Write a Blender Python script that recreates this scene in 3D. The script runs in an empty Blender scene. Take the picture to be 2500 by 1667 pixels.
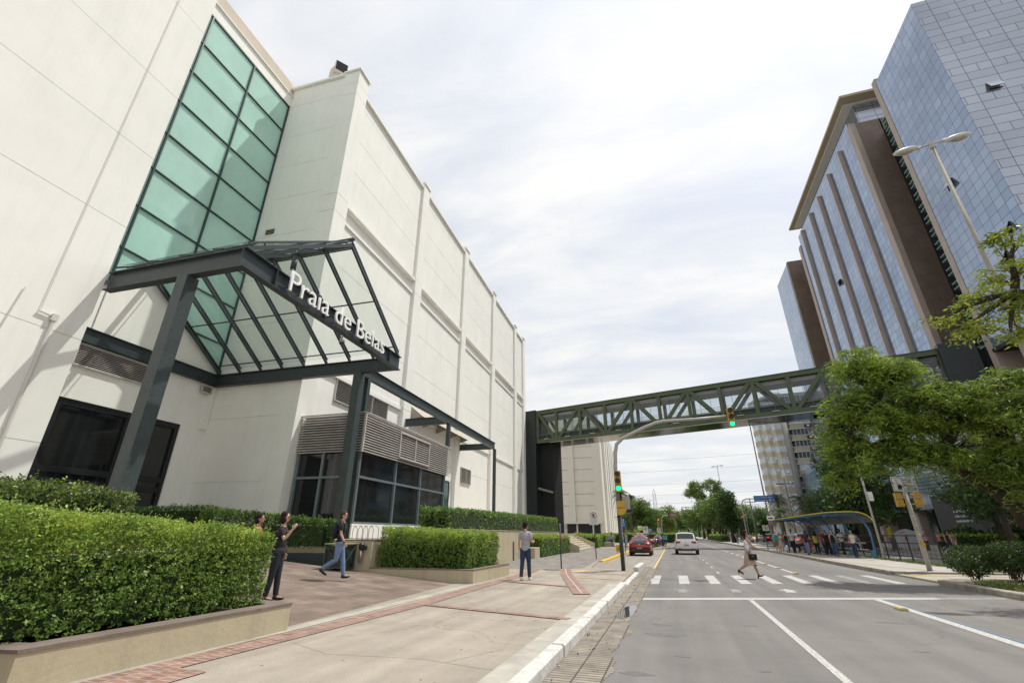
import bpy, bmesh, math, random
import numpy as np
from mathutils import Vector, Matrix
R = math.radians
rnd = random.Random(11)
rng = np.random.default_rng(11)
scene = bpy.context.scene
COL = scene.collection

# ---------------------------------------------------------------- camera
cd = bpy.data.cameras.new('camera'); cam = bpy.data.objects.new('camera', cd); COL.objects.link(cam)
cam.location = (0, 0, 1.6); cam.rotation_euler = (R(90 + 22.94), 0, R(18.1))
cd.sensor_fit = 'HORIZONTAL'; cd.sensor_width = 36; cd.lens = 16.01; cd.clip_start = .1; cd.clip_end = 6000
scene.camera = cam
# ---------------------------------------------------------------- sky, sun, exposure
SUN_EL, SUN_AZ = 64.6, 48.0
w = bpy.data.worlds.new('World'); scene.world = w; w.use_nodes = True
nt = w.node_tree; nt.nodes.clear(); N = nt.nodes.new; L = nt.links.new
out = N('ShaderNodeOutputWorld'); bg = N('ShaderNodeBackground'); L(bg.outputs[0], out.inputs[0])
bg.inputs[1].default_value = .1
sky = N('ShaderNodeTexSky'); sky.sky_type = 'NISHITA'; sky.sun_disc = False
sky.sun_elevation = R(SUN_EL); sky.sun_rotation = R(SUN_AZ); sky.air_density = 1.2; sky.dust_density = 2.0; sky.ozone_density = 1.5
tc = N('ShaderNodeTexCoord'); sp = N('ShaderNodeSeparateXYZ'); L(tc.outputs['Generated'], sp.inputs[0])
zz = N('ShaderNodeMath'); zz.operation = 'MAXIMUM'; L(sp.outputs[2], zz.inputs[0]); zz.inputs[1].default_value = 0
za = N('ShaderNodeMath'); za.operation = 'ADD'; L(zz.outputs[0], za.inputs[0]); za.inputs[1].default_value = .22
dx = N('ShaderNodeMath'); dx.operation = 'DIVIDE'; L(sp.outputs[0], dx.inputs[0]); L(za.outputs[0], dx.inputs[1])
dy = N('ShaderNodeMath'); dy.operation = 'DIVIDE'; L(sp.outputs[1], dy.inputs[0]); L(za.outputs[0], dy.inputs[1])
cb = N('ShaderNodeCombineXYZ'); L(dx.outputs[0], cb.inputs[0]); L(dy.outputs[0], cb.inputs[1])
mp = N('ShaderNodeMapping'); L(cb.outputs[0], mp.inputs[0]); mp.inputs['Rotation'].default_value = (0, 0, R(-28)); mp.inputs['Scale'].default_value = (1.15, 2.5, 1)
n1 = N('ShaderNodeTexNoise'); L(mp.outputs[0], n1.inputs['Vector']); n1.inputs['Scale'].default_value = 1.7; n1.inputs['Detail'].default_value = 9; n1.inputs['Roughness'].default_value = .56; n1.inputs['Distortion'].default_value = .35
cr = N('ShaderNodeValToRGB'); L(n1.outputs['Fac'], cr.inputs[0])
cr.color_ramp.elements[0].position = .34; cr.color_ramp.elements[0].color = (.8, .8, .8, 1)
cr.color_ramp.elements[1].position = .66; cr.color_ramp.elements[1].color = (1, 1, 1, 1)
n2 = N('ShaderNodeTexNoise'); L(mp.outputs[0], n2.inputs['Vector']); n2.inputs['Scale'].default_value = .5; n2.inputs['Detail'].default_value = 4
cr2 = N('ShaderNodeValToRGB'); n4 = N('ShaderNodeMath'); n4.operation = 'MULTIPLY_ADD'; L(n1.outputs['Fac'], n4.inputs[0]); n4.inputs[1].default_value = .75; n5 = N('ShaderNodeMath'); n5.operation = 'MULTIPLY'; L(n2.outputs['Fac'], n5.inputs[0]); n5.inputs[1].default_value = .25; L(n5.outputs[0], n4.inputs[2]); L(n4.outputs[0], cr2.inputs[0])
cr2.color_ramp.elements[0].position = .36; cr2.color_ramp.elements[0].color = (5.45, 5.7, 6.15, 1)
cr2.color_ramp.elements[1].position = .6; cr2.color_ramp.elements[1].color = (6.65, 6.65, 6.6, 1)
mx = N('ShaderNodeMix'); mx.data_type = 'RGBA'; L(cr.outputs[0], mx.inputs['Factor']); L(sky.outputs[0], mx.inputs['A']); L(cr2.outputs[0], mx.inputs['B'])
svn = N('ShaderNodeVectorMath'); svn.operation = 'DOT_PRODUCT'; L(tc.outputs['Generated'], svn.inputs[0])
svn.inputs[1].default_value = (math.sin(R(SUN_AZ)) * math.cos(R(SUN_EL)), math.cos(R(SUN_AZ)) * math.cos(R(SUN_EL)), math.sin(R(SUN_EL)))
gm1 = N('ShaderNodeMath'); gm1.operation = 'MAXIMUM'; L(svn.outputs['Value'], gm1.inputs[0]); gm1.inputs[1].default_value = 0
gm2 = N('ShaderNodeMath'); gm2.operation = 'POWER'; L(gm1.outputs[0], gm2.inputs[0]); gm2.inputs[1].default_value = 4
gm3 = N('ShaderNodeMath'); gm3.operation = 'MULTIPLY'; L(gm2.outputs[0], gm3.inputs[0]); gm3.inputs[1].default_value = 1.3
gcm = N('ShaderNodeCombineXYZ'); [L(gm3.outputs[0], gcm.inputs[i]) for i in range(3)]
gad = N('ShaderNodeVectorMath'); gad.operation = 'ADD'; L(mx.outputs['Result'], gad.inputs[0]); L(gcm.outputs[0], gad.inputs[1]); L(gad.outputs[0], bg.inputs[0])
sd = bpy.data.lights.new('sun', 'SUN'); sun = bpy.data.objects.new('sun', sd); COL.objects.link(sun)
sd.energy = 2.9; sd.angle = R(.6); sd.color = (1.0, .97, .90)
sv = Vector((math.sin(R(SUN_AZ)) * math.cos(R(SUN_EL)), math.cos(R(SUN_AZ)) * math.cos(R(SUN_EL)), math.sin(R(SUN_EL))))
sun.rotation_euler = sv.to_track_quat('Z', 'Y').to_euler(); sun.location = (20, 20, 80)
vs = scene.view_settings; vs.view_transform = 'Standard'; vs.look = 'None'; vs.gamma = 1; vs.use_curve_mapping = False; vs.exposure = .5
scene.render.engine = 'CYCLES'

# ---------------------------------------------------------------- materials
MATS = {}
def M(name, col, rough=.7, var=.12, vs=1.5, bump=0., bs=30., metal=0., spec=.4, coord='Object', streak=0.):
    if name in MATS: return MATS[name]
    m = bpy.data.materials.new(name); m.use_nodes = True; t = m.node_tree; b = t.nodes['Principled BSDF']
    b.inputs['Roughness'].default_value = rough; b.inputs['Metallic'].default_value = metal; b.inputs['Specular IOR Level'].default_value = spec
    c = t.nodes.new('ShaderNodeTexCoord'); src = c.outputs[coord]
    if streak:
        mpp = t.nodes.new('ShaderNodeMapping'); mpp.inputs['Scale'].default_value = (1, 1, streak); t.links.new(src, mpp.inputs[0]); src = mpp.outputs[0]
    n = t.nodes.new('ShaderNodeTexNoise'); n.inputs['Scale'].default_value = vs; n.inputs['Detail'].default_value = 7; n.inputs['Roughness'].default_value = .65
    t.links.new(src, n.inputs['Vector'])
    r = t.nodes.new('ShaderNodeValToRGB'); t.links.new(n.outputs['Fac'], r.inputs[0])
    r.color_ramp.elements[0].position = .3; r.color_ramp.elements[1].position = .7
    r.color_ramp.elements[0].color = tuple(x * (1 - var) for x in col) + (1,)
    r.color_ramp.elements[1].color = tuple(min(1, x * (1 + var * .5)) for x in col) + (1,)
    t.links.new(r.outputs[0], b.inputs['Base Color'])
    if bump:
        n3 = t.nodes.new('ShaderNodeTexNoise'); n3.inputs['Scale'].default_value = bs; n3.inputs['Detail'].default_value = 5; t.links.new(c.outputs[coord], n3.inputs['Vector'])
        bp = t.nodes.new('ShaderNodeBump'); bp.inputs['Strength'].default_value = bump; bp.inputs['Distance'].default_value = .02
        t.links.new(n3.outputs['Fac'], bp.inputs['Height']); t.links.new(bp.outputs[0], b.inputs['Normal'])
    MATS[name] = m; return m
def brickM(name, c1, c2, cm, bw, rh, mortar=.01, rough=.8, offset=.5, metal=0., spec=.4, bump=.3, var=.25, vs=2., bias=0., squash=1.):
    if name in MATS: return MATS[name]
    m = bpy.data.materials.new(name); m.use_nodes = True; t = m.node_tree; b = t.nodes['Principled BSDF']
    b.inputs['Roughness'].default_value = rough; b.inputs['Metallic'].default_value = metal; b.inputs['Specular IOR Level'].default_value = spec
    u = t.nodes.new('ShaderNodeUVMap'); br = t.nodes.new('ShaderNodeTexBrick'); t.links.new(u.outputs[0], br.inputs['Vector'])
    br.offset = offset; br.squash = squash; br.inputs['Scale'].default_value = 1; br.inputs['Brick Width'].default_value = bw; br.inputs['Row Height'].default_value = rh
    br.inputs['Mortar Size'].default_value = mortar; br.inputs['Mortar Smooth'].default_value = .1; br.inputs['Bias'].default_value = bias
    br.inputs['Color1'].default_value = c1 + (1,); br.inputs['Color2'].default_value = c2 + (1,); br.inputs['Mortar'].default_value = cm + (1,)
    n = t.nodes.new('ShaderNodeTexNoise'); n.inputs['Scale'].default_value = vs; n.inputs['Detail'].default_value = 6; t.links.new(u.outputs[0], n.inputs['Vector'])
    mr = t.nodes.new('ShaderNodeMapRange'); t.links.new(n.outputs['Fac'], mr.inputs[0]); mr.inputs[1].default_value = .3; mr.inputs[2].default_value = .7; mr.inputs[3].default_value = 1 - var; mr.inputs[4].default_value = 1 + var * .4
    hs = t.nodes.new('ShaderNodeVectorMath'); hs.operation = 'SCALE'; t.links.new(br.outputs['Color'], hs.inputs[0]); t.links.new(mr.outputs[0], hs.inputs['Scale'])
    t.links.new(hs.outputs[0], b.inputs['Base Color'])
    if bump:
        bp = t.nodes.new('ShaderNodeBump'); bp.invert = True; bp.inputs['Strength'].default_value = bump; bp.inputs['Distance'].default_value = .02
        t.links.new(br.outputs['Fac'], bp.inputs['Height']); t.links.new(bp.outputs[0], b.inputs['Normal'])
    MATS[name] = m; return m
def glassM(name, tint=(.9, .95, .93), opac=.15, rough=.02, refl=.9):
    """clear pane: transparent mixed with a mirror reflection by angle, plus a faint film of dirt"""
    if name in MATS: return MATS[name]
    m = bpy.data.materials.new(name); m.use_nodes = True; t = m.node_tree; t.nodes.clear(); Nn = t.nodes.new
    o = Nn('ShaderNodeOutputMaterial'); tr = Nn('ShaderNodeBsdfTransparent'); tr.inputs[0].default_value = tint + (1,)
    gl = Nn('ShaderNodeBsdfGlossy'); gl.inputs['Roughness'].default_value = rough; gl.inputs[0].default_value = (refl, refl, refl, 1)
    df = Nn('ShaderNodeBsdfDiffuse'); df.inputs[0].default_value = tuple(x * .6 for x in tint) + (1,)
    lw = Nn('ShaderNodeLayerWeight'); lw.inputs[0].default_value = .5; pw = Nn('ShaderNodeMath'); pw.operation = 'POWER'; t.links.new(lw.outputs['Facing'], pw.inputs[0]); pw.inputs[1].default_value = 4
    fr = Nn('ShaderNodeMath'); fr.operation = 'MULTIPLY_ADD'; t.links.new(pw.outputs[0], fr.inputs[0]); fr.inputs[1].default_value = .7; fr.inputs[2].default_value = .045
    m1 = Nn('ShaderNodeMixShader'); m1.inputs[0].default_value = opac; t.links.new(tr.outputs[0], m1.inputs[1]); t.links.new(df.outputs[0], m1.inputs[2])
    m2 = Nn('ShaderNodeMixShader'); t.links.new(fr.outputs[0], m2.inputs[0]); t.links.new(m1.outputs[0], m2.inputs[1]); t.links.new(gl.outputs[0], m2.inputs[2])
    t.links.new(m2.outputs[0], o.inputs[0]); MATS[name] = m; return m
def leafM(name, dark, light, trans=.35, nscale=1.2):
    if name in MATS: return MATS[name]
    m = bpy.data.materials.new(name); m.use_nodes = True; t = m.node_tree; t.nodes.clear(); Nn = t.nodes.new
    o = Nn('ShaderNodeOutputMaterial'); g = Nn('ShaderNodeNewGeometry'); c = Nn('ShaderNodeTexCoord')
    n = Nn('ShaderNodeTexNoise'); n.inputs['Scale'].default_value = nscale; n.inputs['Detail'].default_value = 3; t.links.new(c.outputs['Object'], n.inputs['Vector'])
    a = Nn('ShaderNodeMath'); a.operation = 'MULTIPLY_ADD'; t.links.new(g.outputs['Random Per Island'], a.inputs[0]); a.inputs[1].default_value = .55
    b = Nn('ShaderNodeMath'); b.operation = 'MULTIPLY_ADD'; t.links.new(n.outputs['Fac'], b.inputs[0]); b.inputs[1].default_value = 1.3; b.inputs[2].default_value = -.42
    t.links.new(b.outputs[0], a.inputs[2])
    r = Nn('ShaderNodeValToRGB'); r.color_ramp.elements[0].position = .1; r.color_ramp.elements[1].position = .9
    r.color_ramp.elements[0].color = dark + (1,); r.color_ramp.elements[1].color = light + (1,); t.links.new(a.outputs[0], r.inputs[0])
    p = Nn('ShaderNodeBsdfPrincipled'); p.inputs['Roughness'].default_value = .45; p.inputs['Specular IOR Level'].default_value = .35; t.links.new(r.outputs[0], p.inputs['Base Color'])
    tl = Nn('ShaderNodeBsdfTranslucent'); t.links.new(r.outputs[0], tl.inputs[0])
    mm = Nn('ShaderNodeMixShader'); mm.inputs[0].default_value = trans; t.links.new(p.outputs[0], mm.inputs[1]); t.links.new(tl.outputs[0], mm.inputs[2])
    t.links.new(mm.outputs[0], o.inputs[0]); MATS[name] = m; return m
def emitM(name, col, s):
    if name in MATS: return MATS[name]
    m = bpy.data.materials.new(name); m.use_nodes = True; t = m.node_tree; b = t.nodes['Principled BSDF']
    b.inputs['Base Color'].default_value = tuple(x * .3 for x in col) + (1,); b.inputs['Emission Color'].default_value = col + (1,); b.inputs['Emission Strength'].default_value = s
    n = t.nodes.new('ShaderNodeTexNoise'); n.inputs['Scale'].default_value = 60; bp = t.nodes.new('ShaderNodeBump'); bp.inputs['Strength'].default_value = .1
    t.links.new(n.outputs['Fac'], bp.inputs['Height']); t.links.new(bp.outputs[0], b.inputs['Normal'])
    MATS[name] = m; return m
def wornM(name, paint, under, lo=.42, hi=.52, scale=9.):
    """paint worn away in patches"""
    if name in MATS: return MATS[name]
    m = bpy.data.materials.new(name); m.use_nodes = True; t = m.node_tree; b = t.nodes['Principled BSDF']; b.inputs['Roughness'].default_value = .75
    c = t.nodes.new('ShaderNodeTexCoord'); n = t.nodes.new('ShaderNodeTexNoise'); n.inputs['Scale'].default_value = scale; n.inputs['Detail'].default_value = 9; n.inputs['Roughness'].default_value = .75
    t.links.new(c.outputs['Object'], n.inputs['Vector']); r = t.nodes.new('ShaderNodeValToRGB'); t.links.new(n.outputs['Fac'], r.inputs[0])
    r.color_ramp.elements[0].position = lo; r.color_ramp.elements[1].position = hi
    r.color_ramp.elements[0].color = under + (1,); r.color_ramp.elements[1].color = paint + (1,); t.links.new(r.outputs[0], b.inputs['Base Color'])
    MATS[name] = m; return m

# ---------------------------------------------------------------- mesh building
class MB:
    def __init__(s, org=(0, 0, 0)): s.v = []; s.f = []; s.uv = {}; s.o = org
    def add(s, vs_, fs):
        k = len(s.v); o = s.o
        s.v += [(x - o[0], y - o[1], z - o[2]) for x, y, z in vs_]; s.f += [tuple(i + k for i in f) for f in fs]; return s
    def box(s, x0, x1, y0, y1, z0, z1):
        return s.add([(x0, y0, z0), (x1, y0, z0), (x1, y1, z0), (x0, y1, z0), (x0, y0, z1), (x1, y0, z1), (x1, y1, z1), (x0, y1, z1)],
                     [(3, 2, 1, 0), (4, 5, 6, 7), (0, 1, 5, 4), (1, 2, 6, 5), (2, 3, 7, 6), (3, 0, 4, 7)])
    def quad(s, a, b, c, d): return s.add([a, b, c, d], [(0, 1, 2, 3)])
    def prism(s, pts, z0, z1):
        n = len(pts); f0 = (lambda z: z) if callable(z0) else None
        lo = [(x, y, z0(x, y) if callable(z0) else z0) for x, y in pts]; hi = [(x, y, z1(x, y) if callable(z1) else z1) for x, y in pts]
        return s.add(lo + hi, [tuple(range(n - 1, -1, -1)), tuple(range(n, 2 * n))] + [(i, (i + 1) % n, (i + 1) % n + n, i + n) for i in range(n)])
    def extr(s, pts, axis, a0, a1):
        """pts 2-D profile in the plane normal to axis (0: (y,z), 1: (x,z)) extruded from a0 to a1"""
        n = len(pts); mk = (lambda p, a: (a, p[0], p[1])) if axis == 0 else (lambda p, a: (p[0], a, p[1]))
        v = [mk(p, a0) for p in pts] + [mk(p, a1) for p in pts]
        return s.add(v, [tuple(range(n - 1, -1, -1)), tuple(range(n, 2 * n))] + [(i, (i + 1) % n, (i + 1) % n + n, i + n) for i in range(n)])
    def bar(s, p, q, w_, h, up=(0, 0, 1)):
        p = Vector(p); q = Vector(q); d = (q - p).normalized(); u = Vector(up)
        if abs(d.dot(u)) > .98: u = Vector((1, 0, 0))
        r = d.cross(u).normalized(); u = r.cross(d).normalized(); r = r * w_ / 2; u = u * h / 2
        return s.add([tuple(x) for x in (p - r - u, p + r - u, p + r + u, p - r + u, q - r - u, q + r - u, q + r + u, q - r + u)],
                     [(0, 1, 2, 3), (7, 6, 5, 4), (1, 0, 4, 5), (2, 1, 5, 6), (3, 2, 6, 7), (0, 3, 7, 4)])
    def ibeam(s, p, q, w_, h, t=.03):
        p = Vector(p); q = Vector(q); d = (q - p).normalized(); r = d.cross(Vector((0, 0, 1))).normalized(); u = r.cross(d).normalized()
        s.bar(p, q, t, h - 2 * t); s.bar(p + u * (h / 2 - t / 2), q + u * (h / 2 - t / 2), w_, t); s.bar(p - u * (h / 2 - t / 2), q - u * (h / 2 - t / 2), w_, t); return s
    def tube(s, pts, rad, n=8, cap=True):
        pts = [Vector(p) for p in pts]; m = len(pts)
        if not isinstance(rad, (list, tuple)): rad = [rad] * m
        vs_ = []; ref = None
        for i, p in enumerate(pts):
            d = (pts[min(i + 1, m - 1)] - pts[max(i - 1, 0)]).normalized()
            if ref is None: ref = Vector((1, 0, 0)) if abs(d.x) < .9 else Vector((0, 1, 0))
            a = d.cross(ref).normalized(); b = d.cross(a).normalized(); ref = b.cross(d) if False else ref
            for k in range(n):
                t = 2 * math.pi * k / n; vs_.append(tuple(p + (a * math.cos(t) + b * math.sin(t)) * rad[i]))
        fs = [(i * n + k, i * n + (k + 1) % n, (i + 1) * n + (k + 1) % n, (i + 1) * n + k) for i in range(m - 1) for k in range(n)]
        if cap: fs += [tuple(range(n - 1, -1, -1)), tuple(range((m - 1) * n, m * n))]
        return s.add(vs_, fs)
    def ell(s, c, r, n=10, m=7, rot=None):
        vs_ = []
        for i in range(m + 1):
            ph = math.pi * i / m
            for k in range(n):
                t = 2 * math.pi * k / n; p = Vector((r[0] * math.sin(ph) * math.cos(t), r[1] * math.sin(ph) * math.sin(t), r[2] * math.cos(ph)))
                if rot: p = rot @ p
                vs_.append((c[0] + p.x, c[1] + p.y, c[2] + p.z))
        return s.add(vs_, [(i * n + k, (i + 1) * n + k, (i + 1) * n + (k + 1) % n, i * n + (k + 1) % n) for i in range(m) for k in range(n)])
    def mesh(s, name, smooth=False):
        me = bpy.data.meshes.new(name); me.from_pydata(s.v, [], s.f); me.update()
        ul = me.uv_layers.new(name='UVMap'); nv = len(me.loops)
        co = np.empty(len(me.vertices) * 3); me.vertices.foreach_get('co', co); co = co.reshape(-1, 3)
        li = np.empty(nv, int); me.loops.foreach_get('vertex_index', li)
        fn = np.empty(len(me.polygons) * 3); me.polygons.foreach_get('normal', fn); fn = fn.reshape(-1, 3)
        lt = np.empty(len(me.polygons), int); me.polygons.foreach_get('loop_total', lt); pn = np.repeat(fn, lt, axis=0); P = co[li] + np.array(s.o)
        uv = np.where((np.abs(pn[:, 2]) > .8)[:, None], P[:, :2], np.where((np.abs(pn[:, 0]) > np.abs(pn[:, 1]))[:, None], P[:, 1:3], P[:, [0, 2]]))
        ul.data.foreach_set('uv', uv.astype(np.float32).ravel())
        if smooth: me.polygons.foreach_set('use_smooth', np.ones(len(me.polygons), bool))
        return me
    def build(s, name, mat, parent=None, smooth=False, bevel=0., fix=True):
        me = s.mesh(name, smooth)
        if bevel or fix:
            bm = bmesh.new(); bm.from_mesh(me)
            if fix: bmesh.ops.recalc_face_normals(bm, faces=bm.faces)
            bm.to_mesh(me); bm.free()
        me.materials.append(mat); o = bpy.data.objects.new(name, me); COL.objects.link(o)
        if parent is not None: o.parent = parent
        if bevel:
            b = o.modifiers.new('bevel', 'BEVEL'); b.width = bevel; b.segments = 2; b.limit_method = 'ANGLE'
        return o
def tag(o, label=None, cat=None, group=None, kind=None):
    if label: o['label'] = label
    if cat: o['category'] = cat
    if group: o['group'] = group
    if kind: o['kind'] = kind
    return o
def thing(name, label, cat, loc=(0, 0, 0), rz=0., group=None):
    o = bpy.data.objects.new(name, None); COL.objects.link(o); o.empty_display_size = .2
    o.location = loc; o.rotation_euler = (0, 0, rz); return tag(o, label, cat, group)
def children(o): return [c for c in COL.objects if c.parent == o]
def copy_tree(o, parent=None, kids=None):
    c = o.copy(); COL.objects.link(c)
    if parent is not None: c.parent = parent; c.matrix_parent_inverse = o.matrix_parent_inverse
    for ch in list(KID(o)): copy_tree(ch, c)
    return c
def KID(o): return [c for c in bpy.data.objects if c.parent == o]
def dup(o, loc, rz, label, group=None):
    c = copy_tree(o); c.location = loc; c.rotation_euler = (0, 0, rz); c['label'] = label
    if group: c['group'] = group
    return c
def text(s, size, depth, mat, name, parent, mtx, sx=1., align='CENTER', off=0.):
    cu = bpy.data.curves.new(name, 'FONT'); cu.body = s; cu.size = size; cu.extrude = depth; cu.align_x = align; cu.align_y = 'BOTTOM_BASELINE' if hasattr(cu, 'align_y') else 'TOP'
    cu.offset = off; cu.resolution_u = 4
    o = bpy.data.objects.new('tmp', cu); COL.objects.link(o); dg = bpy.context.evaluated_depsgraph_get(); me = bpy.data.meshes.new_from_object(o.evaluated_get(dg))
    bpy.data.objects.remove(o); bpy.data.curves.remove(cu)
    me.transform(Matrix.Diagonal((sx, 1, 1, 1))); me.materials.clear(); me.materials.append(mat); me.name = name
    r = bpy.data.objects.new(name, me); COL.objects.link(r); r.parent = parent; r.matrix_local = mtx; return r
def rows(mb, x0, x1, n, y0, dy, h, axis_point, seed=1):
    """short dark dashes standing for lines of small print, added as thin boxes by axis_point(a, z)->box args"""
    r = random.Random(seed)
    for i in range(n):
        a = x0 + r.random() * (x1 - x0) * .1; z = y0 - i * dy
        while a < x1 - .02:
            b = min(x1, a + (x1 - x0) * r.uniform(.1, .25)); mb.box(*axis_point(a, b, z, z + h)); a = b + (x1 - x0) * .04
def leaves(name, P, size, mat, parent=None, up=None, droop=0., aspect=.5, jitter=1., smooth=False, wiggle=.35):
    """P (N,3) leaf positions -> mesh of leaf quads, free orientation, optionally drooping"""
    n = len(P); d = rng.normal(size=(n, 3)); 
    if droop: d[:, 2] = d[:, 2] * .4 - droop
    d /= np.linalg.norm(d, axis=1)[:, None]
    r2 = rng.normal(size=(n, 3)); r2[:, 2] += 1.2 if up else 0
    side = np.cross(d, r2); side /= np.linalg.norm(side, axis=1)[:, None] + 1e-9
    L_ = size * (1 + wiggle * rng.normal(size=n)).clip(.4, 2)[:, None]
    a = P; b = P + d * L_ * .45 + side * L_ * aspect * .5; c = P + d * L_; e = P + d * L_ * .45 - side * L_ * aspect * .5
    V = np.stack([a, b, c, e], axis=1).reshape(-1, 3).astype(np.float32)
    me = bpy.data.meshes.new(name); me.vertices.add(4 * n); me.vertices.foreach_set('co', V.ravel())
    me.loops.add(4 * n); me.loops.foreach_set('vertex_index', np.arange(4 * n, dtype=np.int32))
    me.polygons.add(n); me.polygons.foreach_set('loop_start', np.arange(0, 4 * n, 4, dtype=np.int32)); me.polygons.foreach_set('loop_total', np.full(n, 4, dtype=np.int32))
    me.update(calc_edges=True); me.materials.append(mat)
    o = bpy.data.objects.new(name, me); COL.objects.link(o)
    if parent is not None: o.parent = parent
    return o
TH = R(2.8)
def uvw(u, v, z=0.):   # street-front frame -> world
    return (u * math.cos(TH) - v * math.sin(TH), u * math.sin(TH) + v * math.cos(TH), z)
def bthing(name, label, cat, u, v, z=0., group=None):
    t = thing(name, label, cat, uvw(u, v, z), TH, group); return t
# ================================================================ SETTING
def struct(name, mb, mat, smooth=False): o = mb.build(name, mat, None, smooth); o['kind'] = 'structure'; return o
asph = M('asphalt', (.178, .167, .158), .9, .16, .55, .5, 90)
def asphalt_detail(m, crack=.72, ck=.012):
    t = m.node_tree; b = t.nodes['Principled BSDF']; c = t.nodes['Texture Coordinate']; lk = b.inputs['Base Color'].links[0]; src = lk.from_socket
    v = t.nodes.new('ShaderNodeTexNoise'); v.inputs['Scale'].default_value = 160; v.inputs['Detail'].default_value = 2; t.links.new(c.outputs['Object'], v.inputs['Vector'])
    mp_ = t.nodes.new('ShaderNodeMapping'); mp_.inputs['Scale'].default_value = (1.1, .05, 1); t.links.new(c.outputs['Object'], mp_.inputs[0])
    s = t.nodes.new('ShaderNodeTexNoise'); s.inputs['Scale'].default_value = 1.6; s.inputs['Detail'].default_value = 5; t.links.new(mp_.outputs[0], s.inputs['Vector'])
    k = t.nodes.new('ShaderNodeTexVoronoi'); k.feature = 'DISTANCE_TO_EDGE'; k.inputs['Scale'].default_value = .33; nn = t.nodes.new('ShaderNodeTexNoise'); nn.inputs['Scale'].default_value = 1.5; nn.inputs['Detail'].default_value = 8
    t.links.new(c.outputs['Object'], nn.inputs['Vector']); mxv = t.nodes.new('ShaderNodeMix'); mxv.data_type = 'VECTOR'; mxv.inputs['Factor'].default_value = .5
    t.links.new(c.outputs['Object'], mxv.inputs['A']); t.links.new(nn.outputs['Color'], mxv.inputs['B']); t.links.new(mxv.outputs['Result'], k.inputs['Vector'])
    def mr(sock, a, b_, c_, d):
        q = t.nodes.new('ShaderNodeMapRange'); t.links.new(sock, q.inputs[0]); q.inputs[1].default_value = a; q.inputs[2].default_value = b_; q.inputs[3].default_value = c_; q.inputs[4].default_value = d; return q.outputs[0]
    p = mr(v.outputs['Fac'], .3, .7, .66, 1.32); p2 = mr(s.outputs['Fac'], .35, .65, .86, 1.1); p3 = mr(k.outputs['Distance'], 0, ck, crack, 1.)
    m1 = t.nodes.new('ShaderNodeMath'); m1.operation = 'MULTIPLY'; t.links.new(p, m1.inputs[0]); t.links.new(p2, m1.inputs[1])
    m2 = t.nodes.new('ShaderNodeMath'); m2.operation = 'MULTIPLY'; t.links.new(m1.outputs[0], m2.inputs[0]); t.links.new(p3, m2.inputs[1])
    sc = t.nodes.new('ShaderNodeVectorMath'); sc.operation = 'SCALE'; t.links.new(src, sc.inputs[0]); t.links.new(m2.outputs[0], sc.inputs['Scale']); t.links.new(sc.outputs[0], b.inputs['Base Color'])
asphalt_detail(asph, .85, .008)
conc = M('concrete_pavement', (.345, .30, .248), .9, .22, .9, .5, 70); asphalt_detail(conc, .8, .005)
struct('ground', MB().box(-1500, 1500, -1500, 3000, -.6, -.05), M('dry_ground', (.16, .14, .11), .95, .3, .2, .3, 3))
def sheet(mb, pts, z): return mb.prism(pts, z - .05, z)
struct('road', sheet(MB(), [(-1.72, -30), (8.8, -30), (8.8, 900), (-1.72, 900)], 0), asph)
struct('far_road', sheet(MB(), [(13.05, -30), (22.0, -30), (22.0, 900), (13.05, 900)], -.004), asph)
walk = [(-1.85, -15), (-1.85, 23.2), (-4.0, 24.6), (-4.45, 30.2), (-4.22, 30.5), (-4.22, 59.7), (-1.75, 59.9), (-1.75, 61.2), (-4.6, 61.4), (-4.6, 90), (-1.7, 91), (-1.7, 500), (-80, 500), (-80, -15)]
struct('sidewalk', MB().prism(walk, -.3, .13), conc)
struct('far_sidewalk', MB().prism([(22.1, -30), (60, -30), (60, 500), (22.1, 500)], -.3, .12), M('far_pavement', (.33, .30, .26), .9, .25, .5, .3, 30))
struct('cobble_apron', MB().prism([(-1.86, 23.25), (-1.66, 27.4), (-4.3, 30.35), (-4.45, 30.2), (-4.0, 24.6)], -.1, .09), M('cobbles', (.30, .27, .235), .95, .6, 16, 1., 22))
bayM = brickM('bay_pavers', (.27, .245, .215), (.33, .30, .26), (.15, .14, .125), .42, .2, .012, var=.3)
struct('parking_bay', sheet(MB(), [(-1.2, 27.45), (-1.2, 59.7), (-4.22, 59.7), (-4.22, 30.4), (-4.2, 30.3)], .006), bayM)
struct('motorcycle_bay', sheet(MB(), [(-1.2, 61.2), (-1.2, 90), (-4.6, 90), (-4.6, 61.2)], .006), bayM)
struct('stone_pavement', MB().prism([(-4.3, 24.2), (-4.6, 30.2), (-4.36, 30.5), (-4.36, 59.6), (-9.9, 59.6), (-9.9, 22), (-5.2, 22.6)], .1, .136),
       brickM('basalt_pavers', (.20, .18, .16), (.27, .245, .22), (.12, .11, .10), .5, .45, .02, var=.35))
# plaza of fired tiles, rising towards the doors
def plaza_z(u): return .132 + max(0, -6.35 - u) * .086
pz = MB()
for i in range(14):
    a = -6.2 - i; b = a - 1
    if b < -19: break
    pz.add([uvw(a, 1.0, plaza_z(a)), uvw(b, 1.0, plaza_z(b)), uvw(b, 15.66, plaza_z(b)), uvw(a, 15.66, plaza_z(a))], [(0, 1, 2, 3)])
pz.add([uvw(-18.75, 9, 1.23), uvw(-24.7, 9, 1.23), uvw(-24.7, 21.2, 1.23), uvw(-18.75, 21.2, 1.23)], [(0, 1, 2, 3)])
struct('tiled_plaza', pz, brickM('plaza_tiles', (.165, .12, .098), (.235, .18, .145), (.12, .10, .085), .62, .42, .009, var=.35, vs=1.1))
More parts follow.
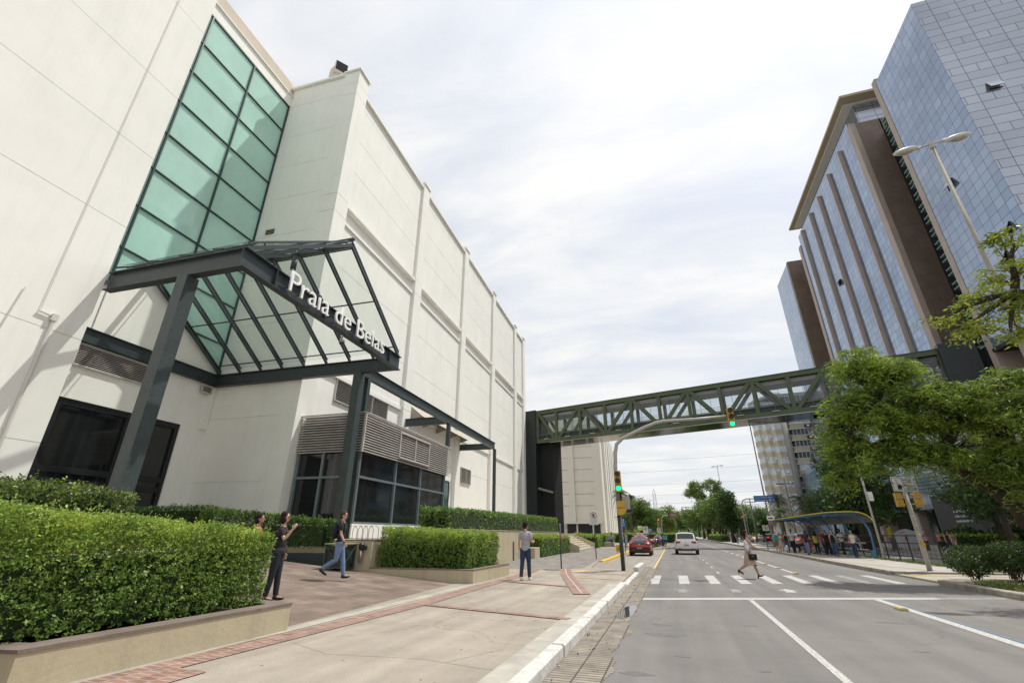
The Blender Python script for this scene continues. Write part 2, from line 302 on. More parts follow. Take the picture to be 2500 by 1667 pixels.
# brick bands and concrete edge
brick_red = brickM('paving_brick', (.25, .125, .095), (.31, .18, .14), (.34, .31, .27), .115, .23, .011, var=.35, vs=4)
def band(name, pts, wd, z, mat, side=1):
    """ribbon of one width along a line, with its texture running along it"""
    P = [Vector((x, y, 0)) for x, y in pts]; V = []; U = []; s = 0
    for i, p in enumerate(P):
        d = (P[min(i + 1, len(P) - 1)] - P[max(i - 1, 0)]).normalized(); nn = Vector((d.y, -d.x, 0)) * wd
        if i: s += (p - P[i - 1]).length
        V += [(p.x, p.y, z), (p.x + nn.x, p.y + nn.y, z)]; U += [(s, 0), (s, wd)]
    fs = [(2 * i, 2 * i + 1, 2 * i + 3, 2 * i + 2) for i in range(len(P) - 1)]
    me = bpy.data.meshes.new(name); me.from_pydata(V, [], fs); ul = me.uv_layers.new(name='UVMap')
    for l in me.loops: ul.data[l.index].uv = U[l.vertex_index]
    me.materials.append(mat); o = bpy.data.objects.new(name, me); COL.objects.link(o); o['kind'] = 'structure'; return o
band('brick_band', [(-6.34, 2.0), (-6.24, 5), (-6.08, 8), (-5.95, 11), (-6.05, 15), (-6.1, 19), (-6.4, 22.4)], .46, .141, brick_red)
band('brick_band', [(-5.85, 2.0), (-5.82, 3.6), (-5.79, 4.95)], .46, .141, brick_red)
band('brick_band', [(-5.5, 10.75), (-2.03, 9.85)], .23, .145, brick_red)
band('brick_band', [(-5.6, 16.6), (-2.9, 15.45)], .23, .145, brick_red)
band('brick_band', [(-5.7, 22.3), (-4.6, 22.1)], .23, .145, brick_red)
band('brick_band', [(-4.75, 23.3), (-4.08, 20.3), (-3.64, 18.6), (-2.28, 13.7)], .46, .149, brick_red)
band('pavement_joint', [(-4.96, 23.2), (-4.3, 20.25), (-3.86, 18.55), (-2.5, 13.75)], .03, .153, M('joint_mortar', (.5, .48, .44), .9))
band('concrete_edge', [(-6.62, 1.0), (-6.5, 7.1), (-6.38, 12), (-6.42, 15.3)], .3, .138, M('edge_concrete', (.38, .35, .30), .9, .3, 2, .3, 40))
band('gutter_strip', [(-2.2, -8), (-2.2, 17)], .33, .14, M('kerb_back_concrete', (.40, .375, .33), .9, .3, 2, .3, 40))
band('yellow_line', [(-4.05, 22.2), (-3.0, 22.75), (-1.95, 22.9)], .1, .143, wornM('worn_yellow', (.62, .40, .10), (.38, .34, .28)))
band('yellow_line', [(-4.5, 21.3), (-4.05, 22.1)], .5, .145, MATS['worn_yellow'])
band('yellow_line', [(-3.9, 18.9), (-2.0, 18.3)], .12, .145, MATS['worn_yellow'])
# gutter of long pavers with an uneven asphalt edge
gz = MB(); ge = [(-1.0 + .05 * math.sin(y * 2.1) + rnd.uniform(-.05, .05), y) for y in np.arange(-6, 27.5, .25)]
gz.v = []; 
for x, y in ge: gz.v += [(-1.68, y, .005), (x, y, .005)]
gz.f = [(2 * i, 2 * i + 1, 2 * i + 3, 2 * i + 2) for i in range(len(ge) - 1)]
struct('gutter', gz, brickM('gutter_pavers', (.24, .205, .168), (.29, .255, .21), (.07, .06, .052), .34, .1, .012, offset=0., var=.35, vs=3))
# kerbs
def kerb(pts, x0dz=.2, wd=.18, top=.14, mat=None, seg=1.2, name='kerb'):
    """run of kerb stones with small gaps, each stone slightly off"""
    mb = MB(); P = [Vector((x, y, 0)) for x, y in pts]
    for a, b in zip(P, P[1:]):
        Ln = (b - a).length; n = max(1, round(Ln / seg)); d = (b - a) / Ln; r = Vector((d.y, -d.x, 0))
        for i in range(n):
            s0 = a + d * (Ln * i / n + .008); s1 = a + d * (Ln * (i + 1) / n - .008); o = rnd.uniform(-.012, .012); h = top + rnd.uniform(-.008, .008)
            q = [s0 + r * (o - wd / 2), s0 + r * (o + wd / 2), s1 + r * (o + wd / 2), s1 + r * (o - wd / 2)]
            c = .025; t_ = [s0 + r * (o - wd / 2), s0 + r * (o + wd / 2 - c), s1 + r * (o + wd / 2 - c), s1 + r * (o - wd / 2)]
            mb.add([(p.x, p.y, -.1) for p in q] + [(p.x, p.y, h - c) for p in q] + [(p.x, p.y, h) for p in t_],
                   [(3, 2, 1, 0), (0, 1, 5, 4), (1, 2, 6, 5), (2, 3, 7, 6), (3, 0, 4, 7), (4, 5, 9, 8), (5, 6, 10, 9), (6, 7, 11, 10), (7, 4, 8, 11), (8, 9, 10, 11)])
    return struct(name, mb, mat)
wk = wornM('white_kerb_paint', (.57, .56, .53), (.40, .38, .35), .36, .56, 5)
kerb([(-1.77, -12), (-1.77, 17.3)], top=.15, mat=wk); kerb([(-1.77, 17.35), (-1.77, 23.3)], top=.06, mat=wk)
kerb([(-1.79, 23.4), (-1.75, 27.4)], top=.24, wd=.22, mat=wk, seg=4)
yk = wornM('yellow_kerb_paint', (.70, .42, .05), (.42, .37, .28), .32, .42, 5)
kerb([(-4.29, 30.4), (-4.3, 59.6)], top=.15, mat=yk); kerb([(-4.2, 59.75), (-2.0, 59.9)], top=.15, mat=yk); kerb([(-2.0, 59.9), (-1.6, 60.0), (-1.6, 61.0)], top=.17, mat=wk, seg=.5)
stone_k = M('stone_kerb', (.36, .33, .28), .95, .45, 3, .8, 12)
kerb([(8.72, 26.0), (8.68, 31), (8.86, 41), (9.1, 64), (9.0, 300)], top=.17, wd=.22, mat=stone_k, seg=1.0)
kerb([(8.5, 21.2), (8.62, 17), (8.7, -20)], top=.17, wd=.22, mat=stone_k, seg=1.0); kerb([(13.0, 26.2), (13.0, 300)], top=.16, wd=.2, mat=stone_k, seg=1.5)
kerb([(8.6, 26.0), (9.1, 25.6)], top=.16, wd=.22, mat=stone_k); kerb([(8.5, 21.3), (9.6, 21.6)], top=.15, wd=.22, mat=stone_k)
kerb([(22.05, -20), (22.05, 300)], top=.15, wd=.2, mat=stone_k, seg=1.5)
# central reservation
struct('median_island', MB().prism([(8.75, 25.9), (12.95, 26.2), (12.95, 500), (9.0, 500), (9.1, 64), (8.86, 41)], -.3, .13), M('median_paving', (.38, .355, .32), .9, .2, .8, .3, 50))
struct('median_crossing', MB().prism([(8.75, 21.6), (12.95, 21.6), (12.95, 26.15), (8.75, 25.85)], -.3, .06), M('crossing_paving', (.40, .36, .30), .9, .25, 1.2, .3, 50))
struct('median_soil', MB().prism([(8.75, -20), (12.95, -20), (12.95, 21.55), (8.6, 21.2)], -.3, .11), M('bare_soil', (.235, .175, .115), .95, .4, 2.5, 1., 10))
band('tactile_strip', [(9.3, 43), (9.6, 34), (10.2, 30), (10.9, 27.2)], .35, .136, M('tactile_yellow', (.40, .34, .22), .9, .3, 8, .8, 60))
band('tactile_strip', [(8.9, 25.2), (12.9, 25.5)], .4, .066, M('tactile_ochre', (.50, .35, .14), .9, .3, 6, .8, 60)); band('tactile_strip', [(8.9, 22.6), (12.9, 23.2)], .4, .066, MATS['tactile_ochre'])
# road markings
white_p = wornM('road_paint', (.50, .49, .47), (.22, .208, .195), .38, .56, 22); faint_p = wornM('faint_road_paint', (.34, .34, .34), (.17, .16, .152), .44, .6, 8)
K = .337
for i in range(9):
    x = -1.06 + 1.04 * i; y = 18.6 + K * (x + 1.06); o = 3.75
    wd = .36
    struct('crosswalk_stripe', MB().add([(x, y, .0045), (x + wd, y + K * wd, .0045), (x + wd, y + K * wd + o, .0045), (x, y + o, .0045)], [(0, 1, 2, 3)]), white_p if i != 7 else faint_p)
struct('stop_line', MB().add([(-1.0, 14.2, .0045), (6.6, 16.75, .0045), (6.6, 17.15, .0045), (-1.0, 14.6, .0045)], [(0, 1, 2, 3)]), white_p)
struct('stop_line', MB().add([(6.62, 16.76, .0045), (8.4, 17.35, .0045), (8.4, 17.7, .0045), (6.62, 17.15, .0045)], [(0, 1, 2, 3)]), faint_p)
def line(x, y0, y1, wd, mat, nm='lane_line', z=.0045, dx=0): return struct(nm, MB().add([(x, y0, z), (x + wd, y0, z), (x + wd + dx, y1, z), (x + dx, y1, z)], [(0, 1, 2, 3)]), mat)
line(1.68, -8, 15.05, .11, white_p)
line(4.85, -8, 16.2, .2, white_p, 'cycle_lane_line'); line(5.11, -8, 16.3, .05, wornM('blue_paint', (.10, .22, .34), (.14, .15, .155)), 'blue_lane_line')
for y in np.arange(24.5, 120, 3.9): line(1.66, y, y + 1.0, .1, white_p, 'lane_dash')
y = 25.6
while y < 110: line(4.85, y, y + 3.3, .16, white_p, 'cycle_lane_line'); y += 3.9
line(-1.24, 27.2, 59.5, .14, wornM('yellow_paint', (.62, .42, .10), (.3, .26, .2), .3, .45), 'bay_edge_line'); line(-1.24, 61, 110, .12, MATS['yellow_paint'], 'bay_edge_line')
for y0, a in ((28.6, 1.2), (36.5, .3), (43.5, 0), (50.5, .2)): struct('bay_mark', MB().add([(-4.1, y0 + a, .0105), (-1.3, y0, .0105), (-1.3, y0 + .12, .0105), (-4.1, y0 + a + .12, .0105)], [(0, 1, 2, 3)]), MATS['worn_yellow'])
for (ax, ay, pm) in ((3.16, 17.55, white_p), (1.6, 17.05, faint_p), (.06, 16.55, faint_p), (4.9, 18.1, faint_p)):
    q = [(0, .75), (-.32, .2), (-.12, .28), (-.14, -.25), (.14, -.25), (.12, .28), (.32, .2)]
    struct('road_arrow', MB().add([(ax + a, ay + b, .0048) for a, b in q], [(0, 1, 2, 3, 4, 5, 6)]), pm)
def traffic_bump(x, y, lab):
    mb = MB(); mb.extr([(-.075, 0), (-.06, .045), (-.03, .06), (.03, .06), (.06, .045), (.075, 0)], 1, -.2, .2)
    o = mb.build('road_stud', M('stud_yellow', (.50, .40, .17), .6, .3, 20), None, False, .01); o.location = (x, y, .004); o.rotation_euler = (0, 0, R(90) if False else R(18)); return tag(o, lab, 'road stud', 'yellow studs on the cycle lane line')
b0 = traffic_bump(4.78, 14.28, 'yellow road stud nearest the camera, on the lane line before the crossing'); b0.rotation_euler[2] = 0; b0.scale = (1.2, 1, 1)
k = 0
for y in (25.2, 28.8, 32.6, 36.4, 40.2, 44.0, 48.0, 52.0):
    c = b0.copy(); COL.objects.link(c); c.location = (4.9, y, .004); c['label'] = ['first', 'second', 'third', 'fourth', 'fifth', 'sixth', 'seventh', 'eighth'][k] + ' yellow road stud beyond the crosswalk, counting away'; k += 1
# leaf litter, grass at kerbs: loose small stuff
gp = np.stack([rng.uniform(12.45, 12.95, 9000), rng.uniform(26.5, 60, 9000), np.full(9000, .12)], 1)
g_ = leaves('grass', gp, .12, leafM('grass_blades', (.06, .10, .02), (.20, .28, .06)), up=True, droop=-1.2, aspect=.18); tag(g_, kind='stuff')
gp = np.stack([rng.uniform(8.8, 12.9, 9000), 21.5 - np.abs(rng.normal(0, 7, 9000)), np.full(9000, .1)], 1); gp = gp[(np.sin(gp[:, 0] * 2.1) + np.cos(gp[:, 1] * 1.3) + rng.normal(0, .5, len(gp))) > .6]
g_ = leaves('grass', gp, .13, MATS['grass_blades'], up=True, droop=-1.2, aspect=.18); tag(g_, kind='stuff')

pud = struct('puddle', MB().prism([(-1.42, 11.2), (-1.2, 10.9), (-1.05, 11.6), (-1.02, 12.6), (-1.12, 13.2), (-1.3, 12.7), (-1.36, 12.0)], 0, .0075), M('puddle_water', (.05, .05, .05), .03, .2, 2, 0, 1, 0., .8))
st_m = M('oil_stain', (.135, .127, .12), .8, .25, 5, .4, 60)
for i, (x, y, a, b) in enumerate(((-.35, 9.6, .32, .2), (-.45, 10.6, .18, .08), (-.1, 8.1, .1, .05), (-.65, 7.0, .2, .08), (.9, 7.6, .07, .04), (1.2, 11, .12, .05), (3.3, 9.5, .1, .05), (3.9, 12.2, .3, .08), (-.5, 6.3, .16, .1), (2.6, 6.9, .09, .05))):
    struct('road_stain', MB().prism([(x + a * math.cos(t) * (1 + .25 * math.sin(3 * t + i)), y + b * math.sin(t) * (1 + .3 * math.cos(2 * t + i))) for t in np.linspace(0, 2 * math.pi, 18, endpoint=False)], 0, .0022), st_m)

gum = MB()
for i in range(70):
    x = rnd.uniform(-5.4, -2.1); y = rnd.uniform(3.2, 22); r = rnd.uniform(.008, .022); gum.prism([(x + r * math.cos(t), y + r * 1.2 * math.sin(t)) for t in np.linspace(0, 2 * math.pi, 9, endpoint=False)], .1, .1318)
g_ = gum.build('pavement_spots', M('gum_spot', (.17, .15, .13), .9, .3, 9)); tag(g_, kind='stuff')
for pts in ([(-1.95, 6.0), (-3.3, 6.25), (-4.6, 6.1), (-5.5, 6.5)], [(-2.0, 9.3), (-2.6, 8.2), (-2.45, 7.1), (-2.9, 6.2)], [(-2.9, 15.2), (-2.5, 13.2), (-2.1, 12.6)], [(-2.1, 18.2), (-3.9, 18.95)], [(-3.8, 15.9), (-3.6, 13.0), (-3.75, 10.4)]):
    P = []
    for a, b in zip(pts, pts[1:]): P += [(a[0] + (b[0] - a[0]) * t + rnd.gauss(0, .012), a[1] + (b[1] - a[1]) * t + rnd.gauss(0, .012)) for t in np.linspace(0, 1, 9)[:-1]]
    band('pavement_crack', P + [pts[-1]], .008, .1322, M('crack_dark', (.27, .235, .195), .95))
# ================================================================ SHOPPING MALL
def wall_detail(m, amt=.05):
    """rain streaks below the ledges and trowel marks: wear of the render itself"""
    t = m.node_tree; b = t.nodes['Principled BSDF']; c = t.nodes['Texture Coordinate']; src = b.inputs['Base Color'].links[0].from_socket
    mp_ = t.nodes.new('ShaderNodeMapping'); mp_.inputs['Scale'].default_value = (1.6, 1.6, .12); t.links.new(c.outputs['Object'], mp_.inputs[0])
    s = t.nodes.new('ShaderNodeTexNoise'); s.inputs['Scale'].default_value = 1.4; s.inputs['Detail'].default_value = 8; s.inputs['Roughness'].default_value = .7; t.links.new(mp_.outputs[0], s.inputs['Vector'])
    q = t.nodes.new('ShaderNodeMapRange'); t.links.new(s.outputs['Fac'], q.inputs[0]); q.inputs[1].default_value = .5; q.inputs[2].default_value = .8; q.inputs[3].default_value = 1; q.inputs[4].default_value = 1 - amt * 1.6
    sc = t.nodes.new('ShaderNodeVectorMath'); sc.operation = 'SCALE'; t.links.new(src, sc.inputs[0]); t.links.new(q.outputs[0], sc.inputs['Scale']); t.links.new(sc.outputs[0], b.inputs['Base Color'])
    return m
wallW = wall_detail(M('white_render', (.85, .838, .785), .85, .055, .4, .12, 5))
wallT = M('tan_render', (.60, .52, .43), .85, .1, .5, .3, 20)
steel = M('painted_steel', (.036, .048, .052), .42, .25, 2.5, .15, 20, 0., .5)
steel2 = M('painted_steel_green', (.045, .062, .062), .45, .25, 2.5, .15, 20, 0., .5)
louv = M('louvre_metal', (.60, .56, .52), .5, .2, 2, .1, 30, .2, .5)
dark = M('dark_interior', (.008, .008, .008), .8, .3)
dglass = M('dark_glass', (.014, .017, .017), .04, .3, .8, 0, 1, 0., .65)
gglass = M('green_glass', (.40, .64, .55), .04, .16, .22, 0, 1, 0., .8)
mullM = M('mullion_green', (.025, .055, .055), .4, .2)
mall = bthing('shopping_mall', 'white rendered shopping mall with green glass window, white pilasters and steel canopy in front', 'building', -18.46, 21.2)
OG = (-18.46, 21.2, 0)
def mp_(name, mb, mat, par=None, **k): return mb.build(name, mat, par or mall, **k)
JZ = [-.2, 4.3, 7.87, 12.66, 16.15, 19.71, 24.2, 27.3, 30.4, 33.8, 35.6]
def slabs(mb, u0, u1, v0, v1, zl, gap=.028, core=.03, side='u'):
    """render panels with real open joints in front of a core"""
    if side == 'u': mb.box(u0, u1 - core, v0 + .001, v1 - .001, zl[0], zl[-1] - .01)
    elif side == 'v': mb.box(u0 + .001, u1 - .001, v0 + core, v1, zl[0], zl[-1] - .01)
    for a, b in zip(zl, zl[1:]):
        if side == 'u': mb.box(u1 - core - .002, u1, v0, v1, a + gap / 2, b - gap / 2)
        else: mb.box(u0, u1, v0, v0 + core + .002, a + gap / 2, b - gap / 2)
w1 = MB(OG); slabs(w1, -24.5, -18.46, -34, 10.2, JZ, .022); mp_('wall', w1, wallW)
w2 = MB(OG)   # side wall of the entrance recess, in courses, with its corner strip
slabs(w2, -24.71, -19.83, 21.22, 22.4, [-.2, 4.28, 7.9, 10.6, 14, 17.4, 20.9, 24.22, 27.29, 30.38, 33.8, 35.75], side='v'); w2.box(-19.83, -18.46, 21.18, 22.5, -.2, 22.2); w2.box(-19.83, -18.46, 21.18, 22.5, 22.23, 23.65); w2.box(-19.83, -18.46, 21.18, 22.5, 23.68, 33.5); w2.box(-19.83, -18.46, 21.18, 22.5, 33.53, 34.7); w2.box(-19.83, -18.46, 21.18, 22.5, 34.73, 36.05)
mp_('wall', w2, wallW); mp_('wall', MB(OG).box(-45, -18.9, 22.35, 76.3, -.2, 33.9), wallW)
mp_('coping', MB(OG).box(-24.78, -19.9, 21.02, 22.3, 35.76, 35.95), wallW); mp_('coping', MB(OG).box(-19.9, -18.34, 21.05, 22.6, 36.06, 36.2), wallW)
w3 = MB(OG)   # back wall of the recess
w3.box(-26, -24.71, 10.2, 10.8, 0, 10.0); w3.box(-26, -24.71, 19.64, 21.2, 0, 7.3); w3.box(-26, -24.71, 10.2, 21.2, 7.3, 10.0); w3.box(-26, -24.72, 10.2, 21.2, 33.95, 34.95); w3.box(-26, -24.6, 10.2, 21.2, 34.955, 35.05)
w3.box(-24.71, -24.6, 20.72, 21.2, 7.3, 9.8)
gab = [(10.2, 10.0), (21.15, 10.0), (21.15, 10.6), (15.7, 14.4), (10.2, 10.6)]; w3.extr(gab, 0, -24.9, -24.7); mp_('wall', w3, wallW)
mp_('parapet', MB(OG).box(-32, -24.80, -34, 21.3, 34.97, 36.3).box(-45, -25, 22, 76, 35.0, 36), wallT)
# green curtain window
gw = mp_('green_window', MB(OG).add([(-24.83, 10.2, 9.9), (-24.83, 21.2, 9.9), (-24.83, 21.2, 33.95), (-24.83, 10.2, 33.95)], [(0, 1, 2, 3)]), gglass)
fr = MB(OG)
for v in (10.25, 13.85, 17.49, 21.14): fr.box(-24.84, -24.70, v - .042, v + .042, 10, 33.93)
for k in range(10): z = 33.86 - 2.648 * k; fr.box(-24.84, -24.715, 10.2, 21.2, z - .032, z + .032)
mp_('window_frame', fr, mullM, gw)
# street front: pilasters and panels
PV = [33.35, 45.35, 57.1, 69.3]; PWD = 1.3
edges = [22.5] + [x for v in PV for x in (v, v + PWD)] + [75.0, 76.4]
for v in PV + [75.1]:
    p = MB(OG).box(-18.9, -18.46, v, v + PWD, -.2, 11.2).box(-18.9, -18.461, v, v + PWD, 11.23, 22.2).box(-18.9, -18.46, v, v + PWD, 22.23, 23.6).box(-18.9, -18.461, v, v + PWD, 23.63, 33.6).box(-18.9, -18.46, v, v + PWD, 33.63, 35.0).box(-19.0, -18.36, v - .08, v + PWD + .08, 35.0, 35.2)
    mp_('pilaster', p, wallW)
bays = list(zip([22.5] + [v + PWD for v in PV], PV + [75.1]))
for i, (a, b) in enumerate(bays):
    m_ = MB(OG); 
    for z0, z1, uu in ((-.2, 7.87, -18.82), (7.9, 11.1, -18.82), (11.4, 15.1, -18.74), (15.13, 18.7, -18.74), (18.73, 22.05, -18.74), (23.62, 27.0, -18.72), (27.03, 30.1, -18.72), (30.13, 33.4, -18.72), (33.43, 34.0, -18.72)): m_.box(-19, uu, a, b, z0, z1)
    m_.box(-19, -18.66, a, b, 11.1, 11.4); m_.box(-19, -18.62, a, b, 22.05, 22.3); m_.box(-19, -18.98, a, b, 22.3, 23.5); mp_('wall_panel', m_, wallW)
    mp_('ledge', MB(OG).box(-19, -18.5, a, b, 23.4, 23.62), wallW)
    c_ = MB(OG).box(-19.2, -18.714, a, b, 34.0, 34.95); c_.box(-19.3, -18.5, a, b, 34.40, 34.62); mp_('parapet_coping', c_, wallW)
# louvred vents in the walls
def vent(u, v0, v1, z0, z1, n, divs, facing='u', dep=.06, mat=louv):
    f_ = MB(OG); f = MB(OG)
    if facing == 'u':
        f_.box(u - .01, u + .005, v0, v1, z0, z1); F = mp_('louvre_vent', f_, dark)
        for k in range(n): z = z0 + (z1 - z0) * (k + .5) / n; f.extr([(u + .015, z + .022), (u + .025, z + .03), (u + .085, z - .008), (u + .075, z - .022)], 1, v0, v1)
        for v in [v0, v1] + divs: f.box(u, u + .1, v - .022, v + .022, z0, z1)
        f.box(u, u + .1, v0, v1, z0 - .06, z0); f.box(u, u + .1, v0, v1, z1, z1 + .05)
    else:
        f_.box(v0, v1, u - .005, u + .01, z0, z1); F = mp_('louvre_vent', f_, dark)
        for k in range(n): z = z0 + (z1 - z0) * (k + .5) / n; f.extr([(u - .01, z + .03), (u - .02, z + .035), (u - .06, z - .02), (u - .05, z - .03)], 0, v0, v1)
    mp_('slats', f, mat, F)
vent(-18.80, 24.7, 31.3, 9.68, 11.05, 13, [26.9, 29.1]); vent(-18.80, 46.9, 50.6, 6.75, 8.3, 14, [47.6, 49.2])
vent(-24.69, 13.6, 17.0, 8.85, 9.8, 11, []); vent(-24.58, 20.15, 20.8, 9.4, 9.75, 4, []); vent(21.17, -23.9, -23.2, 21.1, 21.5, 3, [], 'v')
# entrance doors and dark glazing
dr = MB(OG).box(-24.98, -24.9, 10.8, 19.64, 1.2, 7.3); D_ = mp_('entrance_glazing', dr, dglass)
df = MB(OG)
for v in (10.85, 13.75, 16.9, 19.55): df.box(-24.95, -24.78, v - .13, v + .13, 1.2, 7.3)
for z in (1.3, 3.75, 4.25, 7.15): df.box(-24.94, -24.79, 10.8, 19.64, z - .14, z + .14)
for v in (18.0,): df.box(-24.93, -24.8, v - .07, v + .07, 1.2, 3.7)
mp_('door_frame', df, M('door_frame_dark', (.012, .013, .014), .4, .2), D_)
# conduit and downpipes
cp = MB(OG).tube([(-18.42, 8.785, 8.3), (-18.42, 8.785, 35)], .013, 6).tube([(-18.40, 8.75, 8.33), (-18.40, 9.15, 8.30)], .03, 6).box(-18.46, -18.33, 9.1, 9.28, 8.15, 8.38).tube([(-18.40, 9.2, 8.2), (-18.40, 9.22, .2)], .05, 8)
cp.tube([(-18.42, 8.2, 8.9), (-18.42, 8.0, 6.6)], .015, 5); mp_('conduit', cp, M('conduit_white', (.62, .60, .56), .6, .1))
mp_('downpipe', MB(OG).tube([(-18.72, 46.75, 6.5), (-18.72, 46.75, .5)], .06, 8), MATS['conduit_white']); mp_('downpipe', MB(OG).tube([(-18.72, 71.0, 5.6), (-18.72, 71.0, .5)], .06, 8), MATS['conduit_white'])
# hooded awning over the service bay
aw = MB(OG); pr = [(-18.8, 12.0), (-17.55, 10.95), (-17.5, 10.9), (-18.8, 11.9)]; aw.extr(pr, 1, 34.9, 46.4)
for v in (34.9, 37.8, 40.7, 43.6, 46.3): aw.add([(-18.8, v, 11.9), (-17.6, v, 10.92), (-18.8, v, 10.6), (-18.8, v + .06, 11.9), (-17.6, v + .06, 10.92), (-18.8, v + .06, 10.6)], [(0, 1, 2), (5, 4, 3), (0, 3, 4, 1), (1, 4, 5, 2)])
mp_('awning', aw, M('awning_metal', (.42, .37, .31), .6, .2))
# roof duct
rd = MB(OG); rd.tube([(-21.9, 22.6, 35.5), (-21.9, 22.6, 38.4)], .72, 24); rd.ell((-21.9, 22.6, 38.4), (.72, .72, .85), 24, 12); rd.bar((-21.9, 22.6, 38.45), (-21.15, 22.0, 38.45), 1.0, 1.1); Dk = mp_('roof_duct', rd, M('duct_beige', (.60, .55, .48), .6, .15), smooth=False)
mp_('duct_mouth', MB(OG).bar((-21.16, 22.01, 38.45), (-21.13, 21.985, 38.45), .92, 1.0), dark, Dk)
# cafe bay
cf = MB(OG).box(-18.6, -14.5, 21.95, 33.3, 1.9, 7.75); cf = mp_('cafe_bay', MB(OG).box(-18.6, -14.75, 22.15, 33.2, 7.6, 7.8).box(-18.6, -14.34, 21.76, 35.2, 1.0, 2.1), wallW)
mp_('cafe_glazing', MB(OG).box(-18.6, -14.55, 21.95, 33.3, 2.1, 5.75), dglass, cf)
cm = MB(OG)
for v in (21.95, 25.88, 29.28, 33.35): cm.box(-14.56, -14.42, v - .07, v + .07, 2.1, 5.72)
for z in (2.15, 4.43): cm.box(-14.56, -14.43, 21.9, 33.4, z - .06, z + .06)
for u in (-18.3, -16.7, -14.5): cm.box(u - .08, u + .06, 21.82, 21.97, 2.1, 5.72)
for z in (2.15, 4.43): cm.box(-18.4, -14.45, 21.83, 21.96, z - .06, z + .06)
mp_('window_frame', cm, M('window_alu', (.20, .25, .26), .35, .15, 2, 0, 1, .4), cf)
mp_('cafe_side_glass', MB(OG).box(-14.9, -14.84, 33.42, 35.1, 2.1, 5.4), M('side_glass_green', (.06, .12, .10), .06, .3, 1), cf)
mp_('side_glass_frame', MB(OG).box(-14.92, -14.8, 35.1, 35.2, 2.1, 5.5).box(-14.92, -14.8, 33.4, 35.2, 5.4, 5.5).box(-14.92, -14.8, 33.4, 35.2, 2.9, 2.96), mullM, cf)
def screen(n=15, z0=5.7, z1=7.82):
    s_ = MB(OG)
    for k in range(n):
        z = z0 + (z1 - z0) * (k + .5) / n; h = (z1 - z0) / n
        s_.extr([(-14.42, z + h * .42), (-14.40, z + h * .46), (-14.25, z - h * .12), (-14.25, z - h * .34), (-14.29, z - h * .34)], 1, 21.72, 33.9)
        s_.extr([(21.88, z + h * .42), (21.86, z + h * .46), (21.70, z - h * .12), (21.70, z - h * .34), (21.74, z - h * .34)], 0, -18.46, -14.27)
    return s_
sc = mp_('louvre_screen', screen(), louv, cf)
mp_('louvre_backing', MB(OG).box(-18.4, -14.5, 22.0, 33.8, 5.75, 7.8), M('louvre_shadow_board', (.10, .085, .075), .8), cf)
sf = MB(OG).box(-14.34, -14.2, 21.68, 33.92, 7.8, 7.86).box(-18.46, -14.2, 21.66, 21.8, 7.8, 7.86).box(-14.32, -14.22, 21.68, 21.76, 5.68, 7.84)
for v in (25.72, 27.82, 29.93): sf.box(-14.26, -14.19, v - .035, v + .035, 5.98, 7.48)
sf.box(-14.26, -14.15, 25.7, 29.95, 5.93, 6.02); sf.box(-14.26, -14.17, 25.7, 29.95, 7.45, 7.52); mp_('louvre_frame', sf, louv, cf)
# -------------------------------------------------------------- second block of the mall, beyond the bridge
mall2 = bthing('mall_annex', 'pale blank-walled annex of the mall beyond the footbridge, with tall white fins', 'building', -11.35, 143)
O2 = (-11.35, 143, 0); wallS = wall_detail(M('annex_render', (.72, .69, .60), .85, .05, .3, .1, 8), .06)
JA = [0, 3.6, 9.6, 13.5, 17.2, 20.9, 24.6, 28.3, 32, 35.8]
b2 = MB(O2); b2.box(-50, -11.6, 143.2, 240, 0, 35.5)
for a, b in ((-50, -33.4), (-31.8, -21.3), (-19.6, -13.8)): slabs(b2, a, b, 143.0, 143.3, [3.6, 9.4, 12.7, 16.2, 19.7, 23.2, 26.6], side='v', gap=.12, core=.2); slabs(b2, a, b, 142.9, 143.3, [27.9, 31.5, 35.6], side='v', gap=.12, core=.2)
b2.box(-50, -11.35, 142.95, 143.3, 26.62, 26.9); mall2.location = uvw(-11.35, 143)
b2.build('wall', wallS, mall2)
for u in (-32.6, -20.45): MB(O2).box(u - .85, u + .85, 142.4, 143.1, 0, 36.2).build('pilaster', wallS, mall2)
MB(O2).box(-13.8, -11.3, 142.4, 144.2, 0, 36.3).build('pilaster', wallS, mall2)
for i in range(9):
    v = 154 + i * 9.5; MB(O2).box(-11.9, -10.75, v, v + 2.6, 0, 36.1 + .5 * (i % 2)).build('fin', wallW, mall2)
    if i % 2 or i > 6: MB(O2).box(-11.62, -11.55, v + 4, v + 8.6, 8, 31).build('window', dglass, mall2)
gt = MB(O2).box(-22.2, -12.7, 142.2, 142.35, 0.2, 4.4).build('service_gate', M('black_gate', (.012, .012, .013), .5, .2), mall2)
MB(O2).box(-23, -12.2, 141.2, 142.9, 4.45, 4.9).build('gate_canopy', wallS, mall2); MB(O2).box(-19.5, -19.1, 142.0, 142.2, 0, 4.4).box(-14.9, -14.5, 142, 142.2, 0, 4.4).build('gate_post', wallS, mall2)
